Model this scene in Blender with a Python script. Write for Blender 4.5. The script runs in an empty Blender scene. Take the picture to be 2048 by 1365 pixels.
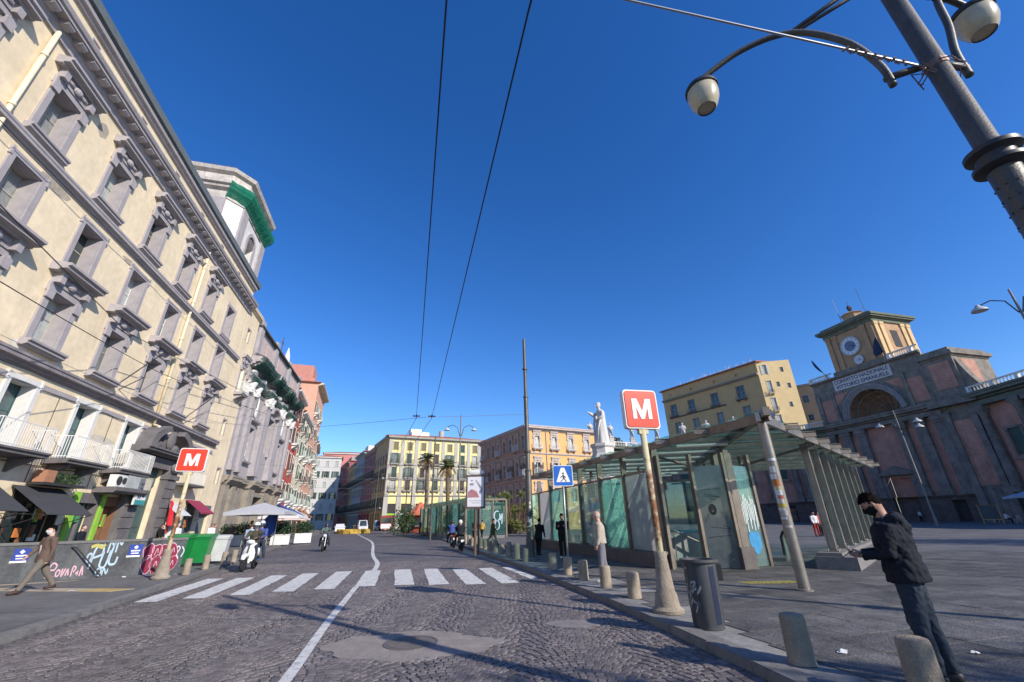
import bpy, bmesh, math, random
from mathutils import Vector, Matrix, noise
R = math.radians
random.seed(7)
SC = bpy.context.scene
COL = SC.collection

# ---------------------------------------------------------------- camera
EYE = 1.65
cam_d = bpy.data.cameras.new('camera'); cam = bpy.data.objects.new('camera', cam_d); COL.objects.link(cam)
cam_d.sensor_width = 36.0; cam_d.lens = 829.0 / 2048 * 36; cam_d.clip_start = 0.05; cam_d.clip_end = 3000
zc = Vector((-39, 1922, -829)).normalized(); fw = Vector((0, 0, -1))
yc = (fw - zc * fw.dot(zc)).normalized(); xc = yc.cross(zc)
rot = Matrix((xc, yc, zc))                       # camera axes to world axes
cam.matrix_world = Matrix.Translation((0, 0, EYE)) @ rot.to_4x4()
SC.camera = cam

# ---------------------------------------------------------------- world, sun, exposure
SUN_AZ, SUN_EL = R(129.0), R(29.5)
W = bpy.data.worlds.new('World'); SC.world = W; W.use_nodes = True
wn = W.node_tree.nodes; wl = W.node_tree.links; wn.clear()
sky = wn.new('ShaderNodeTexSky'); sky.sky_type = 'NISHITA'; sky.sun_disc = False
sky.sun_elevation = SUN_EL; sky.sun_rotation = SUN_AZ; sky.air_density = 1.0; sky.dust_density = 0.2; sky.ozone_density = 4.5; sky.altitude = 60
bg = wn.new('ShaderNodeBackground'); bg.inputs[1].default_value = 0.105
wo = wn.new('ShaderNodeOutputWorld'); hs = wn.new('ShaderNodeHueSaturation'); hs.inputs['Hue'].default_value = 0.512; hs.inputs['Saturation'].default_value = 1.26; hs.inputs['Value'].default_value = 1.54
wl.new(sky.outputs[0], hs.inputs['Color']); wl.new(hs.outputs[0], bg.inputs[0]); wl.new(bg.outputs[0], wo.inputs[0])
sun_d = bpy.data.lights.new('sun', 'SUN'); sun_d.energy = 4.6; sun_d.angle = R(0.53); sun_d.color = (1.0, 0.93, 0.82)
sun = bpy.data.objects.new('sun', sun_d); COL.objects.link(sun)
to_sun = Vector((math.sin(SUN_AZ) * math.cos(SUN_EL), math.cos(SUN_AZ) * math.cos(SUN_EL), math.sin(SUN_EL)))
sun.rotation_euler = to_sun.to_track_quat('Z', 'Y').to_euler(); sun.location = (40, -30, 60)
SC.view_settings.view_transform = 'Standard'; SC.view_settings.look = 'None'
SC.view_settings.exposure = 0.26; SC.view_settings.gamma = 1.0
SC.cycles.max_bounces = 6; SC.cycles.transparent_max_bounces = 24

# ---------------------------------------------------------------- object helpers
def tag(o, label=None, cat=None, group=None, kind=None):
    if label: o['label'] = label
    if cat: o['category'] = cat
    if group: o['group'] = group
    if kind: o['kind'] = kind
    return o
def link(name, data, parent=None, loc=(0, 0, 0), rz=0.0, rot=None, scale=None):
    o = bpy.data.objects.new(name, data); COL.objects.link(o)
    o.parent = parent; o.location = loc
    o.rotation_euler = rot if rot else (0, 0, rz)
    if scale: o.scale = scale
    return o
def thing(name, label, cat, loc=(0, 0, 0), rz=0.0, group=None):
    return tag(link(name, None, None, loc, rz), label, cat, group)
def copy_tree(o, loc=None, rz=None, label=None, group=None, parent=None):
    c = o.copy(); COL.objects.link(c); c.parent = parent
    if loc is not None: c.location = loc
    if rz is not None: c.rotation_euler = (0, 0, rz)
    if label: c['label'] = label
    if group: c['group'] = group
    for ch in list(o.children): copy_tree(ch, parent=c)
    return c

BAKE = bpy.data.scenes.new('workbench_scene')
def eval_mesh(o):
    """evaluate an unlinked object's modifiers in a scene of its own and return the resulting mesh"""
    BAKE.collection.objects.link(o)
    with bpy.context.temp_override(scene=BAKE, view_layer=BAKE.view_layers[0]):
        dg = bpy.context.evaluated_depsgraph_get(); dg.update(); me = bpy.data.meshes.new_from_object(o.evaluated_get(dg))
    bpy.data.objects.remove(o); return me

class MB:
    """collects shapes into one mesh"""
    def __init__(s): s.v = []; s.f = []; s.m = []; s.i = 0; s.c = None
    def add(s, vs, fs):
        b = len(s.v); s.v.extend(vs); s.f.extend([tuple(b + k for k in q) for q in fs]); s.m.extend([s.i] * len(fs)); return s
    def bx(s, x0, x1, y0, y1, z0, z1):
        return s.add([(x0, y0, z0), (x1, y0, z0), (x1, y1, z0), (x0, y1, z0), (x0, y0, z1), (x1, y0, z1), (x1, y1, z1), (x0, y1, z1)],
                     [(3, 2, 1, 0), (4, 5, 6, 7), (0, 1, 5, 4), (1, 2, 6, 5), (2, 3, 7, 6), (3, 0, 4, 7)])
    def box(s, c, d, rz=0.0, M=None):
        a, b, h = d[0] / 2, d[1] / 2, d[2] / 2
        m = M or (Matrix.Translation(c) @ Matrix.Rotation(rz, 4, 'Z'))
        vs = [tuple(m @ Vector((x * a, y * b, z * h))) for z in (-1, 1) for x, y in ((-1, -1), (1, -1), (1, 1), (-1, 1))]
        return s.add(vs, [(3, 2, 1, 0), (4, 5, 6, 7), (0, 1, 5, 4), (1, 2, 6, 5), (2, 3, 7, 6), (3, 0, 4, 7)])
    def bar(s, a, b, w, h=None):
        a, b = Vector(a), Vector(b); h = h or w; d = b - a; L = d.length
        if L < 1e-6: return s
        m = Matrix.Translation((a + b) / 2) @ d.to_track_quat('X', 'Z').to_matrix().to_4x4()
        return s.box(None, (L, w, h), M=m)
    def prism(s, poly, z0, z1):
        n = len(poly); vs = [(x, y, z0) for x, y in poly] + [(x, y, z1) for x, y in poly]
        fs = [tuple(range(n - 1, -1, -1)), tuple(range(n, 2 * n))] + [(k, (k + 1) % n, n + (k + 1) % n, n + k) for k in range(n)]
        return s.add(vs, fs)
    def prof(s, pts, x0, x1):
        """profile of (y,z) points extruded along x"""
        n = len(pts); vs = [(x0, y, z) for y, z in pts] + [(x1, y, z) for y, z in pts]
        fs = [tuple(range(n)), tuple(range(2 * n - 1, n - 1, -1))] + [(k, n + k, n + (k + 1) % n, (k + 1) % n) for k in range(n)]
        return s.add(vs, fs)
    def tube(s, pts, r, n=8, cap=True, sq=1.0):
        pts = [Vector(p) for p in pts]; k = len(pts); rs = r if isinstance(r, (list, tuple)) else [r] * k
        vs = []; up = Vector((0, 0, 1)); prev = None
        for i, p in enumerate(pts):
            t = (pts[min(i + 1, k - 1)] - pts[max(i - 1, 0)]).normalized()
            if prev is None:
                a = t.cross(up)
                if a.length < 0.05: a = t.cross(Vector((0, 1, 0)))
            else:
                a = prev - t * prev.dot(t)
            a.normalize(); prev = a; b = t.cross(a)
            ra, rb = rs[i] if isinstance(rs[i], tuple) else (rs[i], rs[i] * sq)
            for j in range(n):
                th = 2 * math.pi * j / n; vs.append(tuple(p + a * (ra * math.cos(th)) + b * (rb * math.sin(th))))
        fs = [(i * n + j, i * n + (j + 1) % n, (i + 1) * n + (j + 1) % n, (i + 1) * n + j) for i in range(k - 1) for j in range(n)]
        if cap: fs += [tuple(range(n - 1, -1, -1)), tuple(range((k - 1) * n, k * n))]
        return s.add(vs, fs)
    def lathe(s, prof, n=16, c=(0, 0, 0), cap=True, M=None):
        vs = []
        for r, z in prof:
            for j in range(n):
                th = 2 * math.pi * j / n; q = Vector((r * math.cos(th), r * math.sin(th), z))
                q = (M @ q) if M else q + Vector(c); vs.append(tuple(q))
        k = len(prof)
        fs = [(i * n + j, i * n + (j + 1) % n, (i + 1) * n + (j + 1) % n, (i + 1) * n + j) for i in range(k - 1) for j in range(n)]
        if cap: fs += [tuple(range(n - 1, -1, -1)), tuple(range((k - 1) * n, k * n))]
        return s.add(vs, fs)
    def ball(s, c, r, n=12, m=8, M=None):
        rx, ry, rz = r if isinstance(r, tuple) else (r, r, r); vs = []
        for i in range(m + 1):
            ph = math.pi * i / m
            for j in range(n):
                th = 2 * math.pi * j / n
                q = Vector((rx * math.sin(ph) * math.cos(th), ry * math.sin(ph) * math.sin(th), rz * math.cos(ph)))
                if M: q = M @ q
                vs.append(tuple(q + Vector(c)))
        return s.add(vs, [(i * n + j, (i + 1) * n + j, (i + 1) * n + (j + 1) % n, i * n + (j + 1) % n) for i in range(m) for j in range(n)])
    def quad(s, *p): return s.add([tuple(q) for q in p], [tuple(range(len(p)))])
    def mesh(s, name, mats, smooth=False, autosmooth=None):
        me = bpy.data.meshes.new(name); me.from_pydata(s.v, [], s.f)
        for m in (mats if isinstance(mats, (list, tuple)) else [mats]): me.materials.append(m)
        if s.i or any(s.m): me.polygons.foreach_set('material_index', s.m)
        if smooth: me.polygons.foreach_set('use_smooth', [True] * len(s.f))
        me.update()
        if autosmooth: me.set_sharp_from_angle(angle=R(autosmooth))
        return me
    def build(s, name, mats, parent=None, loc=(0, 0, 0), rz=0.0, smooth=False, autosmooth=None, **k):
        if autosmooth: smooth = True
        return link(name, s.mesh(name, mats, smooth, autosmooth), parent, loc, rz, **k)

# ---------------------------------------------------------------- materials
MATS = {}
def nm(t, n, **k):
    x = t.nodes.new(n)
    for a, b in k.items(): setattr(x, a, b)
    return x
def mat(name, col, rough=0.75, var=0.18, scale=2.5, bump=0.0, bscale=30.0, metal=0.0, streak=0.0, stain=None, spec=0.35, coat=0.0, vcol=False, emit=None, world=False):
    if name in MATS: return MATS[name]
    m = bpy.data.materials.new(name); m.use_nodes = True; t = m.node_tree; L = t.links
    b = t.nodes['Principled BSDF']; b.inputs['Roughness'].default_value = rough; b.inputs['Metallic'].default_value = metal
    b.inputs['Specular IOR Level'].default_value = spec; b.inputs['Coat Weight'].default_value = coat
    tc = nm(t, 'ShaderNodeTexCoord')
    if world:   # one continuous pattern over many separate pieces
        geo = nm(t, 'ShaderNodeNewGeometry'); rr_ = nm(t, 'NodeReroute'); L.new(geo.outputs['Position'], rr_.inputs[0])
        class _W: outputs = {'Object': rr_.outputs[0]}
        tc = _W
    base = nm(t, 'ShaderNodeRGB'); base.outputs[0].default_value = (*col, 1); cur = base.outputs[0]
    if vcol:
        at = nm(t, 'ShaderNodeAttribute', attribute_name='tone'); mm = nm(t, 'ShaderNodeMix', data_type='RGBA', blend_type='MULTIPLY'); mm.inputs[0].default_value = 1
        L.new(cur, mm.inputs[6]); L.new(at.outputs['Color'], mm.inputs[7]); cur = mm.outputs[2]
    def mul(src, lo, hi, cur, fr=(0.3, 0.7)):
        mr = nm(t, 'ShaderNodeMapRange'); mr.inputs[1].default_value = fr[0]; mr.inputs[2].default_value = fr[1]; mr.inputs[3].default_value = lo; mr.inputs[4].default_value = hi
        L.new(src, mr.inputs[0]); mm = nm(t, 'ShaderNodeMix', data_type='RGBA', blend_type='MULTIPLY'); mm.inputs[0].default_value = 1
        L.new(cur, mm.inputs[6]); L.new(mr.outputs[0], mm.inputs[7]); return mm.outputs[2]
    if var:
        n1 = nm(t, 'ShaderNodeTexNoise'); n1.inputs['Scale'].default_value = scale; n1.inputs['Detail'].default_value = 8; n1.inputs['Roughness'].default_value = 0.65
        L.new(tc.outputs['Object'], n1.inputs['Vector']); cur = mul(n1.outputs[0], 1 - var, 1 + var * 0.6, cur)
        n3 = nm(t, 'ShaderNodeTexNoise'); n3.inputs['Scale'].default_value = scale * 9; n3.inputs['Detail'].default_value = 6
        L.new(tc.outputs['Object'], n3.inputs['Vector']); cur = mul(n3.outputs[0], 1 - var * 0.5, 1 + var * 0.4, cur)
    if streak:
        mp = nm(t, 'ShaderNodeMapping'); mp.inputs['Scale'].default_value = (2.2, 2.2, 0.16); L.new(tc.outputs['Object'], mp.inputs[0])
        n2 = nm(t, 'ShaderNodeTexNoise'); n2.inputs['Scale'].default_value = 1.0; n2.inputs['Detail'].default_value = 7; n2.inputs['Roughness'].default_value = 0.7
        L.new(mp.outputs[0], n2.inputs['Vector'])
        mr = nm(t, 'ShaderNodeMapRange'); mr.inputs[1].default_value = 0.5; mr.inputs[2].default_value = 0.72; mr.inputs[4].default_value = streak
        L.new(n2.outputs[0], mr.inputs[0]); mm = nm(t, 'ShaderNodeMix', data_type='RGBA'); L.new(mr.outputs[0], mm.inputs[0]); L.new(cur, mm.inputs[6])
        sc = stain or tuple(c * 0.45 for c in col); mm.inputs[7].default_value = (*sc, 1); cur = mm.outputs[2]
    L.new(cur, b.inputs['Base Color'])
    if bump:
        nb = nm(t, 'ShaderNodeTexNoise'); nb.inputs['Scale'].default_value = bscale; nb.inputs['Detail'].default_value = 6; L.new(tc.outputs['Object'], nb.inputs['Vector'])
        bp = nm(t, 'ShaderNodeBump'); bp.inputs['Strength'].default_value = bump; bp.inputs['Distance'].default_value = 0.02
        L.new(nb.outputs[0], bp.inputs['Height']); L.new(bp.outputs[0], b.inputs['Normal'])
    if emit:
        b.inputs['Emission Color'].default_value = (*col, 1); b.inputs['Emission Strength'].default_value = emit
    MATS[name] = m; return m
def glass_mat(name, tint, refl=0.12, frost=0.0, frost_col=(0.5, 0.55, 0.55), scratch=0.0):
    m = bpy.data.materials.new(name); m.use_nodes = True; t = m.node_tree; L = t.links; t.nodes.clear()
    out = nm(t, 'ShaderNodeOutputMaterial'); tr = nm(t, 'ShaderNodeBsdfTransparent'); tr.inputs[0].default_value = (*tint, 1)
    gl = nm(t, 'ShaderNodeBsdfGlossy'); gl.inputs['Roughness'].default_value = 0.03; gl.inputs['Color'].default_value = (0.9, 1, 0.97, 1)
    lw = nm(t, 'ShaderNodeLayerWeight'); lw.inputs[0].default_value = 0.28
    mr = nm(t, 'ShaderNodeMapRange'); mr.inputs[3].default_value = refl * 0.6; mr.inputs[4].default_value = min(1, refl * 4.5); L.new(lw.outputs['Fresnel'], mr.inputs[0])
    mx = nm(t, 'ShaderNodeMixShader'); L.new(mr.outputs[0], mx.inputs[0]); L.new(tr.outputs[0], mx.inputs[1]); L.new(gl.outputs[0], mx.inputs[2]); cur = mx.outputs[0]
    if frost or scratch:
        tc = nm(t, 'ShaderNodeTexCoord'); n = nm(t, 'ShaderNodeTexNoise'); n.inputs['Scale'].default_value = 1.6; n.inputs['Detail'].default_value = 9; n.inputs['Roughness'].default_value = 0.75
        L.new(tc.outputs['Object'], n.inputs['Vector']); m2 = nm(t, 'ShaderNodeMapRange'); m2.inputs[1].default_value = 0.35; m2.inputs[2].default_value = 0.7
        m2.inputs[3].default_value = frost; m2.inputs[4].default_value = min(1.0, frost + scratch); L.new(n.outputs[0], m2.inputs[0])
        df = nm(t, 'ShaderNodeBsdfDiffuse'); df.inputs[0].default_value = (*frost_col, 1); tl = nm(t, 'ShaderNodeBsdfTranslucent'); tl.inputs[0].default_value = (*frost_col, 1)
        ad = nm(t, 'ShaderNodeMixShader'); ad.inputs[0].default_value = 0.68; L.new(df.outputs[0], ad.inputs[1]); L.new(tl.outputs[0], ad.inputs[2])
        m3 = nm(t, 'ShaderNodeMixShader'); L.new(m2.outputs[0], m3.inputs[0]); L.new(cur, m3.inputs[1]); L.new(ad.outputs[0], m3.inputs[2]); cur = m3.outputs[0]
    L.new(cur, out.inputs[0]); MATS[name] = m; return m
def net_mat(name, col, cover=0.75):
    m = bpy.data.materials.new(name); m.use_nodes = True; t = m.node_tree; L = t.links; t.nodes.clear()
    out = nm(t, 'ShaderNodeOutputMaterial'); tr = nm(t, 'ShaderNodeBsdfTransparent'); df = nm(t, 'ShaderNodeBsdfDiffuse'); df.inputs[0].default_value = (*col, 1)
    tl = nm(t, 'ShaderNodeBsdfTranslucent'); tl.inputs[0].default_value = (*col, 1); a = nm(t, 'ShaderNodeMixShader'); a.inputs[0].default_value = 0.4
    L.new(df.outputs[0], a.inputs[1]); L.new(tl.outputs[0], a.inputs[2])
    tc = nm(t, 'ShaderNodeTexCoord'); n = nm(t, 'ShaderNodeTexNoise'); n.inputs['Scale'].default_value = 2.2; n.inputs['Detail'].default_value = 7; L.new(tc.outputs['Object'], n.inputs['Vector'])
    mr = nm(t, 'ShaderNodeMapRange'); mr.inputs[1].default_value = 0.3; mr.inputs[2].default_value = 0.7; mr.inputs[3].default_value = cover - 0.2; mr.inputs[4].default_value = min(1, cover + 0.2); L.new(n.outputs[0], mr.inputs[0])
    mx = nm(t, 'ShaderNodeMixShader'); L.new(mr.outputs[0], mx.inputs[0]); L.new(tr.outputs[0], mx.inputs[1]); L.new(a.outputs[0], mx.inputs[2]); L.new(mx.outputs[0], out.inputs[0])
    MATS[name] = m; return m
def leaf_mat(name, col, var=0.5):
    m = bpy.data.materials.new(name); m.use_nodes = True; t = m.node_tree; L = t.links; b = t.nodes['Principled BSDF']; b.inputs['Roughness'].default_value = 0.5
    tc = nm(t, 'ShaderNodeTexCoord'); n = nm(t, 'ShaderNodeTexNoise'); n.inputs['Scale'].default_value = 3.0; L.new(tc.outputs['Object'], n.inputs['Vector'])
    cr = nm(t, 'ShaderNodeMix', data_type='RGBA'); L.new(n.outputs[0], cr.inputs[0])
    cr.inputs[6].default_value = (*[c * (1 - var) for c in col], 1); cr.inputs[7].default_value = (*[min(1, c * (1 + var)) for c in col], 1)
    L.new(cr.outputs[2], b.inputs['Base Color']); b.inputs['Transmission Weight'].default_value = 0.0
    b.inputs['Subsurface Weight'].default_value = 0.0
    MATS[name] = m; return m

# palette
basalt = mat('basalt', (0.158, 0.137, 0.13), 0.6, 0.3, 5, 0.6, 60, vcol=True, spec=0.5, world=True)
road_m = mat('road_bed', (0.055, 0.048, 0.05), 0.85, 0.35, 3, 0.6, 40)
cream = mat('cream_plaster', (0.79, 0.65, 0.445), 0.85, 0.17, 0.35, 0.15, 12, streak=0.3, stain=(0.50, 0.41, 0.29))
lilac = mat('lilac_stone', (0.385, 0.35, 0.355), 0.8, 0.16, 1.5, 0.15, 20, streak=0.22, stain=(0.22, 0.2, 0.22))
darkstone = mat('piperno', (0.165, 0.15, 0.15), 0.85, 0.3, 1.5, 0.35, 18, streak=0.3, stain=(0.08, 0.075, 0.075))
brownstone = mat('brown_tuff', (0.30, 0.26, 0.21), 0.88, 0.32, 1.2, 0.5, 14, streak=0.4, stain=(0.14, 0.12, 0.1))
white_stone = mat('white_marble', (0.72, 0.70, 0.66), 0.7, 0.12, 2, 0.1, 30, streak=0.25, stain=(0.4, 0.38, 0.35))
white_paint = mat('white_paint', (0.72, 0.71, 0.68), 0.6, 0.1, 2, streak=0.15, stain=(0.45, 0.43, 0.4))
slate = mat('slate_edge', (0.13, 0.15, 0.155), 0.7, 0.2, 2)
dark_glass = mat('window_glass', (0.035, 0.05, 0.055), 0.06, 0.3, 0.4, spec=0.9)
blind = mat('window_blind', (0.42, 0.44, 0.42), 0.45, 0.25, 1.5, spec=0.5)
wood_frame = mat('window_wood', (0.45, 0.41, 0.33), 0.6, 0.2, 3)
dark_metal = mat('dark_metal', (0.04, 0.038, 0.037), 0.45, 0.25, 4, spec=0.5)
# ================================================================ ground, road, pavements
def lerp_poly(poly, y):
    for (x0, y0), (x1, y1) in zip(poly, poly[1:]):
        if y0 <= y <= y1: return x0 + (x1 - x0) * (y - y0) / (y1 - y0)
    (x0, y0), (x1, y1) = (poly[0], poly[1]) if y < poly[0][1] else (poly[-2], poly[-1])
    return x0 + (x1 - x0) * (y - y0) / (y1 - y0)
KR = [(5.4, -40), (3.7, -4), (2.95, 3.5), (2.64, 5.89), (2.01, 9.47), (0.61, 15.48), (0.07, 17.76), (-3.15, 29.63), (-9.0, 50.5), (-18.5, 80), (-29, 104), (-57, 158), (-112, 264)]
KL = [(-2.5, -40), (-6.6, 0), (-7.5, 5), (-8.1, 7.8), (-9.0, 10.4), (-12.3, 19.4), (-14.4, 25.2), (-22.6, 46), (-33, 76), (-41.5, 100), (-71, 160), (-126, 270)]
YS = sorted(set([p[1] for p in KR] + [p[1] for p in KL] + [k * 4.0 for k in range(-8, 45)]))
kr = lambda y: lerp_poly(KR, y)
kl = lambda y: lerp_poly(KL, y)

b = MB(); b.quad((-900, -400, -0.03), (900, -400, -0.03), (900, 1500, -0.03), (-900, 1500, -0.03))
tag(b.build('ground', mat('far_ground', (0.16, 0.15, 0.14), 0.9, 0.2, 0.2)), kind='structure')

def paving_mat(name, col, sx, sy, mortar, rough=0.8, bump=0.6, var=0.25, offs=0.5, msize=0.03):
    """slab or sett pattern for the part of a surface too far away to pick its pieces apart"""
    m = bpy.data.materials.new(name); m.use_nodes = True; t = m.node_tree; L = t.links; bs = t.nodes['Principled BSDF']; bs.inputs['Roughness'].default_value = rough
    tc = nm(t, 'ShaderNodeTexCoord'); mp = nm(t, 'ShaderNodeMapping'); mp.inputs['Rotation'].default_value = (0, 0, R(-15)); mp.inputs['Scale'].default_value = (1, 1, 1)
    L.new(tc.outputs['Object'], mp.inputs[0])
    br = nm(t, 'ShaderNodeTexBrick'); br.inputs['Scale'].default_value = 1.0; br.inputs['Brick Width'].default_value = sx; br.inputs['Row Height'].default_value = sy
    br.inputs['Mortar Size'].default_value = msize * min(sx, sy); br.inputs['Color1'].default_value = (*[c * (1 - var) for c in col], 1); br.inputs['Color2'].default_value = (*[c * (1 + var) for c in col], 1)
    br.inputs['Mortar'].default_value = (*mortar, 1); br.offset = offs
    L.new(mp.outputs[0], br.inputs['Vector'])
    n = nm(t, 'ShaderNodeTexNoise'); n.inputs['Scale'].default_value = 0.35; n.inputs['Detail'].default_value = 9; L.new(tc.outputs['Object'], n.inputs['Vector'])
    mr = nm(t, 'ShaderNodeMapRange'); mr.inputs[1].default_value = 0.3; mr.inputs[2].default_value = 0.7; mr.inputs[3].default_value = 0.75; mr.inputs[4].default_value = 1.2; L.new(n.outputs[0], mr.inputs[0])
    n2 = nm(t, 'ShaderNodeTexNoise'); n2.inputs['Scale'].default_value = 14; n2.inputs['Detail'].default_value = 8; n2.inputs['Roughness'].default_value = 0.7; L.new(tc.outputs['Object'], n2.inputs['Vector'])
    mr2 = nm(t, 'ShaderNodeMapRange'); mr2.inputs[1].default_value = 0.3; mr2.inputs[2].default_value = 0.7; mr2.inputs[3].default_value = 0.78; mr2.inputs[4].default_value = 1.25; L.new(n2.outputs[0], mr2.inputs[0])
    mm = nm(t, 'ShaderNodeMix', data_type='RGBA', blend_type='MULTIPLY'); mm.inputs[0].default_value = 1; L.new(br.outputs[0], mm.inputs[6]); L.new(mr.outputs[0], mm.inputs[7])
    m3 = nm(t, 'ShaderNodeMix', data_type='RGBA', blend_type='MULTIPLY'); m3.inputs[0].default_value = 1; L.new(mm.outputs[2], m3.inputs[6]); L.new(mr2.outputs[0], m3.inputs[7])
    L.new(m3.outputs[2], bs.inputs['Base Color'])
    ad = nm(t, 'ShaderNodeMath', operation='MULTIPLY_ADD'); ad.inputs[1].default_value = -1.0; L.new(br.outputs['Fac'], ad.inputs[0]); L.new(n2.outputs[0], ad.inputs[2])
    bp = nm(t, 'ShaderNodeBump'); bp.inputs['Strength'].default_value = bump; bp.inputs['Distance'].default_value = 0.02; L.new(ad.outputs[0], bp.inputs['Height']); L.new(bp.outputs[0], bs.inputs['Normal'])
    MATS[name] = m; return m
sett_far = paving_mat('sett_paving', (0.158, 0.138, 0.131), 0.16, 0.12, (0.05, 0.045, 0.045), 0.66, 0.7, 0.3, msize=0.12)
slab_far = paving_mat('slab_paving', (0.125, 0.119, 0.116), 1.2, 0.6, (0.07, 0.065, 0.06), 0.75, 0.5, 0.16)
asph = mat('asphalt_pavement', (0.155, 0.15, 0.147), 0.88, 0.3, 0.7, 0.5, 60)

COB_Y0, COB_Y1 = 4.6, 21.0
b = MB()
for y0, y1 in zip(YS, YS[1:]):
    b.i = 1 if (y0 >= 4.0 and y1 <= 24.0) else 0
    b.quad((kl(y0) - 0.05, y0, 0.0), (kr(y0) + 0.05, y0, 0.0), (kr(y1) + 0.05, y1, 0.0), (kl(y1) - 0.05, y1, 0.0))
ROAD = tag(b.build('road', [sett_far, sett_far]), kind='structure')

# setts: basalt blocks laid in shallow fans; the ones nearest the viewer are pieces of their own
def sett_mesh(seed):
    r = random.Random(seed); w = MB(); h = 0.010
    j = lambda a: a * r.uniform(0.86, 1.0)
    lo = [(-0.5 * j(1), -0.5 * j(1)), (0.5 * j(1), -0.5 * j(1)), (0.5 * j(1), 0.5 * j(1)), (-0.5 * j(1), 0.5 * j(1))]
    v = [(x, y, -0.004) for x, y in lo] + [(x * 0.97, y * 0.97, 0.0075) for x, y in lo] + [(x * 0.84, y * 0.84, 0.0112 + r.uniform(-.001, .0012)) for x, y in lo]
    return v, [(0, 1, 5, 4), (1, 2, 6, 5), (2, 3, 7, 6), (3, 0, 4, 7), (4, 5, 9, 8), (5, 6, 10, 9), (6, 7, 11, 10), (7, 4, 8, 11), (8, 9, 10, 11)]
SETTS = [sett_mesh(k) for k in range(10)]
setts = []
rnd = random.Random(3)
def in_patch(x, y):
    return ((x + 1.62) / 1.28) ** 2 + ((y - 7.32) / 0.74) ** 2 < 1.0 + 0.25 * noise.noise(Vector((x * 2, y * 2, 0))) or \
           ((x - 0.97) / 0.46) ** 2 + ((y - 8.38) / 0.22) ** 2 < 1.0
FAN = 1.5
yy = COB_Y0 - 0.6
while yy < COB_Y1:
    x = -14.0 + rnd.uniform(0, .1)
    while x < 3.2:
        w = rnd.uniform(0.085, 0.12); xm = x + w / 2
        ph = (xm / FAN) % 1.0; arc = 0.42 * (1 - (2 * ph - 1) ** 2); slope = math.atan(-0.42 * 4 * (2 * ph - 1) / FAN)
        y = yy + arc + rnd.uniform(-.008, .008)
        if y > COB_Y0 - .2 and kl(y) + 0.25 < xm < kr(y) - 0.42 and not in_patch(xm, y):
            setts.append((xm, y, w * 0.94, 0.098, slope + rnd.uniform(-.06, .06), rnd.uniform(-.0025, .003), rnd.randrange(10), rnd.uniform(0.72, 1.28) * (1 + .22 * noise.noise(Vector((xm * .5, y * .5, 0))))))
        x += w
    yy += 0.107
# a strip of longer setts runs along the right kerb
for row in range(3):
    y = 4.0
    while y < COB_Y1:
        l = rnd.uniform(.16, .24); setts.append((kr(y) - 0.07 - row * .13, y, 0.12, l * .95, 0.09 if y < 9.4 else 0.23, rnd.uniform(-.002, .003), rnd.randrange(10), rnd.uniform(.75, 1.3))); y += l
def in_frame(x, y, mg=0.0):
    c = rot.transposed().inverted() if False else None
    d = Vector((x, y, -EYE)); q = Vector((rot.col[0].dot(d), rot.col[1].dot(d), rot.col[2].dot(d)))
    if q.z > -0.1: return False
    u, v = 829 * q.x / -q.z, 829 * q.y / -q.z
    return abs(u) < 1024 - mg and -682 + mg < v < 682
near = sorted([s for s in setts if in_frame(s[0], s[1], 6)], key=lambda s: s[0] ** 2 + s[1] ** 2)[:300]
nearset = set(id(s) for s in near)
def tone_attr(me, tones):
    a = me.attributes.new('tone', 'FLOAT_COLOR', 'FACE')
    a.data.foreach_set('color', [c for t in tones for c in t])
b = MB(); tones = []
for s in setts:
    if id(s) in nearset: continue
    x, y, w, l, a, dz, k, tn = s; ca, sa = math.cos(a), math.sin(a); v, f = SETTS[k]
    b.add([(x + ca * px * w - sa * py * l, y + sa * px * w + ca * py * l, pz + dz) for px, py, pz in v], f)
    tt = (tn * rnd.uniform(.97, 1.06), tn, tn * rnd.uniform(.97, 1.05), 1); tones += [tt] * len(f)
o = b.build('setts', basalt, ROAD); tone_attr(o.data, tones); o['kind'] = 'stuff'
sett_me = []
for k in range(10):
    w = MB(); w.add(*SETTS[k]); me = w.mesh('sett', basalt); tn = 0.7 + 0.06 * k; tone_attr(me, [(tn, tn * .98, tn, 1)] * 9); sett_me.append(me)
for s in near:
    x, y, w, l, a, dz, k, tn = s
    link('sett', sett_me[k], ROAD, (x, y, dz), a, scale=(w, l, 1))

# cement patches and manhole cover in the road
cem = mat('cement_patch', (0.30, 0.26, 0.235), 0.9, 0.25, 3, 0.7, 70)
def blob(cx, cy, rx, ry, z, n=40, amp=.12, sd=0):
    pts = []
    for k in range(n):
        th = 2 * math.pi * k / n; q = 1 + amp * noise.noise(Vector((math.cos(th) * 1.7 + sd, math.sin(th) * 1.7, sd)))+ amp*.5*noise.noise(Vector((math.cos(th) * 6 + sd, math.sin(th) * 6, sd)))
        pts.append((cx + rx * q * math.cos(th), cy + ry * q * math.sin(th)))
    w = MB(); w.prism(pts, 0.001, z); return w
blob(-1.62, 7.32, 1.30, 0.76, 0.013, amp=.3, sd=2).build('cement_patch', cem, ROAD)
blob(0.97, 8.38, 0.5, 0.26, 0.015, sd=5).build('cement_patch', mat('cement_patch_grey', (0.24, 0.215, 0.21), .9, .2, 4, .6, 60), ROAD)
mh = thing('manhole_cover', 'round ribbed iron manhole cover in cement patch on the road', 'manhole', (-1.58, 7.36, 0.013))
iron = mat('cast_iron', (0.19, 0.165, 0.15), 0.55, 0.3, 8, 0.4, 80, metal=.3)
w = MB(); w.lathe([(0.40, 0), (0.40, .008), (.36, .009), (.36, .003), (0, .003)], 40, cap=False); w.build('rim', iron, mh)
w = MB()
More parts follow.
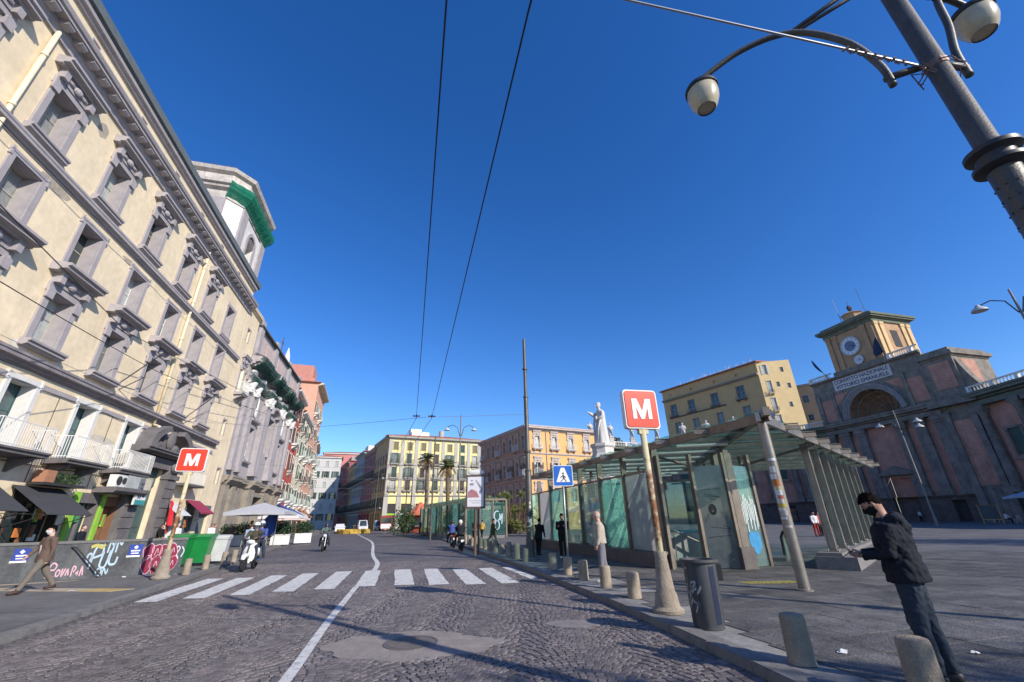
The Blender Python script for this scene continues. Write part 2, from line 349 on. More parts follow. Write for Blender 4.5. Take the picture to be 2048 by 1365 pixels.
for k in range(-6, 7):
    yq = k * .05; hx = math.sqrt(max(0, .335 ** 2 - yq ** 2)); w.bx(-hx, hx, yq - .014, yq + .014, .003, .012)
w.build('ribs', iron, mh, rz=R(80))

# painted markings
wpaint = mat('road_paint', (0.64, 0.63, 0.60), 0.75, 0.25, 9, 0.5, 60)
def chip(m):
    """worn spots where the stone shows through the paint"""
    t = m.node_tree; L = t.links; b_ = t.nodes['Principled BSDF']; src = b_.inputs['Base Color'].links[0].from_socket; tc = nm(t, 'ShaderNodeTexCoord'); n = nm(t, 'ShaderNodeTexNoise'); n.inputs['Scale'].default_value = 5; n.inputs['Detail'].default_value = 10; n.inputs['Roughness'].default_value = .8; L.new(tc.outputs['Object'], n.inputs['Vector'])
    mr = nm(t, 'ShaderNodeMapRange'); mr.inputs[1].default_value = .53; mr.inputs[2].default_value = .62; mr.inputs[4].default_value = .75; L.new(n.outputs[0], mr.inputs[0]); mx = nm(t, 'ShaderNodeMix', data_type='RGBA'); L.new(mr.outputs[0], mx.inputs[0]); L.new(src, mx.inputs[6]); mx.inputs[7].default_value = (.2, .18, .18, 1); L.new(mx.outputs[2], b_.inputs['Base Color'])
chip(wpaint)
STR = [[(-9.13, 11.42), (-8.6, 11.45), (-9.86, 15.9), (-10.42, 15.93)], [(-8.26, 11.83), (-7.72, 11.85), (-8.9, 16.04), (-9.48, 15.99)], [(-7.36, 12.22), (-6.84, 12.24), (-8.03, 16.55), (-8.6, 16.55)],
       [(-6.5, 12.68), (-5.93, 12.66), (-7.14, 17.0), (-7.68, 16.9)], [(-5.52, 12.95), (-4.97, 12.97), (-6.09, 17.41), (-6.63, 17.34)], [(-4.56, 13.38), (-3.98, 13.36), (-5.05, 17.5), (-5.59, 17.43)],
       [(-3.47, 13.46), (-2.9, 13.48), (-4.0, 17.72), (-4.55, 17.59)], [(-2.45, 13.35), (-1.91, 13.45), (-2.98, 17.7), (-3.49, 17.67)], [(-1.42, 13.3), (-0.87, 13.36), (-1.91, 17.5), (-2.4, 17.4)],
       [(-0.42, 13.35), (0.07, 13.5), (-0.93, 17.61), (-1.43, 17.53)], [(0.42, 14.2), (0.66, 14.4), (-0.27, 17.67), (-0.55, 17.71)]]
def paint_quad(w, q, n=10):
    """a painted bar with slightly worn, uneven ends; it drapes over the setts"""
    (ax, ay), (bx_, by), (cx, cy), (dx, dy) = q; rows = []
    for k in range(n + 1):
        t = k / n; e = 0.03 * noise.noise(Vector((ax * 3, k * 0.9, 1))); e2 = 0.03 * noise.noise(Vector((bx_ * 3, k * 0.9, 5)))
        rows.append(((ax + (dx - ax) * t + e, ay + (dy - ay) * t, .0165), (bx_ + (cx - bx_) * t + e2, by + (cy - by) * t, .0165)))
    vs = [p for r_ in rows for p in r_]
    w.add(vs, [(2 * k, 2 * k + 1, 2 * k + 3, 2 * k + 2) for k in range(n)])
for q in STR:
    w = MB(); paint_quad(w, q); w.build('crossing_stripe', wpaint, ROAD)
def ribbon(pts, wd, z=.0165):
    w = MB(); vs = []
    for i, p in enumerate(pts):
        a = Vector(pts[max(i - 1, 0)]); c = Vector(pts[min(i + 1, len(pts) - 1)]); t = (c - a).normalized(); n_ = Vector((-t.y, t.x)) * wd / 2
        vs += [(p[0] + n_.x, p[1] + n_.y, z), (p[0] - n_.x, p[1] - n_.y, z)]
    w.add(vs, [(2 * k + 1, 2 * k + 3, 2 * k + 2, 2 * k) for k in range(len(pts) - 1)]); return w
def smooth_path(pts, n=6):
    out = []
    P_ = [Vector(p) for p in pts]
    for i in range(len(P_) - 1):
        p0, p1, p2, p3 = P_[max(i - 1, 0)], P_[i], P_[i + 1], P_[min(i + 2, len(P_) - 1)]
        for k in range(n):
            t = k / n; out.append(tuple(0.5 * ((2 * p1) + (p2 - p0) * t + (2 * p0 - 5 * p1 + 4 * p2 - p3) * t * t + (3 * p1 - p0 - 3 * p2 + p3) * t ** 3)))
    out.append(tuple(P_[-1])); return out
ribbon(smooth_path([(-1.9, 2.5), (-2.66, 5.85), (-3.5, 9.14), (-4.5, 13.36)]), 0.14).build('centre_line', wpaint, ROAD)
ribbon(smooth_path([(-5.3, 17.5), (-6.1, 20.5), (-8.04, 26), (-13.2, 42), (-19.5, 58), (-26.6, 76)]), 0.19).build('centre_line', wpaint, ROAD)
for (x, y, l) in ((-9.6, 37, 3.2), (-5.8, 40, 4), (-10.5, 57, 4), (-13, 37, 3)):
    w = MB(); w.box((x, y, .017), (l, .5, .002), R(4)); w.build('worn_paint_bar', mat('worn_road_paint', (.27, .24, .23), .8, .3, 3), ROAD)

# right plaza and kerb
b = MB()
for y0, y1 in zip(YS, YS[1:]):
    b.quad((kr(y0) + .26, y0, 0.105), (320, y0, .105), (320, y1, .105), (kr(y1) + .26, y1, .105))
PLAZA = tag(b.build('plaza_pavement', slab_far), kind='structure')
slab_m = mat('plaza_slab', (0.125, 0.119, 0.116), 0.72, 0.5, 1.6, 1.0, 38, vcol=True, world=True)
slabs = []; E1 = Vector((-0.259, 0.966)); E2 = Vector((0.966, 0.259)); rnd = random.Random(11)
v = -2.0; row = 0
while v < 32:
    wv = rnd.choice((0.55, 0.6, 0.7)); pz = 3.0 + rnd.uniform(0, 1.0)
    while pz < 27:
        l = rnd.uniform(0.85, 1.5); c = E1 * (v + wv / 2) + E2 * (pz + l / 2)
        cs = [E1 * (v + dv) + E2 * (pz + dp) for dv, dp in ((0, 0), (wv, 0), (wv, l), (0, l))]
        if all(q.x > kr(q.y) + .30 for q in cs) and c.length < 27: slabs.append((c.x, c.y, l - .017, wv - .017, rnd.uniform(-.002, .003), min(1.3, max(.72, rnd.uniform(.8, 1.22) * (1 + .3 * noise.noise(Vector((c.x * .25, c.y * .25, 4)))))) ))
        pz += l
    v += wv
near = sorted([s for s in slabs if in_frame(s[0], s[1])], key=lambda s: s[0] ** 2 + s[1] ** 2)[:300]; ns = set(id(s) for s in near)
b = MB()
for k in range(58):
    y0, y1 = -2 + k * .5, -1.5 + k * .5; xr = lambda y: math.sqrt(max(0, 26.2 ** 2 - y * y))
    if xr(y1) > kr(y1) + 1: b.quad((kr(y0) + .285, y0, .112), (xr(y0), y0, .112), (xr(y1), y1, .112), (kr(y1) + .285, y1, .112))
b.build('joint_mortar', mat('joint_mortar', (.27, .26, .245), .9, .35, 1.2, .3, 40), PLAZA)
slab_me = []
for k in range(6):
    w = MB(); w.bx(-.5, .5, -.5, .5, -.02, 0.0); me = w.mesh('slab', slab_m); tn = .76 + .09 * k; tone_attr(me, [(tn, tn, tn * .98, 1)] * 6); slab_me.append(me)
for s in near: link('slab', slab_me[max(0, min(5, int((s[5] - .76) / .08)))], PLAZA, (s[0], s[1], .12 + s[4]), R(15), scale=(s[2], s[3], 1))
b = MB(); tones = []
for s in slabs:
    if id(s) in ns: continue
    b.box((s[0], s[1], .11 + s[4]), (s[2], s[3], .02), R(15)); tones += [(s[5], s[5], s[5], 1)] * 6
o = b.build('slabs', slab_m, PLAZA); tone_attr(o.data, tones); o['kind'] = 'stuff'
# the kerbs, stone by stone
kerb_m = mat('kerb_stone', (0.21, 0.20, 0.19), 0.75, 0.28, 4, 0.5, 40)
def kerb(fn, y0, y1, side, parent, h=.125, w=.28):
    y = y0; rr = random.Random(5)
    while y < y1:
        l = rr.uniform(.85, 1.25) * (1 if y < 40 else 3); yb = min(y + l, y1 + l); xa, xb = fn(y), fn(yb - .012)
        k = MB(); s = side; t = 0.012
        pts = [(xa, y), (xa + s * w, y), (xb + s * w, yb - .012), (xb, yb - .012)]
        if s < 0: pts = pts[::-1]
        k.prism(pts, -0.01, h - t)
        ins = [(xa + s * t, y + .004), (xa + s * w, y + .004), (xb + s * w, yb - .016), (xb + s * t, yb - .016)]
        if s < 0: ins = ins[::-1]
        k.prism(ins, h - t, h + rr.uniform(-.003, .003)); k.build('kerb_stone', kerb_m, parent); y = yb
kerb(kr, -3, 70, 1, PLAZA)
# left pavement
b = MB(); FX = lambda y: -25.2 - 0.268 * (y - 31.77) - 14
for y0, y1 in zip(YS, YS[1:]):
    b.quad((FX(y0) - 30, y0, .105), (kl(y0) - .2, y0, .105), (kl(y1) - .2, y1, .105), (FX(y1) - 30, y1, .105))
LPAVE = tag(b.build('left_pavement', asph), kind='structure')
kerb(kl, 0, 78, -1, LPAVE, .11, .25)
beige = mat('beige_paving_strip', (0.44, 0.36, 0.26), .8, .2, 3, .3, 40)
w = MB(); w.prism([(-10.75, 12.55), (-10.45, 13.0), (-17.5, 14.2), (-17.6, 13.65)], .106, .112); w.build('paving_strip', beige, LPAVE)
w = MB(); w.prism([(-15.0, 14.75), (-14.2, 15.3), (-19.0, 13.1), (-19.4, 12.5)], .106, .112); w.build('paving_strip', beige, LPAVE)
w = MB(); w.prism([(-10.75, 12.55), (-10.45, 13.0), (-11.6, 13.2), (-11.8, 12.72)], .1125, .115); w.build('tactile_paving', mat('tactile_yellow', (.5, .36, .14), .8, .3, 4), LPAVE)
# ================================================================ buildings: shared kit
def wall_grid(mb, x0, x1, z0, z1, holes, depth=.3, y=0.0):
    xs = sorted(set([x0, x1] + [h[0] for h in holes] + [h[1] for h in holes])); zs = sorted(set([z0, z1] + [h[2] for h in holes] + [h[3] for h in holes]))
    xs = [x for x in xs if x0 <= x <= x1]; zs = [z for z in zs if z0 <= z <= z1]
    for za, zb in zip(zs, zs[1:]):
        run = None
        for xa, xb in zip(xs, xs[1:]):
            cx, cz = (xa + xb) / 2, (za + zb) / 2
            solid = not any(h[0] < cx < h[1] and h[2] < cz < h[3] for h in holes)
            if solid and run is None: run = xa
            if not solid and run is not None: mb.quad((run, y, za), (xa, y, za), (xa, y, zb), (run, y, zb)); run = None
        if run is not None: mb.quad((run, y, za), (xs[-1], y, za), (xs[-1], y, zb), (run, y, zb))
    for a, c, e, g_ in holes:
        d = y + depth
        mb.quad((a, y, e), (a, d, e), (a, d, g_), (a, y, g_)); mb.quad((c, d, e), (c, y, e), (c, y, g_), (c, d, g_))
        mb.quad((a, d, g_), (c, d, g_), (c, y, g_), (a, y, g_)); mb.quad((a, y, e), (c, y, e), (c, d, e), (a, d, e))
        mb.quad((a, d + .06, e), (c, d + .06, e), (c, d + .06, g_), (a, d + .06, g_))

def win_proto(w, h, depth=.3, band=.2, proud=.07, stone=lilac, sashm=wood_frame, pane=dark_glass, hood=0, hoodw=.35, sill=0, shut=None, shut_open=True, balcony=None, rail=white_paint, slabm=None, bars=1, sashdiv=1):
    """a window facing -y: returns its surround mesh and (name, mesh) sub-parts"""
    m = MB(); a = w / 2
    if band:
        m.bx(-a - band, -a, -proud, depth * .0 + .002, -band * .3, h + band); m.bx(a, a + band, -proud, .002, -band * .3, h + band); m.bx(-a, a, -proud, .002, h, h + band)
        m.bx(-a - band - .05, -a - band + .06, -proud - .03, -.001, h - .1, h + band + .04); m.bx(a + band - .06, a + band + .05, -proud - .03, -.001, h - .1, h + band + .04)
    else:
        m.bx(-a - .04, a + .04, -.03, .002, -.06, .0)
    if depth > .5:   # splayed stone reveals of a thick wall
        q = .015; m.bx(-a, -a + .05, .002, depth - .02, q, h); m.bx(a - .05, a, .002, depth - .02, q, h); m.bx(-a + .05, a - .05, .002, depth - .02, h - .05, h); m.bx(-a + .05, a - .05, .002, depth - .02, -.02, q + .03)
    subs = []
    s = MB(); t = .06; d0, d1 = depth - .09, depth - .03
    s.bx(-a, -a + t, d0, d1, 0, h); s.bx(a - t, a, d0, d1, 0, h); s.bx(-a + t, a - t, d0, d1, h - t, h); s.bx(-a + t, a - t, d0, d1, 0, t * 1.4)
    for k in range(bars):
        x = -a + w * (k + 1) / (bars + 1); s.bx(x - .035, x + .035, d0 + .004, d1 + .002, t * 1.4, h - t)
    for k in range(sashdiv):
        z = h * (k + 1) / (sashdiv + 1) + h * .08; s.bx(-a + t, a - t, d0 + .008, d1 + .003, z - .025, z + .025)
    subs.append(('sash', s.mesh('sash', sashm)))
    g_ = MB(); g_.bx(-a + .01, a - .01, d1 - .025, d1 - .012, .01, h - .01); subs.append(('pane', g_.mesh('pane', pane)))
    if sill:
        l = MB(); e = a + band + .12
        l.prof([(-.0, -band * .3), (-sill, -band * .3), (-sill, -band * .3 - .1), (-sill * .8, -band * .3 - .14), (-sill * .8, -band * .3 - .24), (-sill * .45, -band * .3 - .32), (0, -band * .3 - .32)][::-1], -e, e)
        subs.append(('sill', l.mesh('sill', stone)))
    if hood:
        l = MB(); e = a + band + hoodw; zb = h + band
        l.bx(-a - band, a + band, -proud - .05, -.001, zb + .002, zb + .5)
        l.prof([(0, zb + .5), (-hood * .45, zb + .5), (-hood * .5, zb + .58), (-hood * .85, zb + .62), (-hood * .85, zb + .74), (-hood, zb + .78), (-hood, zb + .9), (0, zb + .95)][::-1], -e, e)
        for sx in (-1, 1):
            l.bx(sx * (a + band * .5) - .14, sx * (a + band * .5) + .14, -hood * .5, -.05, zb + .03, zb + .5); l.bx(sx * (a + band * .6) - .2, sx * (a + band * .6) + .2, -proud - .09, -proud, h - .45, h + .02)
        l.ball((0, -proud - .1, zb + .26), (.26, .12, .2), 10, 6); l.ball((-.42, -proud - .08, zb + .28), (.22, .08, .1), 8, 5); l.ball((.42, -proud - .08, zb + .28), (.22, .08, .1), 8, 5)
        subs.append(('hood', l.mesh('hood', stone)))
    if shut:
        for sx in (-1, 1):
            l = MB(); sw = w * .5 - .02
            if shut_open: x0, x1 = (sx * (a + .04), sx * (a + .04 + sw)); y0 = -.07 - proud
            else: x0, x1 = (sx * .01, sx * (a - .01)); y0 = .04
            x0, x1 = min(x0, x1), max(x0, x1)
            l.bx(x0, x0 + .06, y0, y0 + .045, .02, h - .02); l.bx(x1 - .06, x1, y0, y0 + .045, .02, h - .02)
            for z in (.02, h * .5, h - .1): l.bx(x0 + .06, x1 - .06, y0, y0 + .045, z, z + .08)
            n = max(6, int(h / .14))
            for k in range(n):
                z = .08 + (h - .18) * k / n; l.add([(x0 + .06, y0 + .005, z), (x1 - .06, y0 + .005, z), (x1 - .06, y0 + .04, z + .09), (x0 + .06, y0 + .04, z + .09)], [(0, 1, 2, 3)])
            subs.append(('shutter', l.mesh('shutter', shut)))
    if balcony:
        bw, bd = balcony; l = MB(); sm = slabm or stone
        l.prof([(0, -.02), (-bd, -.02), (-bd, -.1), (-bd + .08, -.16), (-bd + .08, -.24), (0, -.3)][::-1], -bw / 2, bw / 2)
        for sx in (-1, 1): l.prof([(0, -.3), (-bd * .8, -.3), (-bd * .75, -.42), (-bd * .3, -.62), (0, -.85)][::-1], sx * bw * .32 - .1, sx * bw * .32 + .1)
        subs.append(('balcony_slab', l.mesh('balcony_slab', sm)))
        l = MB(); H_ = 1.0; x = bw / 2 - .04; y = -bd + .05
        for z in (.06, H_): l.bx(-x, x, y - .015, y + .015, z - .015, z + .02); l.bx(-x - .012, -x + .012, y, -.02, z - .015, z + .02); l.bx(x - .012, x + .012, y, -.02, z - .015, z + .02)
        n = int(bw / .13)
        for k in range(n + 1): xx = -x + 2 * x * k / n; l.bx(xx - .011, xx + .011, y - .011, y + .011, -.02, H_)
        for k in range(1, max(2, int(bd / .15))): yy_ = y + (bd - .05) * k / int(bd / .13 + 1); [l.bx(sx * x - .011, sx * x + .011, yy_ - .011, yy_ + .011, -.02, H_) for sx in (-1, 1)]
        subs.append(('railing', l.mesh('railing', rail)))
    return m.mesh('window', stone), subs, (w, h, depth)

class Bldg:
    def __init__(s, name, label, cat, x, y, rz, group=None):
        s.o = thing(name, label, cat, (x, y, 0), rz, group)
    def front(s, W, H, items, wall, ox=0.0, oy=0.0, rz=0.0, z0=0.0, extra=(), depth=None, name='wall'):
        """items: (proto, x, z). Builds the wall with openings and hangs the windows."""
        holes = [(x - p[2][0] / 2, x + p[2][0] / 2, z, z + p[2][1]) for p, x, z in items] + list(extra)
        dp = depth or (items[0][0][2][2] if items else .3); m = MB(); wall_grid(m, 0, W, z0, H, holes, dp)
        m.build(name, wall, s.o, (ox, oy, 0), rz); ca, sa = math.cos(rz), math.sin(rz)
        for p, x, z in items:
            q = link('window', p[0], s.o, (ox + ca * x, oy + sa * x, z), rz)
            for n_, me in p[1]: link(n_, me, q)
    def part(s, name, mb, m, parent=None, **k): return mb.build(name, m, parent or s.o, **k)
    def shell(s, W, D, H, wall, roofm, over=.5, pitch=1.2):
        m = MB(); m.quad((0, D, 0), (0, 0, 0), (0, 0, H), (0, D, H)); m.quad((W, 0, 0), (W, D, 0), (W, D, H), (W, 0, H)); m.quad((W, D, 0), (0, D, 0), (0, D, H), (W, D, H)); s.part('side_wall', m, wall)
        r = MB(); o = over; t = .16; zc_ = H + pitch
        lo = [(-o, -o, H + t), (W + o, -o, H + t), (W + o, D + o, H + t), (-o, D + o, H + t)]; ins = min(W, D) * .45
        hi = [(ins, ins, zc_), (W - ins, ins, zc_), (W - ins, D - ins, zc_), (ins, D - ins, zc_)]
        bt = [(x, y, H) for x, y, z in lo]
        r.add(bt + lo + hi, [(3, 2, 1, 0), (0, 1, 5, 4), (1, 2, 6, 5), (2, 3, 7, 6), (3, 0, 4, 7), (4, 5, 9, 8), (5, 6, 10, 9), (6, 7, 11, 10), (7, 4, 8, 11), (8, 9, 10, 11)])
        return s.part('roof', r, roofm)

def cornice_prof(p, h):
    """(y,z) outline of a classical cornice projecting p, h tall, from z=0"""
    return [(0, 0), (-p * .15, 0), (-p * .2, h * .15), (-p * .45, h * .2), (-p * .5, h * .38), (-p * .9, h * .45), (-p * .9, h * .7), (-p, h * .78), (-p, h), (0, h)][::-1]
terracotta = mat('roof_tiles', (0.36, 0.13, 0.08), .85, .35, 1.2, .6, 20)
green_shut = mat('green_shutter', (0.055, 0.11, 0.085), .6, .3, 2)
brown_shut = mat('brown_shutter', (0.10, 0.06, 0.05), .6, .3, 2)
grey_shut = mat('grey_shutter', (0.30, 0.30, 0.28), .6, .2, 2)
olive_shut = mat('olive_shutter', (0.26, 0.22, 0.09), .6, .2, 2)

# ---------------------------------------------------------------- left palazzo (cream)
G0 = Vector((-25.2, 31.77)); DU = Vector((-0.2593, 0.9658)); AX = R(105.03)
def on_street(u, back=0.0): return G0 + DU * u + Vector((-DU.y, DU.x)) * back
p = on_street(-34)
PAL = Bldg('palazzo', 'cream palazzo with three rows of grey stone windows above shops, at the left', 'building', p.x, p.y, AX)
uu = lambda u: u + 34
panes = [dark_glass, blind, mat('half_drawn_blind', (.30, .31, .30), .3, .4, 1.2, spec=.5), mat('curtain_glass', (.16, .185, .19), .12, .4, 1.2, spec=.7)]
pA = [win_proto(1.42, 2.55, .62, .27, .10, hood=.62, sill=.36, pane=panes[k], bars=1) for k in (0, 1, 2, 3)]
pB = [win_proto(1.42, 2.6, .62, .26, .08, sill=.2, pane=panes[k], bars=1, sashm=m_) for k, m_ in ((0, wood_frame), (1, white_paint), (3, white_paint), (2, wood_frame))]
pA2 = [win_proto(1.45, 2.4, .62, .3, .10, hood=.78, sill=.42, pane=panes[k], bars=1) for k in (1, 3, 0, 1)]
teal = mat('teal_door_glass', (.045, .10, .11), .12, .3, .8, spec=.8)
pD = win_proto(1.4, 2.8, .55, .22, .08, stone=white_stone, sashm=mat('teal_paint', (.06, .13, .13), .5, .2, 3), pane=teal, balcony=(3.1, 1.05), rail=white_paint, slabm=darkstone, bars=1, sashdiv=1)
items = []; cols = [-32.3, -28.05, -23.8, -19.5, -15.23, -10.97, -6.7, -2.43]
for i, u in enumerate(cols):
    items.append((pA[(i * 3 + 1) % 4], uu(u), 17.2)); items.append((pB[i % 4], uu(u), 12.95)); items.append((pA2[i % 4], uu(u), 9.3))
    if u < -4: items.append((pD, uu(u), 4.75))
items += [(pB[2], uu(1.85), 17.25), (pB[1], uu(1.85), 13.4), (pA2[2], uu(1.85), 9.35)]
shops = [(-33, -30, 0.12, 3.3), (-28.8, -25.8, 0.12, 3.3), (-24.6, -21.8, .12, 3.3), (-20.8, -18, .12, 3.3), (-17, -14.2, .12, 3.3), (-13.3, -10.2, .12, 3.3), (-9.4, -7.4, .12, 3.4), (-6.9, -5.6, .12, 3.3), (-4.3, -1.7, .12, 5.4), (0.2, 2.2, .12, 3.3), (3.4, 5.2, .12, 3.3)]
PAL.front(39.7, 24.2, items, cream, extra=[(uu(a), uu(c), e, f_) for a, c, e, f_ in shops], depth=.62)
m = MB(); m.quad((0, 14, 0), (0, 0, 0), (0, 0, 24.2), (0, 14, 24.2)); m.quad((39.7, 0, 0), (39.7, 14, 0), (39.7, 14, 24.2), (39.7, 0, 24.2)); PAL.part('side_wall', m, cream)
m = MB(); m.prof([(-.34, 24.2), (-.34, 24.27), (-.46, 24.3), (-.46, 24.8), (-.4, 24.85), (14, 24.85), (14, 24.2)][::-1], -.2, 39.9); PAL.part('roof', m, slate)
m = MB(); m.prof([(.0, 23.8), (-.14, 23.82), (-.18, 23.95), (-.3, 23.99), (-.32, 24.19), (0, 24.19)][::-1], 0, 39.7); PAL.part('eaves_moulding', m, lilac)
m = MB(); m.prof([(y * 1.0, z) for y, z in [(0, 21.4), (-.12, 21.4), (-.14, 21.65), (-.2, 21.7), (-.2, 21.98), (-.62, 22.0), (-.62, 22.14), (-.7, 22.17), (-.76, 22.32), (-.76, 22.38), (0, 22.44)]][::-1], -.05, 39.75); CORN = PAL.part('cornice', m, lilac)
m = MB(); m.prof([(-.2, .0), (-.56, .0), (-.56, -.09), (-.48, -.18), (-.28, -.24), (-.2, -.24)][::-1], -.2, .2); bme = m.mesh('bracket', lilac)
for k in range(46): link('bracket', bme, CORN, (.45 + k * .86, 0, 21.998))
for zc_, nm_, pr in ((16.1, 'string_course', .3), (8.05, 'string_course', .42)):
    m = MB(); m.prof([(y, zc_ + z) for y, z in cornice_prof(pr, .5)], 0, 39.7); PAL.part(nm_, m, lilac if zc_ > 10 else mat('dark_course', (.27, .24, .25), .85, .25, 2, .3, 20, streak=.3))
m = MB(); m.prof([(0, 7.5), (-.06, 7.5), (-.06, 7.72), (0, 7.72)][::-1], 0, 39.7); PAL.part('fascia', m, lilac)
for u in (-36 + 4.2, -21.4, -4.75):
    m = MB(); m.tube([(uu(u), -.14, 21.6), (uu(u), -.14, 7.9)], .09, 10); m.tube([(uu(u) , -.14, 7.9), (uu(u) , -.5, 7.75), (uu(u) - .05, -.5, 7.45), (uu(u) - .05, -.12, 7.2), (uu(u) - .1, -.12, .2)], .085, 10)
    for z in (20, 17, 14, 11, 6, 3): m.lathe([(.1, z), (.115, z), (.115, z + .14), (.1, z + .14)], 10, (uu(u), -.14, 0))
    PAL.part('drainpipe', m, mat('pipe_cream', (.78, .68, .47), .6, .15, 2), smooth=True)
m = MB(); m.bx(-.3, .3, -.02, .1, 0, .62); m.i = 1; m.bx(-.22, .22, -.024, .1, .08, .54); ame = m.mesh('attic_vent', [lilac, mat('vent_dark', (.16, .11, .08), .8, .3, 4)])
for u in (-28.5, -24.1, -19.7, -15.3, -11.1, -7.0, -2.9, 1.4): link('attic_vent', ame, PAL.o, (uu(u), 0, 22.95))
# patched plaster, fixings and a cable run along the front
patch_m = [mat('plaster_patch', (.60, .53, .42), .9, .2, 2, streak=.3), mat('plaster_patch_pale', (.72, .66, .55), .9, .2, 2), mat('bare_plaster', (.42, .36, .29), .9, .3, 3)]
rp = random.Random(14)
for k in range(26):
    cu_, cz_ = rp.uniform(-24, 4.5), rp.choice((7.2, 6.2, 5.4, 8.9, 12.2, 16.0, 3.8, 20.6)) + rp.uniform(-.3, .3); rx_, rz_ = rp.uniform(.25, 1.1), rp.uniform(.12, .5); n_ = 18; sd_ = rp.uniform(0, 50); m = MB()
    pts = [(uu(cu_) + rx_ * (1 + .35 * noise.noise(Vector((math.cos(t_) * 2 + sd_, math.sin(t_) * 2, 0)))) * math.cos(t_), -.004 - .0002 * k, cz_ + rz_ * (1 + .35 * noise.noise(Vector((math.cos(t_) * 2 + sd_, math.sin(t_) * 2, 3)))) * math.sin(t_)) for t_ in [2 * math.pi * q / n_ for q in range(n_)]]
    m.add(pts, [tuple(range(n_))]); PAL.part('plaster_patch', m, patch_m[k % 3])
for z_, u0_, u1_ in ((7.9, -30, 5.5), (4.35, -30, -5.5), (15.95, -30, 5.5)):
    m = MB(); m.tube([(uu(u0_ + (u1_ - u0_) * q / 30), -.46 if z_ == 7.9 else -.34 if z_ > 10 else -.05, z_ - .06 * math.sin(q * 1.3) ** 2) for q in range(31)], .018, 5); PAL.part('wall_cable', m, dark_metal)
for u_ in (-17.4, -13.0, -8.8): m = MB(); m.tube([(uu(u_), -.03, 7.45), (uu(u_), -.03, 3.6)], .014, 5); PAL.part('wall_cable', m, dark_metal)
# flag poles and a lamp bracket
for u, z in ((-9.4, 9.2), (-1.0, 9.0)):
    m = MB(); m.tube([(uu(u), 0, z), (uu(u) - .2, -1.9, z + 2.1)], .03, 6); m.tube([(uu(u) + .3, 0, z - .2), (uu(u) + .1, -1.2, z + .6)], .025, 6); PAL.part('flag_pole', m, dark_metal)
# portal
m = MB(); cx = uu(-3.0)
for sx in (-1, 1):
    m.bx(cx + sx * 2.05 - .75, cx + sx * 2.05 + .75, -.55, .001, .1, .9); m.bx(cx + sx * 2.05 - .62, cx + sx * 2.05 + .62, -.45, .001, .9, 4.7)
    for k in range(6): m.bx(cx + sx * 2.05 - .66, cx + sx * 2.05 + .66, -.5, -.44, 1.0 + k * .62, 1.5 + k * .62)
    m.bx(cx + sx * 2.05 - .7, cx + sx * 2.05 + .7, -.6, .001, 4.7, 5.0); m.ball((cx + sx * 2.0, -.5, 5.5), (.55, .3, .4), 10, 6)
    m.bx(cx + sx * 2.05 - .62, cx + sx * 2.05 + .62, -.42, .001, 5.0, 5.95)
m.bx(cx - 1.43, cx + 1.43, -.38, .001, 5.3, 5.95); m.prof([(y, 5.95 + z) for y, z in cornice_prof(1.05, .45)], cx - 3.1, cx + 3.1)
PORT = PAL.part('portal', m, darkstone)
m = MB(); N = 14
for sx in (-1, 1):
    for k in range(N):
        a0, a1 = [math.pi * (.5 - sx * (.12 + .38 * q / N)) for q in (k, k + 1)]
        f_ = lambda a, r: (cx + 3.0 * r * math.cos(a), 6.4 + 1.65 * r * math.sin(a))
        (xa, za), (xb, zb), (xc_, zc2), (xd, zd) = f_(a0, 1), f_(a1, 1), f_(a1, .78), f_(a0, .78)
        vs = [(x, y, z) for y in (-.95, .0) for x, z in ((xa, za), (xb, zb), (xc_, zc2), (xd, zd))]
        m.add(vs, [(0, 1, 2, 3), (7, 6, 5, 4), (0, 4, 5, 1), (1, 5, 6, 2), (2, 6, 7, 3), (3, 7, 4, 0)])
m.bx(cx - .6, cx + .6, -.5, 0, 6.4, 7.5); m.ball((cx, -.6, 7.1), (.42, .25, .62), 12, 8); m.ball((cx - 1.2, -.4, 6.7), (.5, .25, .3), 10, 6); m.ball((cx + 1.2, -.4, 6.7), (.5, .25, .3), 10, 6)
PAL.part('pediment', m, darkstone, PORT)
greendoor = mat('green_portal_door', (.07, .12, .11), .55, .25, 2)
for sx in (-1, 1):
    m = MB(); x0 = cx + (-1.28 if sx < 0 else .02); m.bx(x0, x0 + 1.26, .28, .36, .13, 4.2)
    for k in range(3): m.bx(x0 + .15, x0 + 1.1, .25, .28, .4 + k * 1.25, 1.4 + k * 1.25)
    PAL.part('door_leaf', m, greendoor)
m = MB(); m.bx(cx - 1.28, cx + 1.28, .2, .4, 4.2, 5.38); PAL.part('transom', m, greendoor)
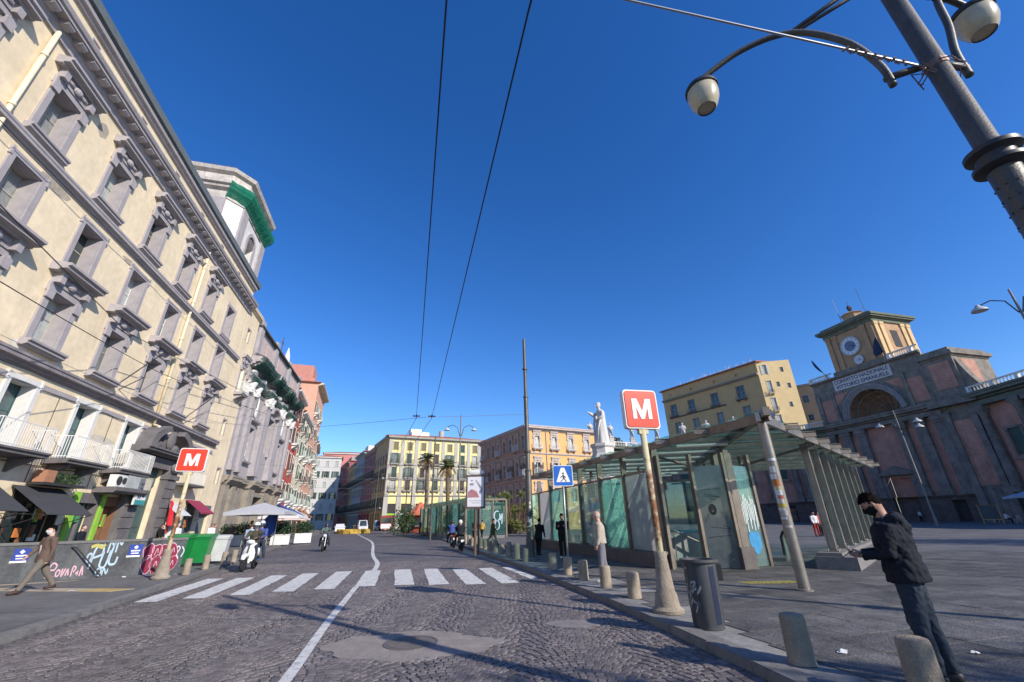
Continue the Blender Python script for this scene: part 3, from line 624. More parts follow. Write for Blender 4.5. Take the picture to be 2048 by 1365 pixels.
# shopfronts
def rgb(n, c, r=.6): return mat('paint_' + n, c, r, .12, 3)
goods = [rgb('lime', (.28, .55, .06)), rgb('green', (.05, .30, .10)), rgb('orange', (.6, .2, .05)), rgb('white', (.7, .7, .68)), rgb('sky', (.12, .35, .5)), rgb('red', (.5, .04, .04)), rgb('yellow', (.6, .45, .06)), rgb('brown', (.22, .11, .06)), rgb('navy', (.03, .05, .12)), rgb('teal2', (.05, .3, .3))]
dark_in = mat('shop_dark', (.05, .045, .045), .8, .3, 2)
rnd = random.Random(21)
for i, (a, c, e, f_) in enumerate(shops):
    if a == -4.3: continue
    wd = c - a; m = MB(); m.bx(0, .09, -.06, .3, 0, f_ - e); m.bx(wd - .09, wd, -.06, .3, 0, f_ - e); m.bx(.09, wd - .09, -.06, .3, f_ - e - .5, f_ - e); m.bx(wd * .55, wd * .55 + .07, .1, .25, 0, f_ - e - .5)
    fr = PAL.part('shop_front', m, [slate, goods[7], slate, goods[8], slate, dark_metal, darkstone, goods[7], slate, goods[3], slate][i], loc=(uu(a), 0, e))
    m = MB(); m.bx(.09, wd - .09, .38, .40, 0, f_ - e - .5); PAL.part('shop_pane', m, dark_glass if i % 2 else teal, fr)
    for k in range(int(wd * 4)):
        m = MB(); w_ = rnd.uniform(.18, .45); x = rnd.uniform(.12, wd - .6); z = rnd.uniform(.0, f_ - e - 1.2); h_ = rnd.uniform(.25, .7); dd_ = .05 * (k % 5)
        m.bx(x, x + w_, .1 + dd_ * .3, .12 + dd_ * .3 + .05 + .002 * k, z, z + h_); PAL.part('goods', m, rnd.choice(goods), fr)
for u, w_, z1 in ((-9.6, .4, 3.4), (-7.35, .32, 3.4), (-5.55, .35, 3.2)):
    m = MB(); m.bx(uu(u), uu(u) + w_, -.16, -.07, .15, z1); PAL.part('lime_panel', m, goods[0])
def awning(u, w, z, drop, out, m_, valance=.0):
    m = MB(); x0, x1 = uu(u), uu(u) + w
    m.add([(x0, -.05, z), (x1, -.05, z), (x1, -out, z - drop), (x0, -out, z - drop), (x0, -.05, z - .03), (x1, -.05, z - .03), (x1, -out, z - drop - .03), (x0, -out, z - drop - .03)], [(3, 2, 1, 0), (4, 5, 6, 7), (0, 1, 5, 4), (1, 2, 6, 5), (2, 3, 7, 6), (3, 0, 4, 7)])
    if valance: m.bx(x0, x1, -out - .01, -out + .01, z - drop - valance, z - drop)
    a_ = PAL.part('awning', m, m_); m = MB()
    for x in (x0 + .05, x1 - .05): m.tube([(x, -.02, z - drop + .05), (x, -out + .05, z - drop - .02)], .018, 6); m.tube([(x, -out + .05, z - drop - .02), (x, -.02, z - drop - .6)], .018, 6)
    PAL.part('awning_arm', m, dark_metal, a_)
black_canvas = mat('charcoal_canvas', (.06, .06, .065), .8, .15, 3)
awning(-13.6, 3.0, 3.45, 1.2, 1.7, black_canvas); awning(-17.6, 2.9, 3.55, 1.2, 1.7, black_canvas); awning(-22, 2.9, 3.5, 1.2, 1.7, black_canvas)
awning(3.1, 2.6, 3.6, .95, 1.3, mat('maroon_canvas', (.28, .035, .075), .8, .12, 3), .12); awning(0.3, 2.0, 3.1, .7, 1.0, mat('white_canvas', (.6, .6, .6), .8, .1, 3))
# box balcony with air conditioner, plants, hanging sign, red banner
m = MB(); m.prof([(0, 3.45), (-1.0, 3.45), (-1.1, 3.55), (-1.1, 3.75), (0, 3.75)][::-1], uu(-8.3), uu(-4.9)); bb = PAL.part('balcony_slab', m, darkstone)
m = MB(); m.bx(uu(-8.2), uu(-7.3), -.95, -.55, 3.76, 4.4); m.i = 1; m.lathe([(.24, 0), (.24, .03), (0, .03)], 16, M=Matrix.Translation((uu(-7.98), -.95, 4.08)) @ Matrix.Rotation(R(90), 4, 'X')); m.lathe([(.18, 0), (.18, .03), (0, .03)], 16, M=Matrix.Translation((uu(-7.5), -.95, 4.1)) @ Matrix.Rotation(R(90), 4, 'X'))
PAL.part('air_conditioner', m, [white_paint, dark_metal])
m = MB(); m.bx(uu(-7.1), uu(-5.2), -.9, -.86, 3.76, 4.5); m.bx(uu(-7.1), uu(-5.2), -.9, -.2, 4.5, 4.54); PAL.part('glazed_screen', m, blind)
m = MB()
for k in range(7): m.bx(uu(-5.2) + k * .12, uu(-5.2) + k * .12 + .06, -.92, -.9, 3.76, 4.5)
PAL.part('louvre', m, wood_frame)
m = MB(); m.bx(uu(-12.9), uu(-10.1), -.7, -.05, 3.5, 3.62); pl = PAL.part('plant_ledge', m, dark_metal)
m = MB(); m.bx(uu(-12.8), uu(-12.2), -.6, -.15, 3.62, 4.15); PAL.part('planter', m, mat('terracotta_pot', (.42, .2, .12), .8, .2, 4))
leafy = leaf_mat('leaf_green', (.05, .09, .03)); leaf_dark = leaf_mat('leaf_dark', (.03, .065, .028)); leaf_olive = leaf_mat('leaf_olive', (.10, .11, .03))
def leaf_cloud(m, c, r, n, s, rr, flat=1.0):
    for _ in range(n):
        while True:
            q = Vector((rr.uniform(-1, 1), rr.uniform(-1, 1), rr.uniform(-1, 1)))
            if q.length < 1: break
        q = q * (q.length ** -.35 if q.length > .05 else 1); p_ = Vector((c[0] + q.x * r[0], c[1] + q.y * r[1], c[2] + q.z * r[2]))
        d = Vector((rr.gauss(0, 1), rr.gauss(0, 1), rr.gauss(0, .8) + .2)).normalized(); e = d.cross(Vector((rr.gauss(0, 1), rr.gauss(0, 1), rr.gauss(0, 1)))).normalized(); l = s * rr.uniform(.6, 1.4)
        m.add([tuple(p_), tuple(p_ + d * l * .5 + e * l * .28), tuple(p_ + d * l), tuple(p_ + d * l * .5 - e * l * .28)], [(0, 1, 2, 3)])
rl = random.Random(5); m = MB()
for k in range(7): leaf_cloud(m, (uu(-12) + k * .28, -.4, 3.85), (.2, .25, .25), 60, .12, rl)
PAL.part('balcony_plants', m, leafy)
m = MB(); m.box((uu(-5.2), -.85, 3.65), (1.2, .1, 1.5)); m.i = 1; m.box((uu(-5.2), -.912, 3.05), (1.1, .02, .26)); m.i = 2
for k in range(4): m.box((uu(-5.5), -.912, 3.35 + k * .24), (.1, .02, .16)); m.box((uu(-5.3), -.912, 3.35 + k * .24), (.1, .02, .16)); m.box((uu(-4.95), -.912, 3.5), (.16, .02, .3))
PAL.part('hanging_sign', m, [white_paint, goods[9], goods[8]])
m = MB(); n = 8; vs = []
for k in range(n + 1):
    t = k / n; vs += [(uu(-.9) + .9 * t, -.75 - .1 * math.sin(t * 6), 3.4 - .75 * t), (uu(-.9) + .9 * t, -.75 - .16 * math.sin(t * 6 + 1), 1.75 - .05 * math.sin(3 * t))]
m.add(vs, [(2 * k, 2 * k + 1, 2 * k + 3, 2 * k + 2) for k in range(n)]); m.add([(x, y + .012, z) for x, y, z in vs], [(2 * k + 2, 2 * k + 3, 2 * k + 1, 2 * k) for k in range(n)])
PAL.part('banner', m, mat('red_fabric', (.62, .02, .03), .7, .12, 3))
m = MB(); m.prof([(0, 4.45), (-.85, 4.45), (-.9, 4.55), (-.9, 4.62), (0, 4.62)][::-1], uu(.1), uu(3.6)); b2 = PAL.part('balcony_slab', m, darkstone)
m = MB()
for z in (4.68, 5.5): m.bx(uu(.15), uu(3.55), -.86, -.83, z, z + .03)
for k in range(26): m.bx(uu(.15) + k * .135, uu(.15) + k * .135 + .022, -.855, -.835, 4.62, 5.5)
PAL.part('railing', m, white_paint, b2)

# ---------------------------------------------------------------- narrow end bay and church front
p = on_street(5.75)
BAY = Bldg('corner_house', 'narrow cream corner house between the palazzo and the church', 'building', p.x, p.y, AX)
pE = win_proto(1.0, 2.7, .3, .28, .08, sashm=white_paint, hood=.4, hoodw=.15, balcony=(1.7, .8), slabm=lilac, pane=panes[1])
pE2 = win_proto(.7, 1.3, .25, .12, .05, pane=panes[0])
BAY.front(3.5, 22.4, [(pE, 2.1, 13.6), (pE2, 1.2, 18.8), (pE2, .9, 9.4), (pE2, 2.3, 5.2)], cream, extra=[(.6, 2.6, .12, 3.2)])
m = MB(); m.quad((0, 8, 0), (0, 0, 0), (0, 0, 22.4), (0, 8, 22.4)); m.quad((3.5, 0, 0), (3.5, 8, 0), (3.5, 8, 22.4), (3.5, 0, 22.4)); m.quad((0, 0, 22.4), (3.5, 0, 22.4), (3.5, 8, 22.4), (0, 8, 22.4)); BAY.part('side_wall', m, cream)
m = MB(); m.prof([(y, 22 + z) for y, z in cornice_prof(.35, .5)], -.02, 3.55); BAY.part('cornice', m, cream)
m = MB(); m.bx(.5, 2.7, -.05, .2, 2.6, 3.3); m.bx(.6, 2.6, .25, .3, .12, 2.6); BAY.part('shop_front', m, slate)

p = on_street(9.4)
CH = Bldg('church', 'baroque church front of lilac grey pilasters on a brown stone base', 'church', p.x, p.y, AX)
CW = 21.2
door = (8.7, 12.4, .12, 4.6)
m = MB(); wall_grid(m, 0, CW, 0, 6.0, [door], .6); CH.part('base_wall', m, brownstone)
niches = [(4.0, 5.5, 8.2, 11.4), (15.6, 17.1, 8.2, 11.4)]; cwin = (9.4, 11.8, 9.6, 13.6)
m = MB(); wall_grid(m, 0, CW, 6.0, 21.6, niches + [cwin], .7); CH.part('upper_wall', m, lilac)
m = MB(); m.quad((0, 9, 0), (0, 0, 0), (0, 0, 21), (0, 9, 21)); m.quad((CW, 0, 0), (CW, 9, 0), (CW, 9, 21), (CW, 0, 21)); m.quad((0, 0, 21.6), (CW, 0, 21.6), (CW, 9, 21.6), (0, 9, 21.6)); CH.part('side_wall', m, lilac)
pil = [.9, 2.9, 7.2, 8.2, 13.0, 14.0, 18.2, 20.2]
for i, x in enumerate(pil):
    pr = .55 if 2 <= i <= 5 else .32
    m = MB(); m.bx(x - .62, x + .62, -pr - .12, .002, .1, 1.1); m.bx(x - .5, x + .5, -pr, .002, 1.1, 5.3); CH.part('plinth_pilaster', m, brownstone)
    m = MB(); m.bx(x - .52, x + .52, -pr - .1, .002, 6.6, 7.1); m.bx(x - .42, x + .42, -pr, .002, 7.1, 14.4); pl_ = CH.part('pilaster', m, lilac)
    m = MB(); m.lathe([(.44, 0), (.46, .1), (.5, .5), (.66, .95), (.68, 1.05)], 12, (x, -pr * .6, 14.4)); m.bx(x - .62, x + .62, -pr - .25, 0, 15.4, 15.55)
    for k in range(7):
        a = math.pi * (k / 6); m.ball((x + .52 * math.cos(a), -pr * .6 - .42 * math.sin(a), 14.75 + .3 * (k % 2)), (.13, .13, .2), 8, 5)
    CH.part('capital', m, white_stone, pl_, smooth=True)
def breaks(prof_, m):
    for x0, x1, o_ in ((-.05, .3, 0), (.3, 3.6, .32), (3.6, 6.5, 0), (6.5, 8.9, .55), (8.9, 12.3, .1), (12.3, 14.7, .55), (14.7, 17.5, 0), (17.5, 20.9, .32), (20.9, CW + .05, 0)):
        m.prof([(y - o_ if y < 0 else y, z) for y, z in prof_], x0, x1)
m = MB(); breaks([(y, 5.3 + z) for y, z in cornice_prof(.5, .8)], m); CH.part('base_cornice', m, brownstone)
m = MB(); breaks([(y, 15.56 + z) for y, z in [(0, 0), (-.12, 0), (-.12, .4), (-.18, .44), (-.18, .8), (0, .8)][::-1]], m); CH.part('architrave', m, lilac)
m = MB(); breaks([(y, 17.2 + z) for y, z in cornice_prof(1.0, 1.0)], m); CH.part('main_cornice', m, lilac)
for k, x in enumerate((1.5, 5.0, 9.0, 12.2, 16.0, 19.4)):
    m = MB(); m.ball((x, -.2, 16.8), (.5, .25, .3), 10, 6); m.ball((x + .5, -.15, 16.75), (.3, .18, .2), 8, 5); m.ball((x - .5, -.15, 16.75), (.3, .18, .2), 8, 5); CH.part('stucco_ornament', m, white_stone, smooth=True)
for a, c, e, f_ in niches:
    m = MB(); xm = (a + c) / 2; m.bx(a - .35, a, -.16, .002, e - .3, f_ + .2); m.bx(c, c + .35, -.16, .002, e - .3, f_ + .2); m.bx(a, c, -.16, .002, f_, f_ + .3); m.prof([(y, f_ + .5 + z) for y, z in cornice_prof(.5, .35)], a - .6, c + .6); m.prof([(y, e - .6 + z) for y, z in cornice_prof(.4, .3)], a - .5, c + .5)
    nb = CH.part('niche_frame', m, lilac)
    m = MB(); m.lathe([(.3, 0), (.36, .2), (.28, .9), (.34, 1.5), (.2, 1.75), (.15, 1.85), (.2, 2.05), (.12, 2.3), (.02, 2.36)], 12, (xm, .35, e + .1)); CH.part('niche_statue', m, white_stone, nb, smooth=True)
    m = MB(); m.ball((xm, -.12, f_ + 1.7), (.45, .12, .55), 12, 8); m.ball((xm, -.16, e + 5.6), (.14, .1, 1.1), 8, 6); CH.part('stucco_ornament', m, white_stone, nb, smooth=True)
a, c, e, f_ = cwin; m = MB(); m.bx(a - .4, a, -.3, .002, e - .3, f_ + .1); m.bx(c, c + .4, -.3, .002, e - .3, f_ + .1); m.bx(a, c, -.3, .002, f_ - .0, f_ + .35); xm = (a + c) / 2
for k in range(16):
    a0, a1 = math.pi * k / 16, math.pi * (k + 1) / 16; g2 = lambda t, r: (xm + 1.9 * r * math.cos(t), f_ + .4 + 1.1 * r * math.sin(t)); q = [g2(a0, 1), g2(a1, 1), g2(a1, .74), g2(a0, .74)]
    m.add([(x, y, z) for y in (-.75, 0) for x, z in q], [(3, 2, 1, 0), (4, 5, 6, 7), (1, 5, 4, 0), (2, 6, 5, 1), (3, 7, 6, 2), (0, 4, 7, 3)])
cw = CH.part('central_window', m, lilac); m = MB(); m.bx(a, c, .5, .55, e, f_); CH.part('pane', m, dark_glass, cw)
m = MB()
for k in range(1, 4): m.bx(a + (c - a) * k / 4 - .03, a + (c - a) * k / 4 + .03, .44, .5, e, f_)
CH.part('sash', m, wood_frame, cw)
m = MB(); m.bx(door[0] - .5, door[0], -.4, .002, .1, 4.9); m.bx(door[1], door[1] + .5, -.4, .002, .1, 4.9); m.bx(door[0], door[1], -.4, .002, 4.6, 4.98); dp = CH.part('door_surround', m, brownstone)
m = MB(); m.bx(door[0], door[1], .45, .5, .12, 4.6); m.bx(10.5, 10.6, .4, .45, .12, 4.6); CH.part('door', m, mat('old_wood', (.11, .075, .05), .7, .3, 3), dp)
pinkpl = mat('faded_pink_plaster', (.55, .42, .38), .85, .15, 1, streak=.3)
m = MB(); m.bx(.2, CW - .2, 0.0, .4, 21.6, 22.0); wall_grid(m, 0.3, CW - .3, 18.2, 21.7, [], .1, -.03); CH.part('attic_wall', m, lilac)
for x0, x1 in ((1.0, 3.4), (3.8, 6.2), (8.8, 12.4), (14.8, 17.2), (17.6, 20.0)):
    m = MB(); m.bx(x0, x1, -.1, -.03, 18.9, 21.0); CH.part('attic_panel', m, pinkpl)
m = MB(); m.prof([(.4, 21.9), (-.45, 21.7), (-.45, 21.85), (.4, 22.25)][::-1], 0, CW); CH.part('coping', m, slate)
for x in (.7, 7.0, 14.2, 20.6):
    m = MB(); m.bx(x - .5, x + .5, -.3, .5, 18.3, 22.5); CH.part('attic_pier', m, lilac)
m = MB(); m.tube([(11, .5, 22.2), (11, .5, 25.0)], .05, 6); m.bar((10.5, .5, 24.2), (11.5, .5, 24.2), .08); CH.part('iron_cross', m, mat('rusty_iron', (.13, .07, .05), .8, .3, 8))
m = MB(); m.lathe([(.6, 22), (.45, 22.6), (.35, 23.6), (.1, 24.6), (0.02, 24.9)], 10, (14.5, .6, 0)); CH.part('pinnacle', m, white_stone)
netm = net_mat('green_net', (.022, .10, .078), .66)
def net(prof_, x0, x1, bld, seed, m_=None):
    rr = random.Random(seed); n = int((x1 - x0) / .35); m = MB(); k = len(prof_); vs = []
    for i in range(n + 1):
        x = x0 + (x1 - x0) * i / n
        o_ = .45 if 6.5 < x < 8.9 or 12.3 < x < 14.7 else .25 if .3 < x < 3.6 or 17.5 < x < 20.9 else 0
        for j, (y, z) in enumerate(prof_): vs.append((x + rr.uniform(-.03, .03), y - o_ * .8 - .012 * math.sin(i * 1.9 + j), z + .02 * math.sin(i * .8 + j)))
    m.add(vs, [(i * k + j, i * k + j + 1, (i + 1) * k + j + 1, (i + 1) * k + j) for i in range(n) for j in range(k - 1)]); bld.part('safety_net', m, m_ or netm)
net([(-.35, 16.9), (-.9, 17.3), (-1.15, 17.7), (-1.2, 18.2), (-.6, 18.5), (-.1, 18.6)], -.05, CW + .4, CH, 1)
net([(-.15, 15.2), (-.6, 15.5), (-.65, 15.9), (-.3, 16.3)], -.05, CW + .2, CH, 2)

# church bell tower behind: square with chamfered corners
c0 = on_street(10.1, 8.6)
DR = thing('bell_tower', 'white square bell tower with chamfered corners and weeds, behind the palazzo roof', 'tower', (c0.x, c0.y, 0), AX)
whitepl = mat('white_stucco', (.70, .67, .64), .85, .15, .6, .2, 10, streak=.45, stain=(.38, .32, .28))
def cham(h, c): return [(-h, -h + c), (-h + c, -h), (h - c, -h), (h, -h + c), (h, h - c), (h - c, h), (-h + c, h), (-h, h - c)]
HB, CB = 5.25, 1.25
for k in range(8):
    a_, b_ = [Vector(cham(HB, CB)[q % 8]) for q in (k, k + 1)]; d_ = b_ - a_; w_ = d_.length; mt = Matrix.Translation((a_.x, a_.y, 0)) @ Matrix.Rotation(math.atan2(d_.y, d_.x), 4, 'Z'); long_ = k % 2 == 1; cx = w_ / 2
    m = MB(); wall_grid(m, 0, w_, 18, 35.6, [(cx - 1.05, cx + 1.05, 27.6, 32.2)] if long_ else [], .8); m.build('wall', whitepl, DR).matrix_local = mt
    if long_:
        m = MB(); m.bx(cx - 1.05, cx + 1.05, .7, .75, 27.6, 32.2); m.i = 1
        for j in range(12):
            a0, a1 = math.pi * j / 12, math.pi * (j + 1) / 12; pts = [(cx + r_ * math.cos(t_), 32.2 + r_ * math.sin(t_)) for r_, t_ in ((1.45, a0), (1.45, a1), (1.05, a1), (1.05, a0))]; m.add([(x, y, z) for y in (-.16, .01) for x, z in pts], [(3, 2, 1, 0), (4, 5, 6, 7), (1, 5, 4, 0), (3, 7, 6, 2)])
        m.bx(cx - 1.45, cx - 1.05, -.16, .01, 27, 32.2); m.bx(cx + 1.05, cx + 1.45, -.16, .01, 27, 32.2); m.bx(cx - 1.8, cx + 1.8, -.32, .01, 26.5, 27); m.i = 0
        m.add([(cx, -.02, 32.2)] + [(cx + 1.05 * math.cos(math.pi * j / 12), -.02, 32.2 + 1.05 * math.sin(math.pi * j / 12)) for j in range(13)], [(0, j + 1, j + 2) for j in range(12)]); m.build('window', [mat('old_grille', (.17, .15, .155), .8, .4, 2), lilac], DR).matrix_local = mt
        for xp in (.75, w_ - .75): m = MB(); m.bx(xp - .7, xp + .7, -.2, .01, 22, 34.5); m.build('pilaster', lilac, DR).matrix_local = mt
m = MB(); lv = [(.1, 34.5), (.15, 35.0), (.1, 35.5), (.5, 35.7), (.55, 36.0), (.8, 36.1), (.8, 36.45), (.25, 36.7), (.2, 37.7), (.6, 37.9), (.75, 38.3), (.5, 38.45), (-2.5, 39.6)]
vs = [(x, y, z) for e, z in lv for x, y in cham(HB + e, CB + e * .6)]; m.add(vs, [(i * 8 + j, i * 8 + (j + 1) % 8, (i + 1) * 8 + (j + 1) % 8, (i + 1) * 8 + j) for i in range(len(lv) - 1) for j in range(8)] + [tuple(range((len(lv) - 1) * 8, len(lv) * 8))])
m.build('cornice', mat('weathered_cornice', (.54, .49, .45), .9, .3, .8, .3, 10, streak=.7, stain=(.22, .17, .13)), DR)
m = MB(); rr = random.Random(4); po2 = cham(HB + .88, CB + .5); prof_ = [(-.62, 34.6), (-.1, 35.5), (.02, 36.0), (.03, 36.4), (-.3, 36.75)]; path = [Vector(po2[0]).lerp(Vector(po2[1]), t_ / 4) for t_ in range(4)] + [Vector(po2[1]).lerp(Vector(po2[2]), t_ / 24) for t_ in range(25)]; k = len(prof_); vs = []
for i, q in enumerate(path):
    for j, (o_, z) in enumerate(prof_): e = 1 + o_ / HB + .006 * math.sin(i * 2.1 + j); vs.append((q.x * e, q.y * e, z + .06 * math.sin(i * 1.4 + j)))
m.add(vs, [(i * k + j, i * k + j + 1, (i + 1) * k + j + 1, (i + 1) * k + j) for i in range(len(path) - 1) for j in range(k - 1)]); m.build('safety_net', net_mat('bright_green_net', (.02, .24, .155), .85), DR)
m = MB(); rr = random.Random(9)
for i in range(1000):
    e_ = rr.choice((7, 7, 0, 1, 1)); t = rr.random(); a_, b_ = Vector(po2[e_]), Vector(po2[(e_ + 1) % 8]); q = (a_ + (b_ - a_) * t) * rr.uniform(.9, .97); z = 38.35; h_ = rr.uniform(.15, .7) * (.3 + .9 * abs(noise.noise(Vector((t * 6, e_, 0))))); dx, dy = rr.gauss(0, .16), rr.gauss(0, .16); m.add([(q.x, q.y, z), (q.x + .04, q.y, z), (q.x + dx, q.y + dy, z + h_)], [(0, 1, 2)])
m.build('weeds', mat('dry_weeds', (.23, .17, .09), .9, .3, 3), DR)

# ---------------------------------------------------------------- further left: red, pale, pink houses
P1 = Vector((-33.11, 61.23)); d2 = Vector((math.sin(R(-19)), math.cos(R(-19)))); AX2 = R(109)
def row_windows(protos, W, n, zs, x0=None):
    out = []; sp = W / n
    for k in range(n):
        for j, z in enumerate(zs): out.append((protos[(k * 2 + j) % len(protos)] if isinstance(protos, list) else protos, (k + .5) * sp, z))
    return out
def house(name, label, start, W, H, D, wall, protos, n, zs, roofm=terracotta, trim=white_stone, ground=(), rz=None, over=.5, corn=.6):
    q = P1 + d2 * start if not isinstance(start, Vector) else start
    B = Bldg(name, label, 'building', q.x, q.y, AX2 if rz is None else rz)
    B.front(W, H, row_windows(protos, W, n, zs), wall, extra=list(ground)); B.shell(W, D, H, wall, roofm, over)
    m = MB(); m.prof([(y, H - .55 + z) for y, z in cornice_prof(corn, .54)], -.02, W + .02); B.part('cornice', m, trim); return B
greystone = mat('grey_stucco', (.44, .42, .38), .85, .15, .8, streak=.2); redpl = mat('red_plaster', (.45, .10, .07), .85, .15, .7, streak=.25, stain=(.24, .06, .05)); palepl = mat('pale_yellow_plaster', (.66, .58, .42), .85, .12, .7, streak=.2); pinkw = mat('salmon_plaster', (.66, .37, .26), .85, .12, .7, streak=.2)
wG = [win_proto(1.1, 2.4, .25, .16, .06, stone=white_stone, shut=green_shut, balcony=(2.0, .8), slabm=white_stone, rail=mat('pale_green_rail', (.45, .52, .47), .6), bars=1), win_proto(1.1, 2.4, .25, .16, .06, stone=white_stone, shut=green_shut, shut_open=False), win_proto(1.1, 2.2, .25, .16, .06, stone=white_stone, shut=green_shut, sill=.15), win_proto(1.1, 2.4, .25, .16, .06, stone=white_stone, shut=green_shut, balcony=(1.7, .6), slabm=greystone, rail=dark_metal)]
gsh = [(1.2, 3.6, .12, 3.6), (5, 7.4, .12, 3.6)]
hr = house('red_house', 'dark red house with pale balconies beside the church', .1, 9.6, 20.8, 12, redpl, wG, 3, (5.0, 9.2, 13.2, 17.0), ground=gsh)
hp = house('pale_house', 'pale yellow house with white balconies between red and pink houses', 9.8, 12.5, 19.6, 12, palepl, wG, 4, (4.8, 8.8, 12.6, 16.2), ground=gsh)
hk = house('pink_house', 'tall salmon pink house with red parapet at the street bend', 22.5, 15, 28.6, 13, pinkw, wG, 4, (5.0, 9.4, 13.8, 18.2, 22.6), ground=gsh, trim=palepl, corn=1.1)
m = MB(); m.bx(1, 14.5, 1, 12, 28.7, 29.9); m.bx(1.0, 7, 1.5, 8, 29.9, 32.6); m.bx(13.2, 13.8, .4, 1.0, 29.9, 31.2); hk.part('roof_pavilion', m, mat('brick_red_paint', (.52, .23, .18), .85, .15, 1))
d3 = Vector((math.sin(R(-24)), math.cos(R(-24)))); pe = P1 + d2 * 37.6
for k in range(2):
    house('street_house', ['cream house just past the tall pink house', 'beige house second past the tall pink house'][k], pe + d3 * (.1 + 14.2 * k), 14, (19, 20.5)[k], 11, [palepl, mat('cream2', (.62, .53, .42), .85, .15, .7, streak=.2)][k], wG, 4, (5, 9, 13), ground=gsh, rz=R(114))
wW = [win_proto(1.2, 2.2, .25, .1, .05, stone=white_stone, shut=green_shut), win_proto(1.2, 2.2, .25, .1, .05, stone=white_stone, pane=panes[1])]
house('white_house', 'white house with loggia closing the view down the street', Vector((-72.5, 153.8)), 9.5, 24, 10, mat('white_plaster', (.56, .54, .51), .85, .12, .7, streak=.2), wW, 3, (2.6, 6, 9.6, 13.2, 16.8, 20.4), rz=R(22))
house('red_roof_house', 'pink house with red roof far beyond the white house', Vector((-80, 178)), 22, 29, 10, mat('rose_plaster', (.55, .22, .2), .85, .15, .7), wW, 4, (6, 10.5, 15, 19.5), rz=R(20))

# ---------------------------------------------------------------- centre: yellow palazzo and the shaded street row
yellowp = mat('yellow_plaster', (.80, .68, .30), .85, .10, .6, streak=.15, stain=(.5, .42, .25)); greystone = mat('grey_stucco', (.44, .42, .38), .85, .15, .8, streak=.2)
YA = Vector((-31.9, 107.35)); YB = Vector((-9.25, 117.64)); yd = (YB - YA); yrz = math.atan2(yd.y, yd.x); YW = yd.length
Y = Bldg('yellow_palazzo', 'five storey yellow palazzo with grey pilasters facing down the street', 'building', YA.x, YA.y, yrz)
wy1 = [win_proto(1.15, 2.0, .25, .2, .1, stone=greystone, shut=olive_shut, shut_open=False), win_proto(1.15, 2.0, .25, .2, .1, stone=greystone, shut=green_shut, shut_open=False)]
wy2 = [win_proto(1.2, 2.5, .25, .2, .1, stone=greystone, shut=m_, shut_open=o_, balcony=(2.2, .7), rail=dark_metal, slabm=greystone, pane=panes[k]) for m_, o_, k in ((brown_shut, False, 0), (green_shut, True, 3), (green_shut, False, 0), (None, True, 1))]
its = []; n = 7
for k in range(n):
    x = (k + .5) * YW / n; its += [(wy1[(k * 3) % 2 if k > 3 else 0], x, 18.6), (wy2[(k * 5 + 1) % 4], x, 15.3), (wy2[(k * 3 + 2) % 4], x, 11.9), (wy2[(k + 3) % 4], x, 8.9)]
Y.front(YW, 22.0, its, yellowp, extra=[((k + .5) * YW / n - 1.1, (k + .5) * YW / n + 1.1, .12, 5.8) for k in range(n)], z0=0)
for k in range(n + 1):
    x = min(max(k * YW / n, .45), YW - .45); m = MB(); m.bx(x - .42, x + .42, -.14, .002, 7.9, 21.3); m.bx(x - .55, x + .55, -.22, .002, .1, 7.4); Y.part('pilaster', m, greystone)
for z in (7.4, 11.2, 14.7): m = MB(); m.prof([(y, z + q) for y, q in cornice_prof(.35, .4)], 0, YW); Y.part('string_course', m, greystone)
for k in range(n):
    x = (k + .5) * YW / n; m = MB(); m.bx(x - 1.1, x + 1.1, .2, .26, .1, 5.8); m.i = 1; m.bx(x - 1.1, x + 1.1, .1, .2, 3.2, 3.6); Y.part('shop_front', m, [dark_in, goods[(k * 3) % 10]])
m = MB(); m.prof([(y, 21.3 + z) for y, z in cornice_prof(.9, .8)], -.3, YW + .3); Y.part('cornice', m, greystone); Y.shell(YW, 16, 22.05, yellowp, terracotta, .9, 2.0)
m = MB(); m.bx(6, 9, 4, 7, 23, 25); m.bx(6.2, 11, 3.5, 6, 22.6, 24.2); Y.part('roof_hut', m, white_paint); m = MB(); m.lathe([(.7, 22.8), (.7, 24.8), (.2, 25)], 12, (14.5, 4, 0)); Y.part('water_tank', m, greystone)
# shaded row along the right side of the street
srz = R(-61.5); sdir = Vector((math.sin(R(-28.5)), math.cos(R(-28.5))))
wS = [win_proto(1.2, 2.4, .25, .18, .07, stone=greystone, shut=green_shut, balcony=(2.2, .8), rail=dark_metal, slabm=greystone), win_proto(1.2, 2.4, .25, .18, .07, stone=greystone, shut=brown_shut, shut_open=False)]
maroon = mat('maroon_plaster', (.30, .10, .11), .85, .18, .7, streak=.25); greyp = mat('grey_plaster', (.34, .32, .33), .85, .18, .7, streak=.25); ochre2 = mat('dull_ochre_shaded_yellow', (.45, .34, .18), .85, .15, .7, streak=.25)
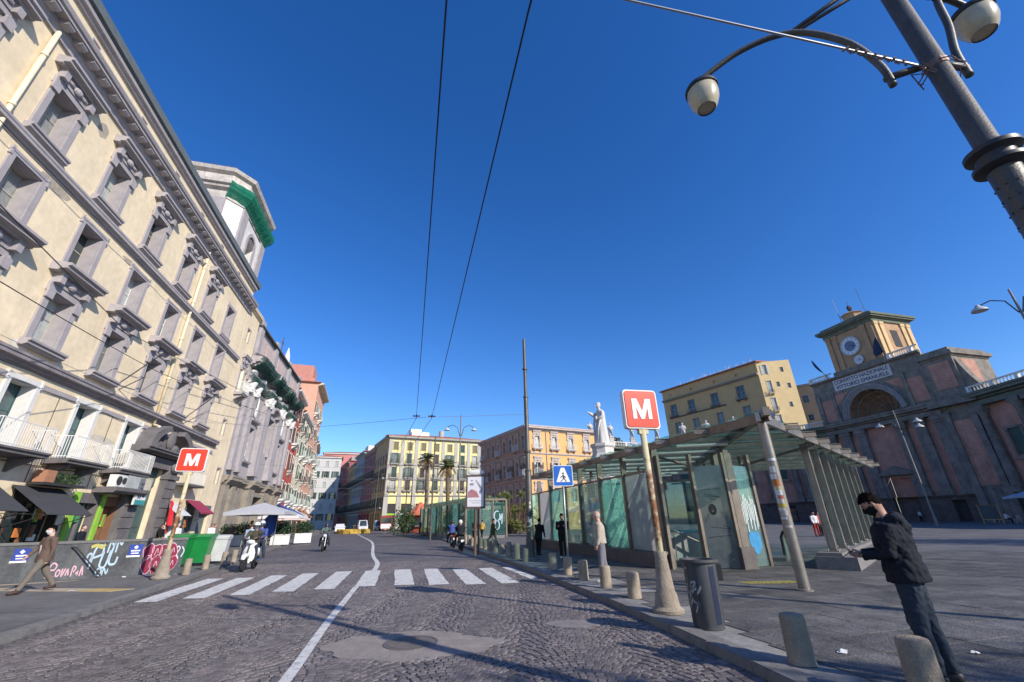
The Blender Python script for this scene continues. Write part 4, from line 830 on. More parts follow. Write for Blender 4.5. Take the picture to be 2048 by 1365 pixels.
# side wall of the yellow palazzo towards the street
SW = 16.0
pos = YA + sdir * (SW + .1)
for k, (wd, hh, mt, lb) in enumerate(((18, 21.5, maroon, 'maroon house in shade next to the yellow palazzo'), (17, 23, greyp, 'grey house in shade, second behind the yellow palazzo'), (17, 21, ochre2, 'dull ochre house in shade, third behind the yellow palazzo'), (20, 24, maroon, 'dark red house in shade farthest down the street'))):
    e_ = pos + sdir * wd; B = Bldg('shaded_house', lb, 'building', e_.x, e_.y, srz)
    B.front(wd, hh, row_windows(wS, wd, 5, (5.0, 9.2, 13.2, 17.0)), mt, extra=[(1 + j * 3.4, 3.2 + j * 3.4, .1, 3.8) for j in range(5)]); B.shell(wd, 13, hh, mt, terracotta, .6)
    m = MB(); m.prof([(y, hh - .7 + z) for y, z in cornice_prof(.7, .68)], 0, wd); B.part('cornice', m, greystone)
    if k in (1, 3): m = MB(); m.bx(3, 9, 2, 9, hh, hh + 3.2); B.part('roof_room', m, [whitepl, greyp][k // 2])
    pos = e_ + sdir * .1
es = YA + sdir * 16
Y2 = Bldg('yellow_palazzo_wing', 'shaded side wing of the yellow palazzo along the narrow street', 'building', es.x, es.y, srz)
Y2.front(15.9, 22, row_windows(wS, 15.9, 5, (5.0, 8.9, 11.9, 15.3)), ochre2, extra=[(1 + j * 3.1, 3 + j * 3.1, .1, 3.8) for j in range(5)]); m = MB(); m.prof([(y, 21.3 + z) for y, z in cornice_prof(.8, .78)], 0, 15.9); Y2.part('cornice', m, greystone)  # duller wall than the yellow front, the street's shade mixed into its colour
m = MB(); m.quad((0, 0, 22), (15.9, 0, 22), (15.9, 3, 22.5), (0, 3, 22.5)); Y2.part('roof', m, terracotta)

# ---------------------------------------------------------------- orange palazzo
orangep = mat('orange_plaster', (.72, .42, .17), .85, .12, .7, streak=.15, stain=(.45, .27, .14)); pinkgrey = mat('pink_grey_stucco', (.52, .44, .40), .85, .12, .8)
OC = Vector((2.6, 83.0)); OR = Vector((17.34, 90.35)); OL = Vector((-8.1, 102.7))
rd = OR - OC; orz = math.atan2(rd.y, rd.x)
O = Bldg('orange_palazzo', 'orange palazzo with white shuttered windows and grey cornice', 'building', OC.x, OC.y, orz)
wo1 = win_proto(1.2, 2.4, .25, .2, .08, stone=pinkgrey, sashm=white_paint, pane=panes[1], hood=.35, hoodw=.12, balcony=(2.1, .6), rail=white_paint, slabm=pinkgrey); wo2 = win_proto(1.2, 2.3, .25, .2, .08, stone=pinkgrey, sashm=white_paint, pane=dark_glass, shut=brown_shut, hood=.35, hoodw=.12, balcony=(2.1, .6), rail=white_paint, slabm=pinkgrey)
wo3 = win_proto(1.3, 2.6, .25, .2, .08, stone=pinkgrey, sashm=white_paint, pane=panes[3], hood=.35, hoodw=.12)
its = []
for k in range(4): x = 2.2 + k * 4.0; its += [(wo1, x, 14.6), (wo2, x, 9.6), (wo3, x, 4.6)]
O.front(rd.length + 1, 18.7, its, orangep, z0=-.5); O.o.location = (2.6 * .82, 83.0 * .82, .297); O.o.scale = (.82, .82, .82)   # same proportions, a storey lower
ld = OC - OL; lrz = math.atan2(ld.y, ld.x); lw = ld.length; off = (OL - OC); ca, sa = math.cos(-orz), math.sin(-orz); lx, ly = ca * off.x - sa * off.y, sa * off.x + ca * off.y
its = []
for k in range(8): x = 1.6 + k * 2.75; its += [(wo3 if k % 3 else wo1, x, 14.6), (wo2 if k % 2 else wo3, x, 9.6), (wo3, x, 4.6)]
O.front(lw, 18.7, its, mat('orange_plaster_shaded', (.52, .30, .17), .85, .12, .7, streak=.2), lx, ly, lrz - orz, z0=-.5)  # darker copy of the orange: this face's shade is in its colour
m = MB(); m.prof([(y, 18.0 + z) for y, z in cornice_prof(.9, 1.0)], -.6, rd.length + 1); O.part('cornice', m, pinkgrey)
m = MB(); m.prof([(y, 18.0 + z) for y, z in cornice_prof(.9, 1.0)], 0, lw + .5); O.part('cornice', m, pinkgrey, loc=(lx, ly, 0), rz=lrz - orz)
for z in (8.6, 13.4):
    m = MB(); m.prof([(y, z + q) for y, q in cornice_prof(.25, .35)], 0, rd.length + 1); O.part('string_course', m, pinkgrey); m = MB(); m.prof([(y, z + q) for y, q in cornice_prof(.25, .35)], 0, lw); O.part('string_course', m, pinkgrey, loc=(lx, ly, 0), rz=lrz - orz)
m = MB(); m.add([(-.6, -.6, 19.02), (rd.length + 1, -.6, 19.02), (rd.length + 1, 14, 19.02), (lx, ly, 19.02), (6, 8, 20.4)], [(0, 1, 4), (1, 2, 4), (2, 3, 4), (3, 0, 4)]); O.part('roof', m, terracotta)
m = MB(); m.tube([(4.3, -.12, 18), (4.3, -.12, .2)], .08, 8); O.part('drainpipe', m, pinkgrey)

# ---------------------------------------------------------------- ochre block on the rise behind the crescent
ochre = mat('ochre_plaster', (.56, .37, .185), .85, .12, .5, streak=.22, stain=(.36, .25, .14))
A_ = Vector((55.5, 150.1)); B_ = Vector((73.8, 118.9)); C_ = Vector((82.1, 117.1)); dd = B_ - A_; brz = math.atan2(dd.y, dd.x)
OCH = Bldg('ochre_block', 'tall ochre apartment block with sunlit end wall above the crescent', 'building', A_.x, A_.y, brz)
wc = [win_proto(2.2, 4.0, .4, .2, .08, stone=darkstone, pane=dark_glass, balcony=(3.4, .9), rail=mat('grey_rail', (.3, .29, .28), .6), slabm=darkstone), win_proto(1.9, 3.7, .4, .18, .07, stone=darkstone, pane=panes[3], bars=1)]
L1 = dd.length; its = []
for k, x in enumerate((4.0, 11.5, 20.5, 29.5)): its += [(wc[0], x, 34.4), (wc[1], x + .6, 28.2), (wc[1], x, 22.8), (wc[1], x, 17.5)]
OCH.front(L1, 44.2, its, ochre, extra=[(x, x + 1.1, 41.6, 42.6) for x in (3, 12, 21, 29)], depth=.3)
m = MB(); m.prof([(y, 40.0 + z) for y, z in cornice_prof(.9, .8)], 0, L1); OCH.part('cornice', m, mat('ochre_grey', (.30, .25, .21), .85, .15, 1)); m = MB(); m.prof([(y, 33.7 + z) for y, z in cornice_prof(.5, .4)], 2, 24); OCH.part('balcony_band', m, darkstone)
off = C_ - B_; e2 = math.atan2(off.y, off.x); L2 = off.length
wl_ = [win_proto(1.1, 3.0, .25, .1, .05, stone=cream, shut=white_paint, pane=panes[1]), win_proto(.8, 1.5, .25, .08, .04, stone=cream, pane=dark_glass), win_proto(1.3, 3.8, .25, .1, .05, stone=cream, sashm=white_paint, pane=panes[1], balcony=(1.5, .7), rail=dark_metal)]
OCH.front(L2 + .6, 44.2, [(wl_[0], 2.0, 40.2), (wl_[1], 6.6, 40.6), (wl_[2], 2.2, 34.4), (wl_[1], 4.6, 36.2), (wl_[1], 7.4, 35.6), (wl_[2], 2.2, 29.2), (wl_[2], 2.4, 24.2), (wl_[1], 6.5, 30)], mat('ochre_plaster_sunlit', (.78, .57, .29), .85, .1, .5, streak=.15), L1, 0, e2 - brz)  # end wall in a lighter ochre, its sunlight painted into the plaster
m = MB(); m.add([(-.6, -.7, 44.2), (L1 + .6, -.7, 44.2), (L1 + 4, 9, 44.2), (-.6, 9, 44.2), (-.6, -.7, 44.6), (L1 + .6, -.7, 44.6), (L1 + 4, 9, 44.6), (-.6, 9, 44.6), (6, 5, 46), (L1 - 3, 5, 46)], [(3, 2, 1, 0), (0, 1, 5, 4), (1, 2, 6, 5), (3, 0, 4, 7), (4, 5, 9, 8), (5, 6, 9), (6, 7, 8, 9), (7, 4, 8)]); OCH.part('roof', m, terracotta)
rr = random.Random(2); m = MB()
for k in range(46):
    x = rr.uniform(0, L1); z = 44.6 + (x > 3) * .3; h_ = rr.uniform(.4, 1.3); m.bx(x - .03, x + .03, .5, .56, z, z + h_); m.bar((x - .4, .53, z + h_ * .9), (x + .4, .53, z + h_ * .9), .04)
OCH.part('roof_aerials', m, white_paint)
house('small_ochre_house', 'small peach house with gabled roof tucked beside the clock tower', Vector((88.5, 126.5)), 13, 38.5, 9, mat('peach_plaster', (.62, .40, .24), .85, .12, .5, streak=.2), [win_proto(1.6, 2.2, .25, .25, .08, stone=pinkgrey, pane=panes[3]), win_proto(1.4, 1.8, .25, .2, .08, stone=pinkgrey)], 3, (22, 27.5, 33), rz=R(-40), trim=pinkgrey)
# ================================================================ crescent with clock tower
pinkwall = mat('faded_red_plaster', (.50, .26, .19), .88, .32, .6, .3, 10, streak=.6, stain=(.25, .15, .13))
darkst = mat('dark_tuff', (.235, .205, .172), .9, .45, .8, .5, 8, streak=.6, stain=(.10, .095, .09))
tuffbase = mat('tuff_base', (.13, .10, .09), .92, .35, 1.2, .6, 6)
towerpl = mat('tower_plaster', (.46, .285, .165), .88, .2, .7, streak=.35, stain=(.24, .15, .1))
towerlit = mat('tower_pilaster_sunlit', (.66, .47, .25), .88, .15, .7, streak=.25)  # side pilasters lighter than the front ones: sunlight put into their colour
moss = mat('mossy_cornice', (.16, .17, .13), .92, .35, 1.5, .4, 10, streak=.5, stain=(.05, .12, .09))
CX = Bldg('crescent', 'crescent building of dark columns and faded red panels with clock tower', 'building', 66.6, 75.9, R(-75))
def balustrade(name, m_, x0, x1, z, y=-.15, ox=0, oy=0, rz=0, sp=.38):
    m = MB(); m.bx(x0, x1, y - .18, y + .18, z, z + .16); m.bx(x0, x1, y - .2, y + .2, z + .95, z + 1.12)
    x = x0
    while x <= x1 - .3:
        m.bx(x, x + .45, y - .2, y + .2, z + .16, z + .95); x += 3.6
    r_ = CX.part(name, m, m_, loc=(ox, oy, 0), rz=rz); m = MB(); x = x0 + .65
    while x < x1 - .2:
        if ((x - x0) % 3.6) > .5: m.lathe([(.09, 0), (.13, .22), (.06, .5), (.1, .79)], 6, (x, y, z + .16), cap=False)
        x += sp
    CX.part('balusters', m, white_stone, r_)
def wing(ox, oy, rz, L, shut=True, nb=None):
    """one straight run of the crescent: base, red wall, paired half columns, entablature, balustrade"""
    n = max(1, int(round(L / 7.0))); sp = L / n; holes = [(k * sp + sp / 2 - .85, k * sp + sp / 2 + .85, 8.6, 12.2) for k in range(n)] + [(k * sp + sp / 2 - 1.0, k * sp + sp / 2 + 1.0, .12, 3.3) for k in range(n)]
    m = MB(); wall_grid(m, 0, L, 3.9, 16.0, holes[:n], .3); CX.part('wall', m, pinkwall, loc=(ox, oy, 0), rz=rz)
    m = MB(); wall_grid(m, 0, L, 0, 3.9, holes[n:], .5, -.3); m.prof([(y - .3, 3.5 + z) for y, z in cornice_prof(.2, .4)][::1], 0, L); CX.part('base_wall', m, tuffbase, loc=(ox, oy, 0), rz=rz)
    ca, sa = math.cos(rz), math.sin(rz)
    for k in range(n):
        xm = k * sp + sp / 2
        m = MB(); m.bx(xm - 1.2, xm - .85, -.12, .01, 8.3, 12.5); m.bx(xm + .85, xm + 1.2, -.12, .01, 8.3, 12.5); m.bx(xm - .85, xm + .85, -.12, .01, 12.2, 12.5); m.bx(xm - 1.4, xm + 1.4, -.3, .01, 8.0, 8.3); w_ = CX.part('window', m, darkst, loc=(ox, oy, 0), rz=rz)
        m = MB(); m.bx(xm - .85, xm + .85, .12, .18, 8.6, 12.2)
        for j in range(12): m.bx(xm - .8, xm + .8, .08, .12, 8.7 + j * .29, 8.85 + j * .29)
        CX.part('shutter', m, green_shut, w_)
        m = MB(); m.bx(xm - 1.0, xm + 1.0, .15, .2, .12, 3.3); m.i = 1; m.bx(xm - .7, xm + .6, .1, .15, .12, 2.6); CX.part('shop_front', m, [dark_in, dark_glass], loc=(ox, oy, 0), rz=rz)
        for dx in (-.95, .95):
            x = k * sp + dx if not (k == 0 and dx < 0) else None
            if x is None: continue
            m = MB(); m.bx(x - .75, x + .75, -1.0, 0, 3.9, 4.7); m.lathe([(.72, 4.7), (.6, 5.0), (.6, 5.1), (.58, 9), (.5, 14.6), (.6, 14.9), (.72, 15.2), (.72, 15.4)], 14, (x, -.45, 0)); m.bx(x - .78, x + .78, -1.1, 0, 15.4, 15.95)
            CX.part('column', m, darkst, loc=(ox, oy, 0), rz=rz, autosmooth=40)
    m = MB(); m.bx(0, L, -.95, .3, 15.95, 16.6); m.prof([(y - .3, 16.6 + z) for y, z in cornice_prof(1.5, 1.3)], 0, L); CX.part('entablature', m, moss, loc=(ox, oy, 0), rz=rz)
    m = MB(); m.bx(0, L, -.3, 7, 17.6, 17.95); m.bx(0, L, 6.6, 7, 0, 17.6); CX.part('roof', m, darkst, loc=(ox, oy, 0), rz=rz)
    balustrade('balustrade', white_stone, 0, L, 17.95, -.3, ox, oy, rz, .5)
# central block, lower order
W2 = 10.2
m = MB(); wall_grid(m, -W2, W2, 3.9, 16.0, [(-2.0, 2.0, 3.9, 7.2)], .8); CX.part('wall', m, pinkwall)
m = MB(); wall_grid(m, -W2, W2, 0, 3.9, [(-2.0, 2.0, 0, 3.9), (-8.3, -6.5, .12, 3.2), (6.4, 8.2, .12, 3.2)], .8, -.35); m.prof([(y - .35, 3.5 + z) for y, z in cornice_prof(.25, .4)], -W2, -2.1); m.prof([(y - .35, 3.5 + z) for y, z in cornice_prof(.25, .4)], 2.1, W2); CX.part('base_wall', m, tuffbase)
m = MB(); m.bx(-2.0, 2.0, 2.6, 2.7, 0, 7.2); m.i = 1; m.bx(-8.3, -6.5, .3, .35, .12, 3.2); m.bx(6.4, 8.2, .3, .35, .12, 3.2); CX.part('doorway', m, [dark_in, dark_in])
for x in (-9.2, -6.3, -3.4, 3.4, 6.3, 9.2):
    m = MB(); m.bx(x - .95, x + .95, -.8, .01, 3.9, 4.7); m.bx(x - .78, x + .78, -.6, .01, 4.7, 14.8); m.bx(x - .9, x + .9, -.75, .01, 14.8, 15.3); m.bx(x - 1.0, x + 1.0, -.9, .01, 15.3, 15.95); CX.part('pilaster', m, darkst)
m = MB(); m.prof([(y, 7.3 + z) for y, z in cornice_prof(.8, .5)], -2.9, 2.9); m.add([(-2.9, -.8, 7.8), (2.9, -.8, 7.8), (0, -.8, 9.0), (-2.9, .01, 7.8), (2.9, .01, 7.8), (0, .01, 9.0)], [(0, 1, 2), (0, 2, 5, 3), (1, 4, 5, 2)]); m.bx(-2.6, -2.0, -.4, .01, 3.9, 7.3); m.bx(2.0, 2.6, -.4, .01, 3.9, 7.3); CX.part('door_pediment', m, darkst)
m = MB(); m.bx(-W2, W2, -1.0, .3, 15.95, 16.6); m.prof([(y - .3, 16.6 + z) for y, z in cornice_prof(1.3, 1.3)], -W2 - .3, W2 + .3); CX.part('entablature', m, darkst)
# attic with the great niche
R1, R2, ZC, ZT = 4.6, 5.6, 18.3, 24.1
m = MB(); N = 28; top = []
for k in range(N):
    a0, a1 = math.pi * (1 - k / N), math.pi * (1 - (k + 1) / N); x0, x1 = R1 * math.cos(a0), R1 * math.cos(a1)
    m.quad((x0, 0, ZC + R1 * math.sin(a0)), (x1, 0, ZC + R1 * math.sin(a1)), (x1, 0, ZT), (x0, 0, ZT))
m.quad((-W2, 0, 17.8), (-R1, 0, 17.8), (-R1, 0, ZT), (-W2, 0, ZT)); m.quad((R1, 0, 17.8), (W2, 0, 17.8), (W2, 0, ZT), (R1, 0, ZT)); m.bx(-W2, W2, 0.0, 9, ZT, 26.4); m.bx(-W2, -W2 + .2, .001, 9, 17.8, ZT); m.bx(W2 - .2, W2, .001, 9, 17.8, ZT)
CX.part('attic_wall', m, darkst)
m = MB()
for k in range(N):
    a0, a1 = math.pi * (1 - k / N), math.pi * (1 - (k + 1) / N)
    for r0, r1, y in ((R1, R1 + .35, -.18), (R1 + .35, R1 + .7, -.3), (R1 + .7, R2, -.42)):
        q = [(r0 * math.cos(a0), ZC + r0 * math.sin(a0)), (r0 * math.cos(a1), ZC + r0 * math.sin(a1)), (r1 * math.cos(a1), ZC + r1 * math.sin(a1)), (r1 * math.cos(a0), ZC + r1 * math.sin(a0))]
        m.add([(x, yy_, z) for yy_ in (y, .01) for x, z in q], [(0, 1, 2, 3), (0, 4, 5, 1), (2, 6, 7, 3)])
CX.part('arch', m, mat('grey_arch_stone', (.28, .265, .26), .88, .25, 1.2, .3, 8, streak=.3))
m = MB(); M_ = 10
for i in range(M_):
    for k in range(N):
        def sp_(i_, k_):
            ph = math.pi / 2 * i_ / M_; th = math.pi * k_ / N; return (R1 * math.cos(th) * math.cos(ph) , .02 + R1 * math.sin(ph) * 1.0, ZC + R1 * math.sin(th) * math.cos(ph))
        m.quad(sp_(i, k), sp_(i, k + 1), sp_(i + 1, k + 1), sp_(i + 1, k))
NI = CX.part('niche_vault', m, mat('niche_brown', (.24, .15, .10), .9, .3, 1, streak=.2), smooth=True); m = MB()
for k in range(0, 9):
    th = math.pi * k / 8; m.tube([(R1 * .985 * math.cos(th) * math.cos(ph), .03 + R1 * .985 * math.sin(ph), ZC + R1 * .985 * math.sin(th) * math.cos(ph)) for ph in [math.pi / 2 * j / 10 for j in range(10)]], .16, 4)
for j in (2, 4, 6): ph = math.pi / 2 * j / 9; m.tube([(R1 * .985 * math.cos(t) * math.cos(ph), .03 + R1 * .985 * math.sin(ph), ZC + R1 * .985 * math.sin(t) * math.cos(ph)) for t in [math.pi * q / 20 for q in range(21)]], .16, 4)
CX.part('vault_rib', m, darkst, NI)
for sx in (-1, 1):
    m = MB(); m.bx(sx * 8.0 - 1.2, sx * 8.0 + 1.2, -.08, .0, 18.6, 22.8); CX.part('red_panel', m, pinkwall); m = MB(); m.add([(sx * 3.3, -.06, 23.5), (sx * 6.3, -.06, 23.5), (sx * 6.3, -.06, 21.2), (sx * 3.3, .0, 23.5), (sx * 6.3, 0, 23.5), (sx * 6.3, 0, 21.2)], [(0, 1, 2) if sx > 0 else (2, 1, 0)]); CX.part('red_panel', m, pinkwall)
    m = MB(); m.bx(sx * 6.5 - .3, sx * 6.5 + .3, -.3, 0, 17.8, 24.1); m.bx(sx * 9.7 - .45, sx * 9.7 + .45, -.3, 0, 17.8, 24.1); CX.part('pilaster_strip', m, darkst)
m = MB(); m.prof([(y, 26.4 + z) for y, z in cornice_prof(.6, .5)], -W2 - .1, W2 + .1); CX.part('attic_cornice', m, darkst)
m = MB(); m.bx(-5.6, 5.2, -.16, 0, 24.15, 26.3); TP = CX.part('inscription_panel', m, mat('pale_marble', (.60, .56, .56), .8, .12, 1, streak=.2))
def text_mesh(body, size, m_, ext=.015, align='CENTER'):
    cu = bpy.data.curves.new('lettering', 'FONT'); cu.body = body; cu.size = size; cu.extrude = ext; cu.align_x = align; cu.align_y = 'CENTER'
    me = eval_mesh(bpy.data.objects.new('lettering', cu)); bpy.data.curves.remove(cu)
    me.materials.clear(); me.materials.append(m_); return me
ink = mat('dark_lettering', (.10, .08, .13), .8, .1, 4)
for i, (t_, z, s_) in enumerate((('CONVITTO NAZIONALE', 25.72, 1.02), ('VITTORIO EMANUELE', 24.72, 1.02))):
    me = text_mesh(t_, s_, ink, .03); o = link('lettering', me, TP, (-.2, -.18, z), rot=(R(90), 0, 0)); wx = max(v.co.x for v in me.vertices) * 2; o.scale = (min(1, 10.2 / wx), 1, 1)
balustrade('balustrade', white_stone, 5.4, W2 + .2, 26.9); balustrade('balustrade', white_stone, -W2 - .2, -5.4, 26.9)
# clock tower
TW = 4.75; m = MB(); m.bx(-TW, TW, .6, .6 + 2 * TW, 26.4, 35.4); TO = CX.part('clock_tower', m, towerpl)
m = MB(); m.bx(-TW - .4, TW + .4, .2, 1.0 + 2 * TW, 26.4, 27.9); CX.part('tower_base', m, darkst, TO)
for y_, ax in ((.6, 0), (.6 + 2 * TW, 1)):
    for x in (-4.2, -2.9, 2.9, 4.2):
        m = MB(); s_ = -1 if ax == 0 else 1; ya, yb = sorted((y_, y_ + s_ * .22)); m.bx(x - .42, x + .42, ya, yb, 27.9, 34.65); m.bx(x - .52, x + .52, min(ya, ya), yb, 34.6, 35.1); CX.part('pilaster', m, towerpl, TO)
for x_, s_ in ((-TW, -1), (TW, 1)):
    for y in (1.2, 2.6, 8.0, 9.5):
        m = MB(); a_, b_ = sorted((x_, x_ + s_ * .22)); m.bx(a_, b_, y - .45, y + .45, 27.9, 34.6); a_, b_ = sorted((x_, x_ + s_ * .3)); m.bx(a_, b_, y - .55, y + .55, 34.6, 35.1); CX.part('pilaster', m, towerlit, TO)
    m = MB(); a_, b_ = sorted((x_, x_ + s_ * .05)); m.bx(a_, b_, 4.4, 6.2, 30.2, 33.6); CX.part('window', m, dark_in, TO)
m = MB(); po = lambda e: [(-TW - e, .6 - e), (TW + e, .6 - e), (TW + e, .6 + 2 * TW + e), (-TW - e, .6 + 2 * TW + e)]
for e, z0, z1 in ((.25, 35.1, 35.7), (.4, 35.7, 35.95), (.85, 35.95, 36.25), (1.05, 36.25, 36.7), (.3, 36.7, 37.2)): m.prism(po(e), z0, z1)
CX.part('tower_cornice', m, moss, TO)
m = MB(); m.lathe([(2.2, 37.2), (2.2, 37.9), (1.7, 38.1), (1.7, 39.3), (2.0, 39.5), (1.2, 39.9), (.5, 40.1)], 8, (-.6, 4.5, 0)); CX.part('belfry', m, towerpl, TO)
m = MB(); m.tube([(-.6, 4.5, 40), (-.6, 4.5, 42.6)], .06, 5); m.ball((-.6, 4.5, 41), (.5, .5, .7), 6, 4); m.tube([(-2.2, 3.5, 37), (-2.6, 3.5, 44)], .05, 5); m.tube([(1.8, 5, 37), (1.6, 5, 44.5)], .05, 5); CX.part('aerial', m, dark_metal, TO)
def clock(x, z, r, dark):
    T = Matrix.Translation((x, .6, z)) @ Matrix.Rotation(R(90), 4, 'X')
    m = MB(); m.lathe([(r * 1.12, 0), (r * 1.12, .3), (r, .34), (r, .24)], 36, M=T, cap=False); m.i = 1; m.lathe([(r, .24), (r * .62, .245)], 36, M=T, cap=False); m.i = 2; m.lathe([(r * .62, .245), (0.001, .25)], 36, M=T, cap=False)
    for k in range(12): a = k * math.pi / 6; m.box(None, (r * .05, r * .16, .02), M=T @ Matrix.Rotation(a, 4, 'Z') @ Matrix.Translation((0, r * .84, .26)))
    c_ = CX.part('clock_face', m, [greystone, mat('dial_white', (.66, .68, .72), .5, .1, 2), dark], TO, smooth=False)
    m = MB(); m.box(None, (r * .05, r * .8, .02), M=T @ Matrix.Rotation(R(-110), 4, 'Z') @ Matrix.Translation((0, r * .38, .29))); m.box(None, (r * .08, r * .5, .02), M=T @ Matrix.Rotation(R(-100), 4, 'Z') @ Matrix.Translation((0, r * .2, .315))); CX.part('clock_hands', m, ink, c_)
clock(-.3, 32.0, 1.75, mat('dial_blue', (.13, .18, .26), .4, .2, 1)); clock(.35, 28.9, .85, mat('dial_pale', (.5, .52, .56), .5, .1, 2))
# right shoulder block and wings
m = MB(); m.bx(W2, 14.2, -.6, 8, 0, 25.2); SHB = CX.part('shoulder_block', m, darkst); m = MB(); m.bx(10.8, 13.6, -.68, -.6, 5, 14.5); CX.part('red_panel', m, pinkwall, SHB); m = MB(); m.bx(14.2, 14.27, .6, 4.4, 20.0, 24.0); m.bx(10.8, 13.6, -.68, -.6, 19.5, 23.8); CX.part('red_panel', m, pinkwall, SHB)
m = MB(); [m.prism([(W2 - e, -.6 - e), (14.2 + e, -.6 - e), (14.2 + e, 8 + e), (W2 - e, 8 + e)], z0, z1) for e, z0, z1 in ((.15, 24.4, 24.7), (.5, 24.7, 25.3), (.02, 25.3, 25.9))]; CX.part('block_cornice', m, darkst, SHB); m = MB(); m.prism([(W2 - 1.2, -1.8), (15.4, -1.8), (15.4, 9.2), (W2 - 1.2, 9.2)], 16.8, 17.9); CX.part('block_cornice', m, darkst, SHB)
for x in (10.55, 13.85): m = MB(); m.bx(x - .4, x + .4, -1.0, -.6, 3.9, 15.2); m.bx(x - .5, x + .5, -1.1, -.6, 15.2, 15.9); m.bx(x - .5, x + .5, -1.1, -.6, .1, 4.6); CX.part('pilaster', m, darkst, SHB)
m = MB(); n = 10; vs = []
for k in range(n + 1): t = k / n; vs.append((14.2 + 3.2 * t, 18.0 + 6.2 * (1 - t) ** 2.2))
m.add([(x, y, z) for y in (-.2, 1.2) for x, z in vs + [(14.2, 18.0)]], [tuple(range(n + 2)), tuple(range(2 * n + 3, n + 1, -1))] + [(k, n + 2 + k, n + 3 + k, k + 1) for k in range(n)]); CX.part('volute', m, darkst, SHB)
wing(14.2, -.1, R(-19), 42)
cr_, sr_ = math.cos(R(75)), math.sin(R(75))
def toCX(x, y): dx, dy = x - 66.6, y - 75.9; return cr_ * dx - sr_ * dy, sr_ * dx + cr_ * dy
LW = [(64, 85.5), (56.3, 97.5), (45, 106), (31, 108), (18, 102)]
for (xb, yb), (xa, ya) in zip(LW, LW[1:]):
    ax_, ay_ = toCX(xa, ya); bx2, by2 = toCX(xb, yb); wing(ax_, ay_, math.atan2(by2 - ay_, bx2 - ax_), math.hypot(bx2 - ax_, by2 - ay_))
# shop sign on the right wing, flags
q = (14.2 + math.cos(R(-19)) * 9.5, -.1 + math.sin(R(-19)) * 9.5)
m = MB(); m.bx(-.8, 1.4, -1.25, -1.1, 6.0, 7.7); m.i = 1; m.bx(-.6, 1.2, -1.27, -1.25, 6.1, 6.6); CX.part('shop_sign', m, [white_paint, goods[0]], loc=(q[0], q[1], 0), rz=R(-19))
for x, y, z, lb, l_ in ((5.4, -.3, 27.6, 'blue flag on a pole at the right of the clock tower', 3.4), (-6.0, -.3, 26.9, 'dark furled flag on a pole at the left of the clock tower', 2.6)):
    wx_, wy_ = 66.6 + math.cos(R(-75)) * x - math.sin(R(-75)) * y, 75.9 + math.sin(R(-75)) * x + math.cos(R(-75)) * y
    fl = thing('flag', lb, 'flag', (wx_, wy_, z), R(-75)); m = MB(); m.tube([(0, 0, 0), (.4 if l_ > 3 else -1.2, -1.4, 3.6 if l_ > 3 else 4.4)], .05, 6); m.build('pole', dark_metal, fl)
    m = MB(); n = 10; vs = []; tx = .4 if l_ > 3 else -1.2
    for k in range(n + 1):
        t = k / n; w_ = (1.5 if l_ > 3 else .3) * math.sin(math.pi * (.15 + .85 * t)) ; p0 = Vector((tx * (1 - t * .75), -1.4 * (1 - t * .75), (3.6 if l_ > 3 else 4.4) * (1 - t * .75))); vs += [tuple(p0), (p0.x - w_ * .9, p0.y - .15 * math.sin(5 * t), p0.z - w_ * 1.25)]
    m.add(vs, [(2 * k, 2 * k + 2, 2 * k + 3, 2 * k + 1) for k in range(n)]); m.add([(x_, y_ + .02, z_) for x_, y_, z_ in vs], [(2 * k + 1, 2 * k + 3, 2 * k + 2, 2 * k) for k in range(n)]); m.build('cloth', mat('navy_flag', (.02, .045, .11), .7, .2, 1), fl)

# statues along the parapets
def robed(seed, h=2.9, arm=0):
    rr = random.Random(seed); m = MB(); k = h / 2.9; n = 16; prof_ = [(.46, 0), (.5, .08), (.42, .5), (.38, 1.1), (.40, 1.5), (.46, 1.85), (.50, 2.1), (.34, 2.3), (.14, 2.4), (.13, 2.48)]
    vs = []
    for i, (r_, z) in enumerate(prof_):
        for j in range(n):
            th = 2 * math.pi * j / n; f_ = 1 + (.10 * math.sin(5 * th + seed + z) + .05 * math.sin(9 * th + 2 * z)) * (1 if z < 2 else .2); vs.append((r_ * f_ * math.cos(th) * k, r_ * .72 * f_ * math.sin(th) * k, z * k))
    m.add(vs, [(i * n + j, i * n + (j + 1) % n, (i + 1) * n + (j + 1) % n, (i + 1) * n + j) for i in range(len(prof_) - 1) for j in range(n)])
    m.ball((0, -.04 * k, 2.68 * k), (.155 * k, .19 * k, .22 * k), 10, 8); m.ball((0, .03 * k, 2.74 * k), (.18 * k, .19 * k, .18 * k), 8, 6)
    a = rr.uniform(.4, 1.2) if not arm else arm
    m.tube([(-.42 * k, 0, 2.15 * k), (-.62 * k, -.2 * k, 1.8 * k), (-.5 * k - .3 * k * a, -.5 * k, (1.7 + .4 * a) * k)], [.15 * k, .12 * k, .07 * k], 8); m.tube([(.42 * k, 0, 2.15 * k), (.56 * k, -.12 * k, 1.7 * k), (.25 * k, -.4 * k, 1.5 * k)], [.15 * k, .12 * k, .08 * k], 8)
    m.tube([(.3 * k, -.3 * k, .1 * k), (.1 * k, -.42 * k, 1.2 * k), (-.35 * k, -.3 * k, 2.0 * k)], [.12 * k, .1 * k, .08 * k], 6)
    return m
stm = mat('statue_marble', (.58, .55, .52), .8, .2, 1.5, .2, 10, streak=.35, stain=(.25, .23, .2))
ST = [(18.7, 102), (24.2, 104.6), (30.2, 107.3), (36.5, 107), (43.0, 106), (48, 103.5), (53, 99.8), (58.6, 93.5)]
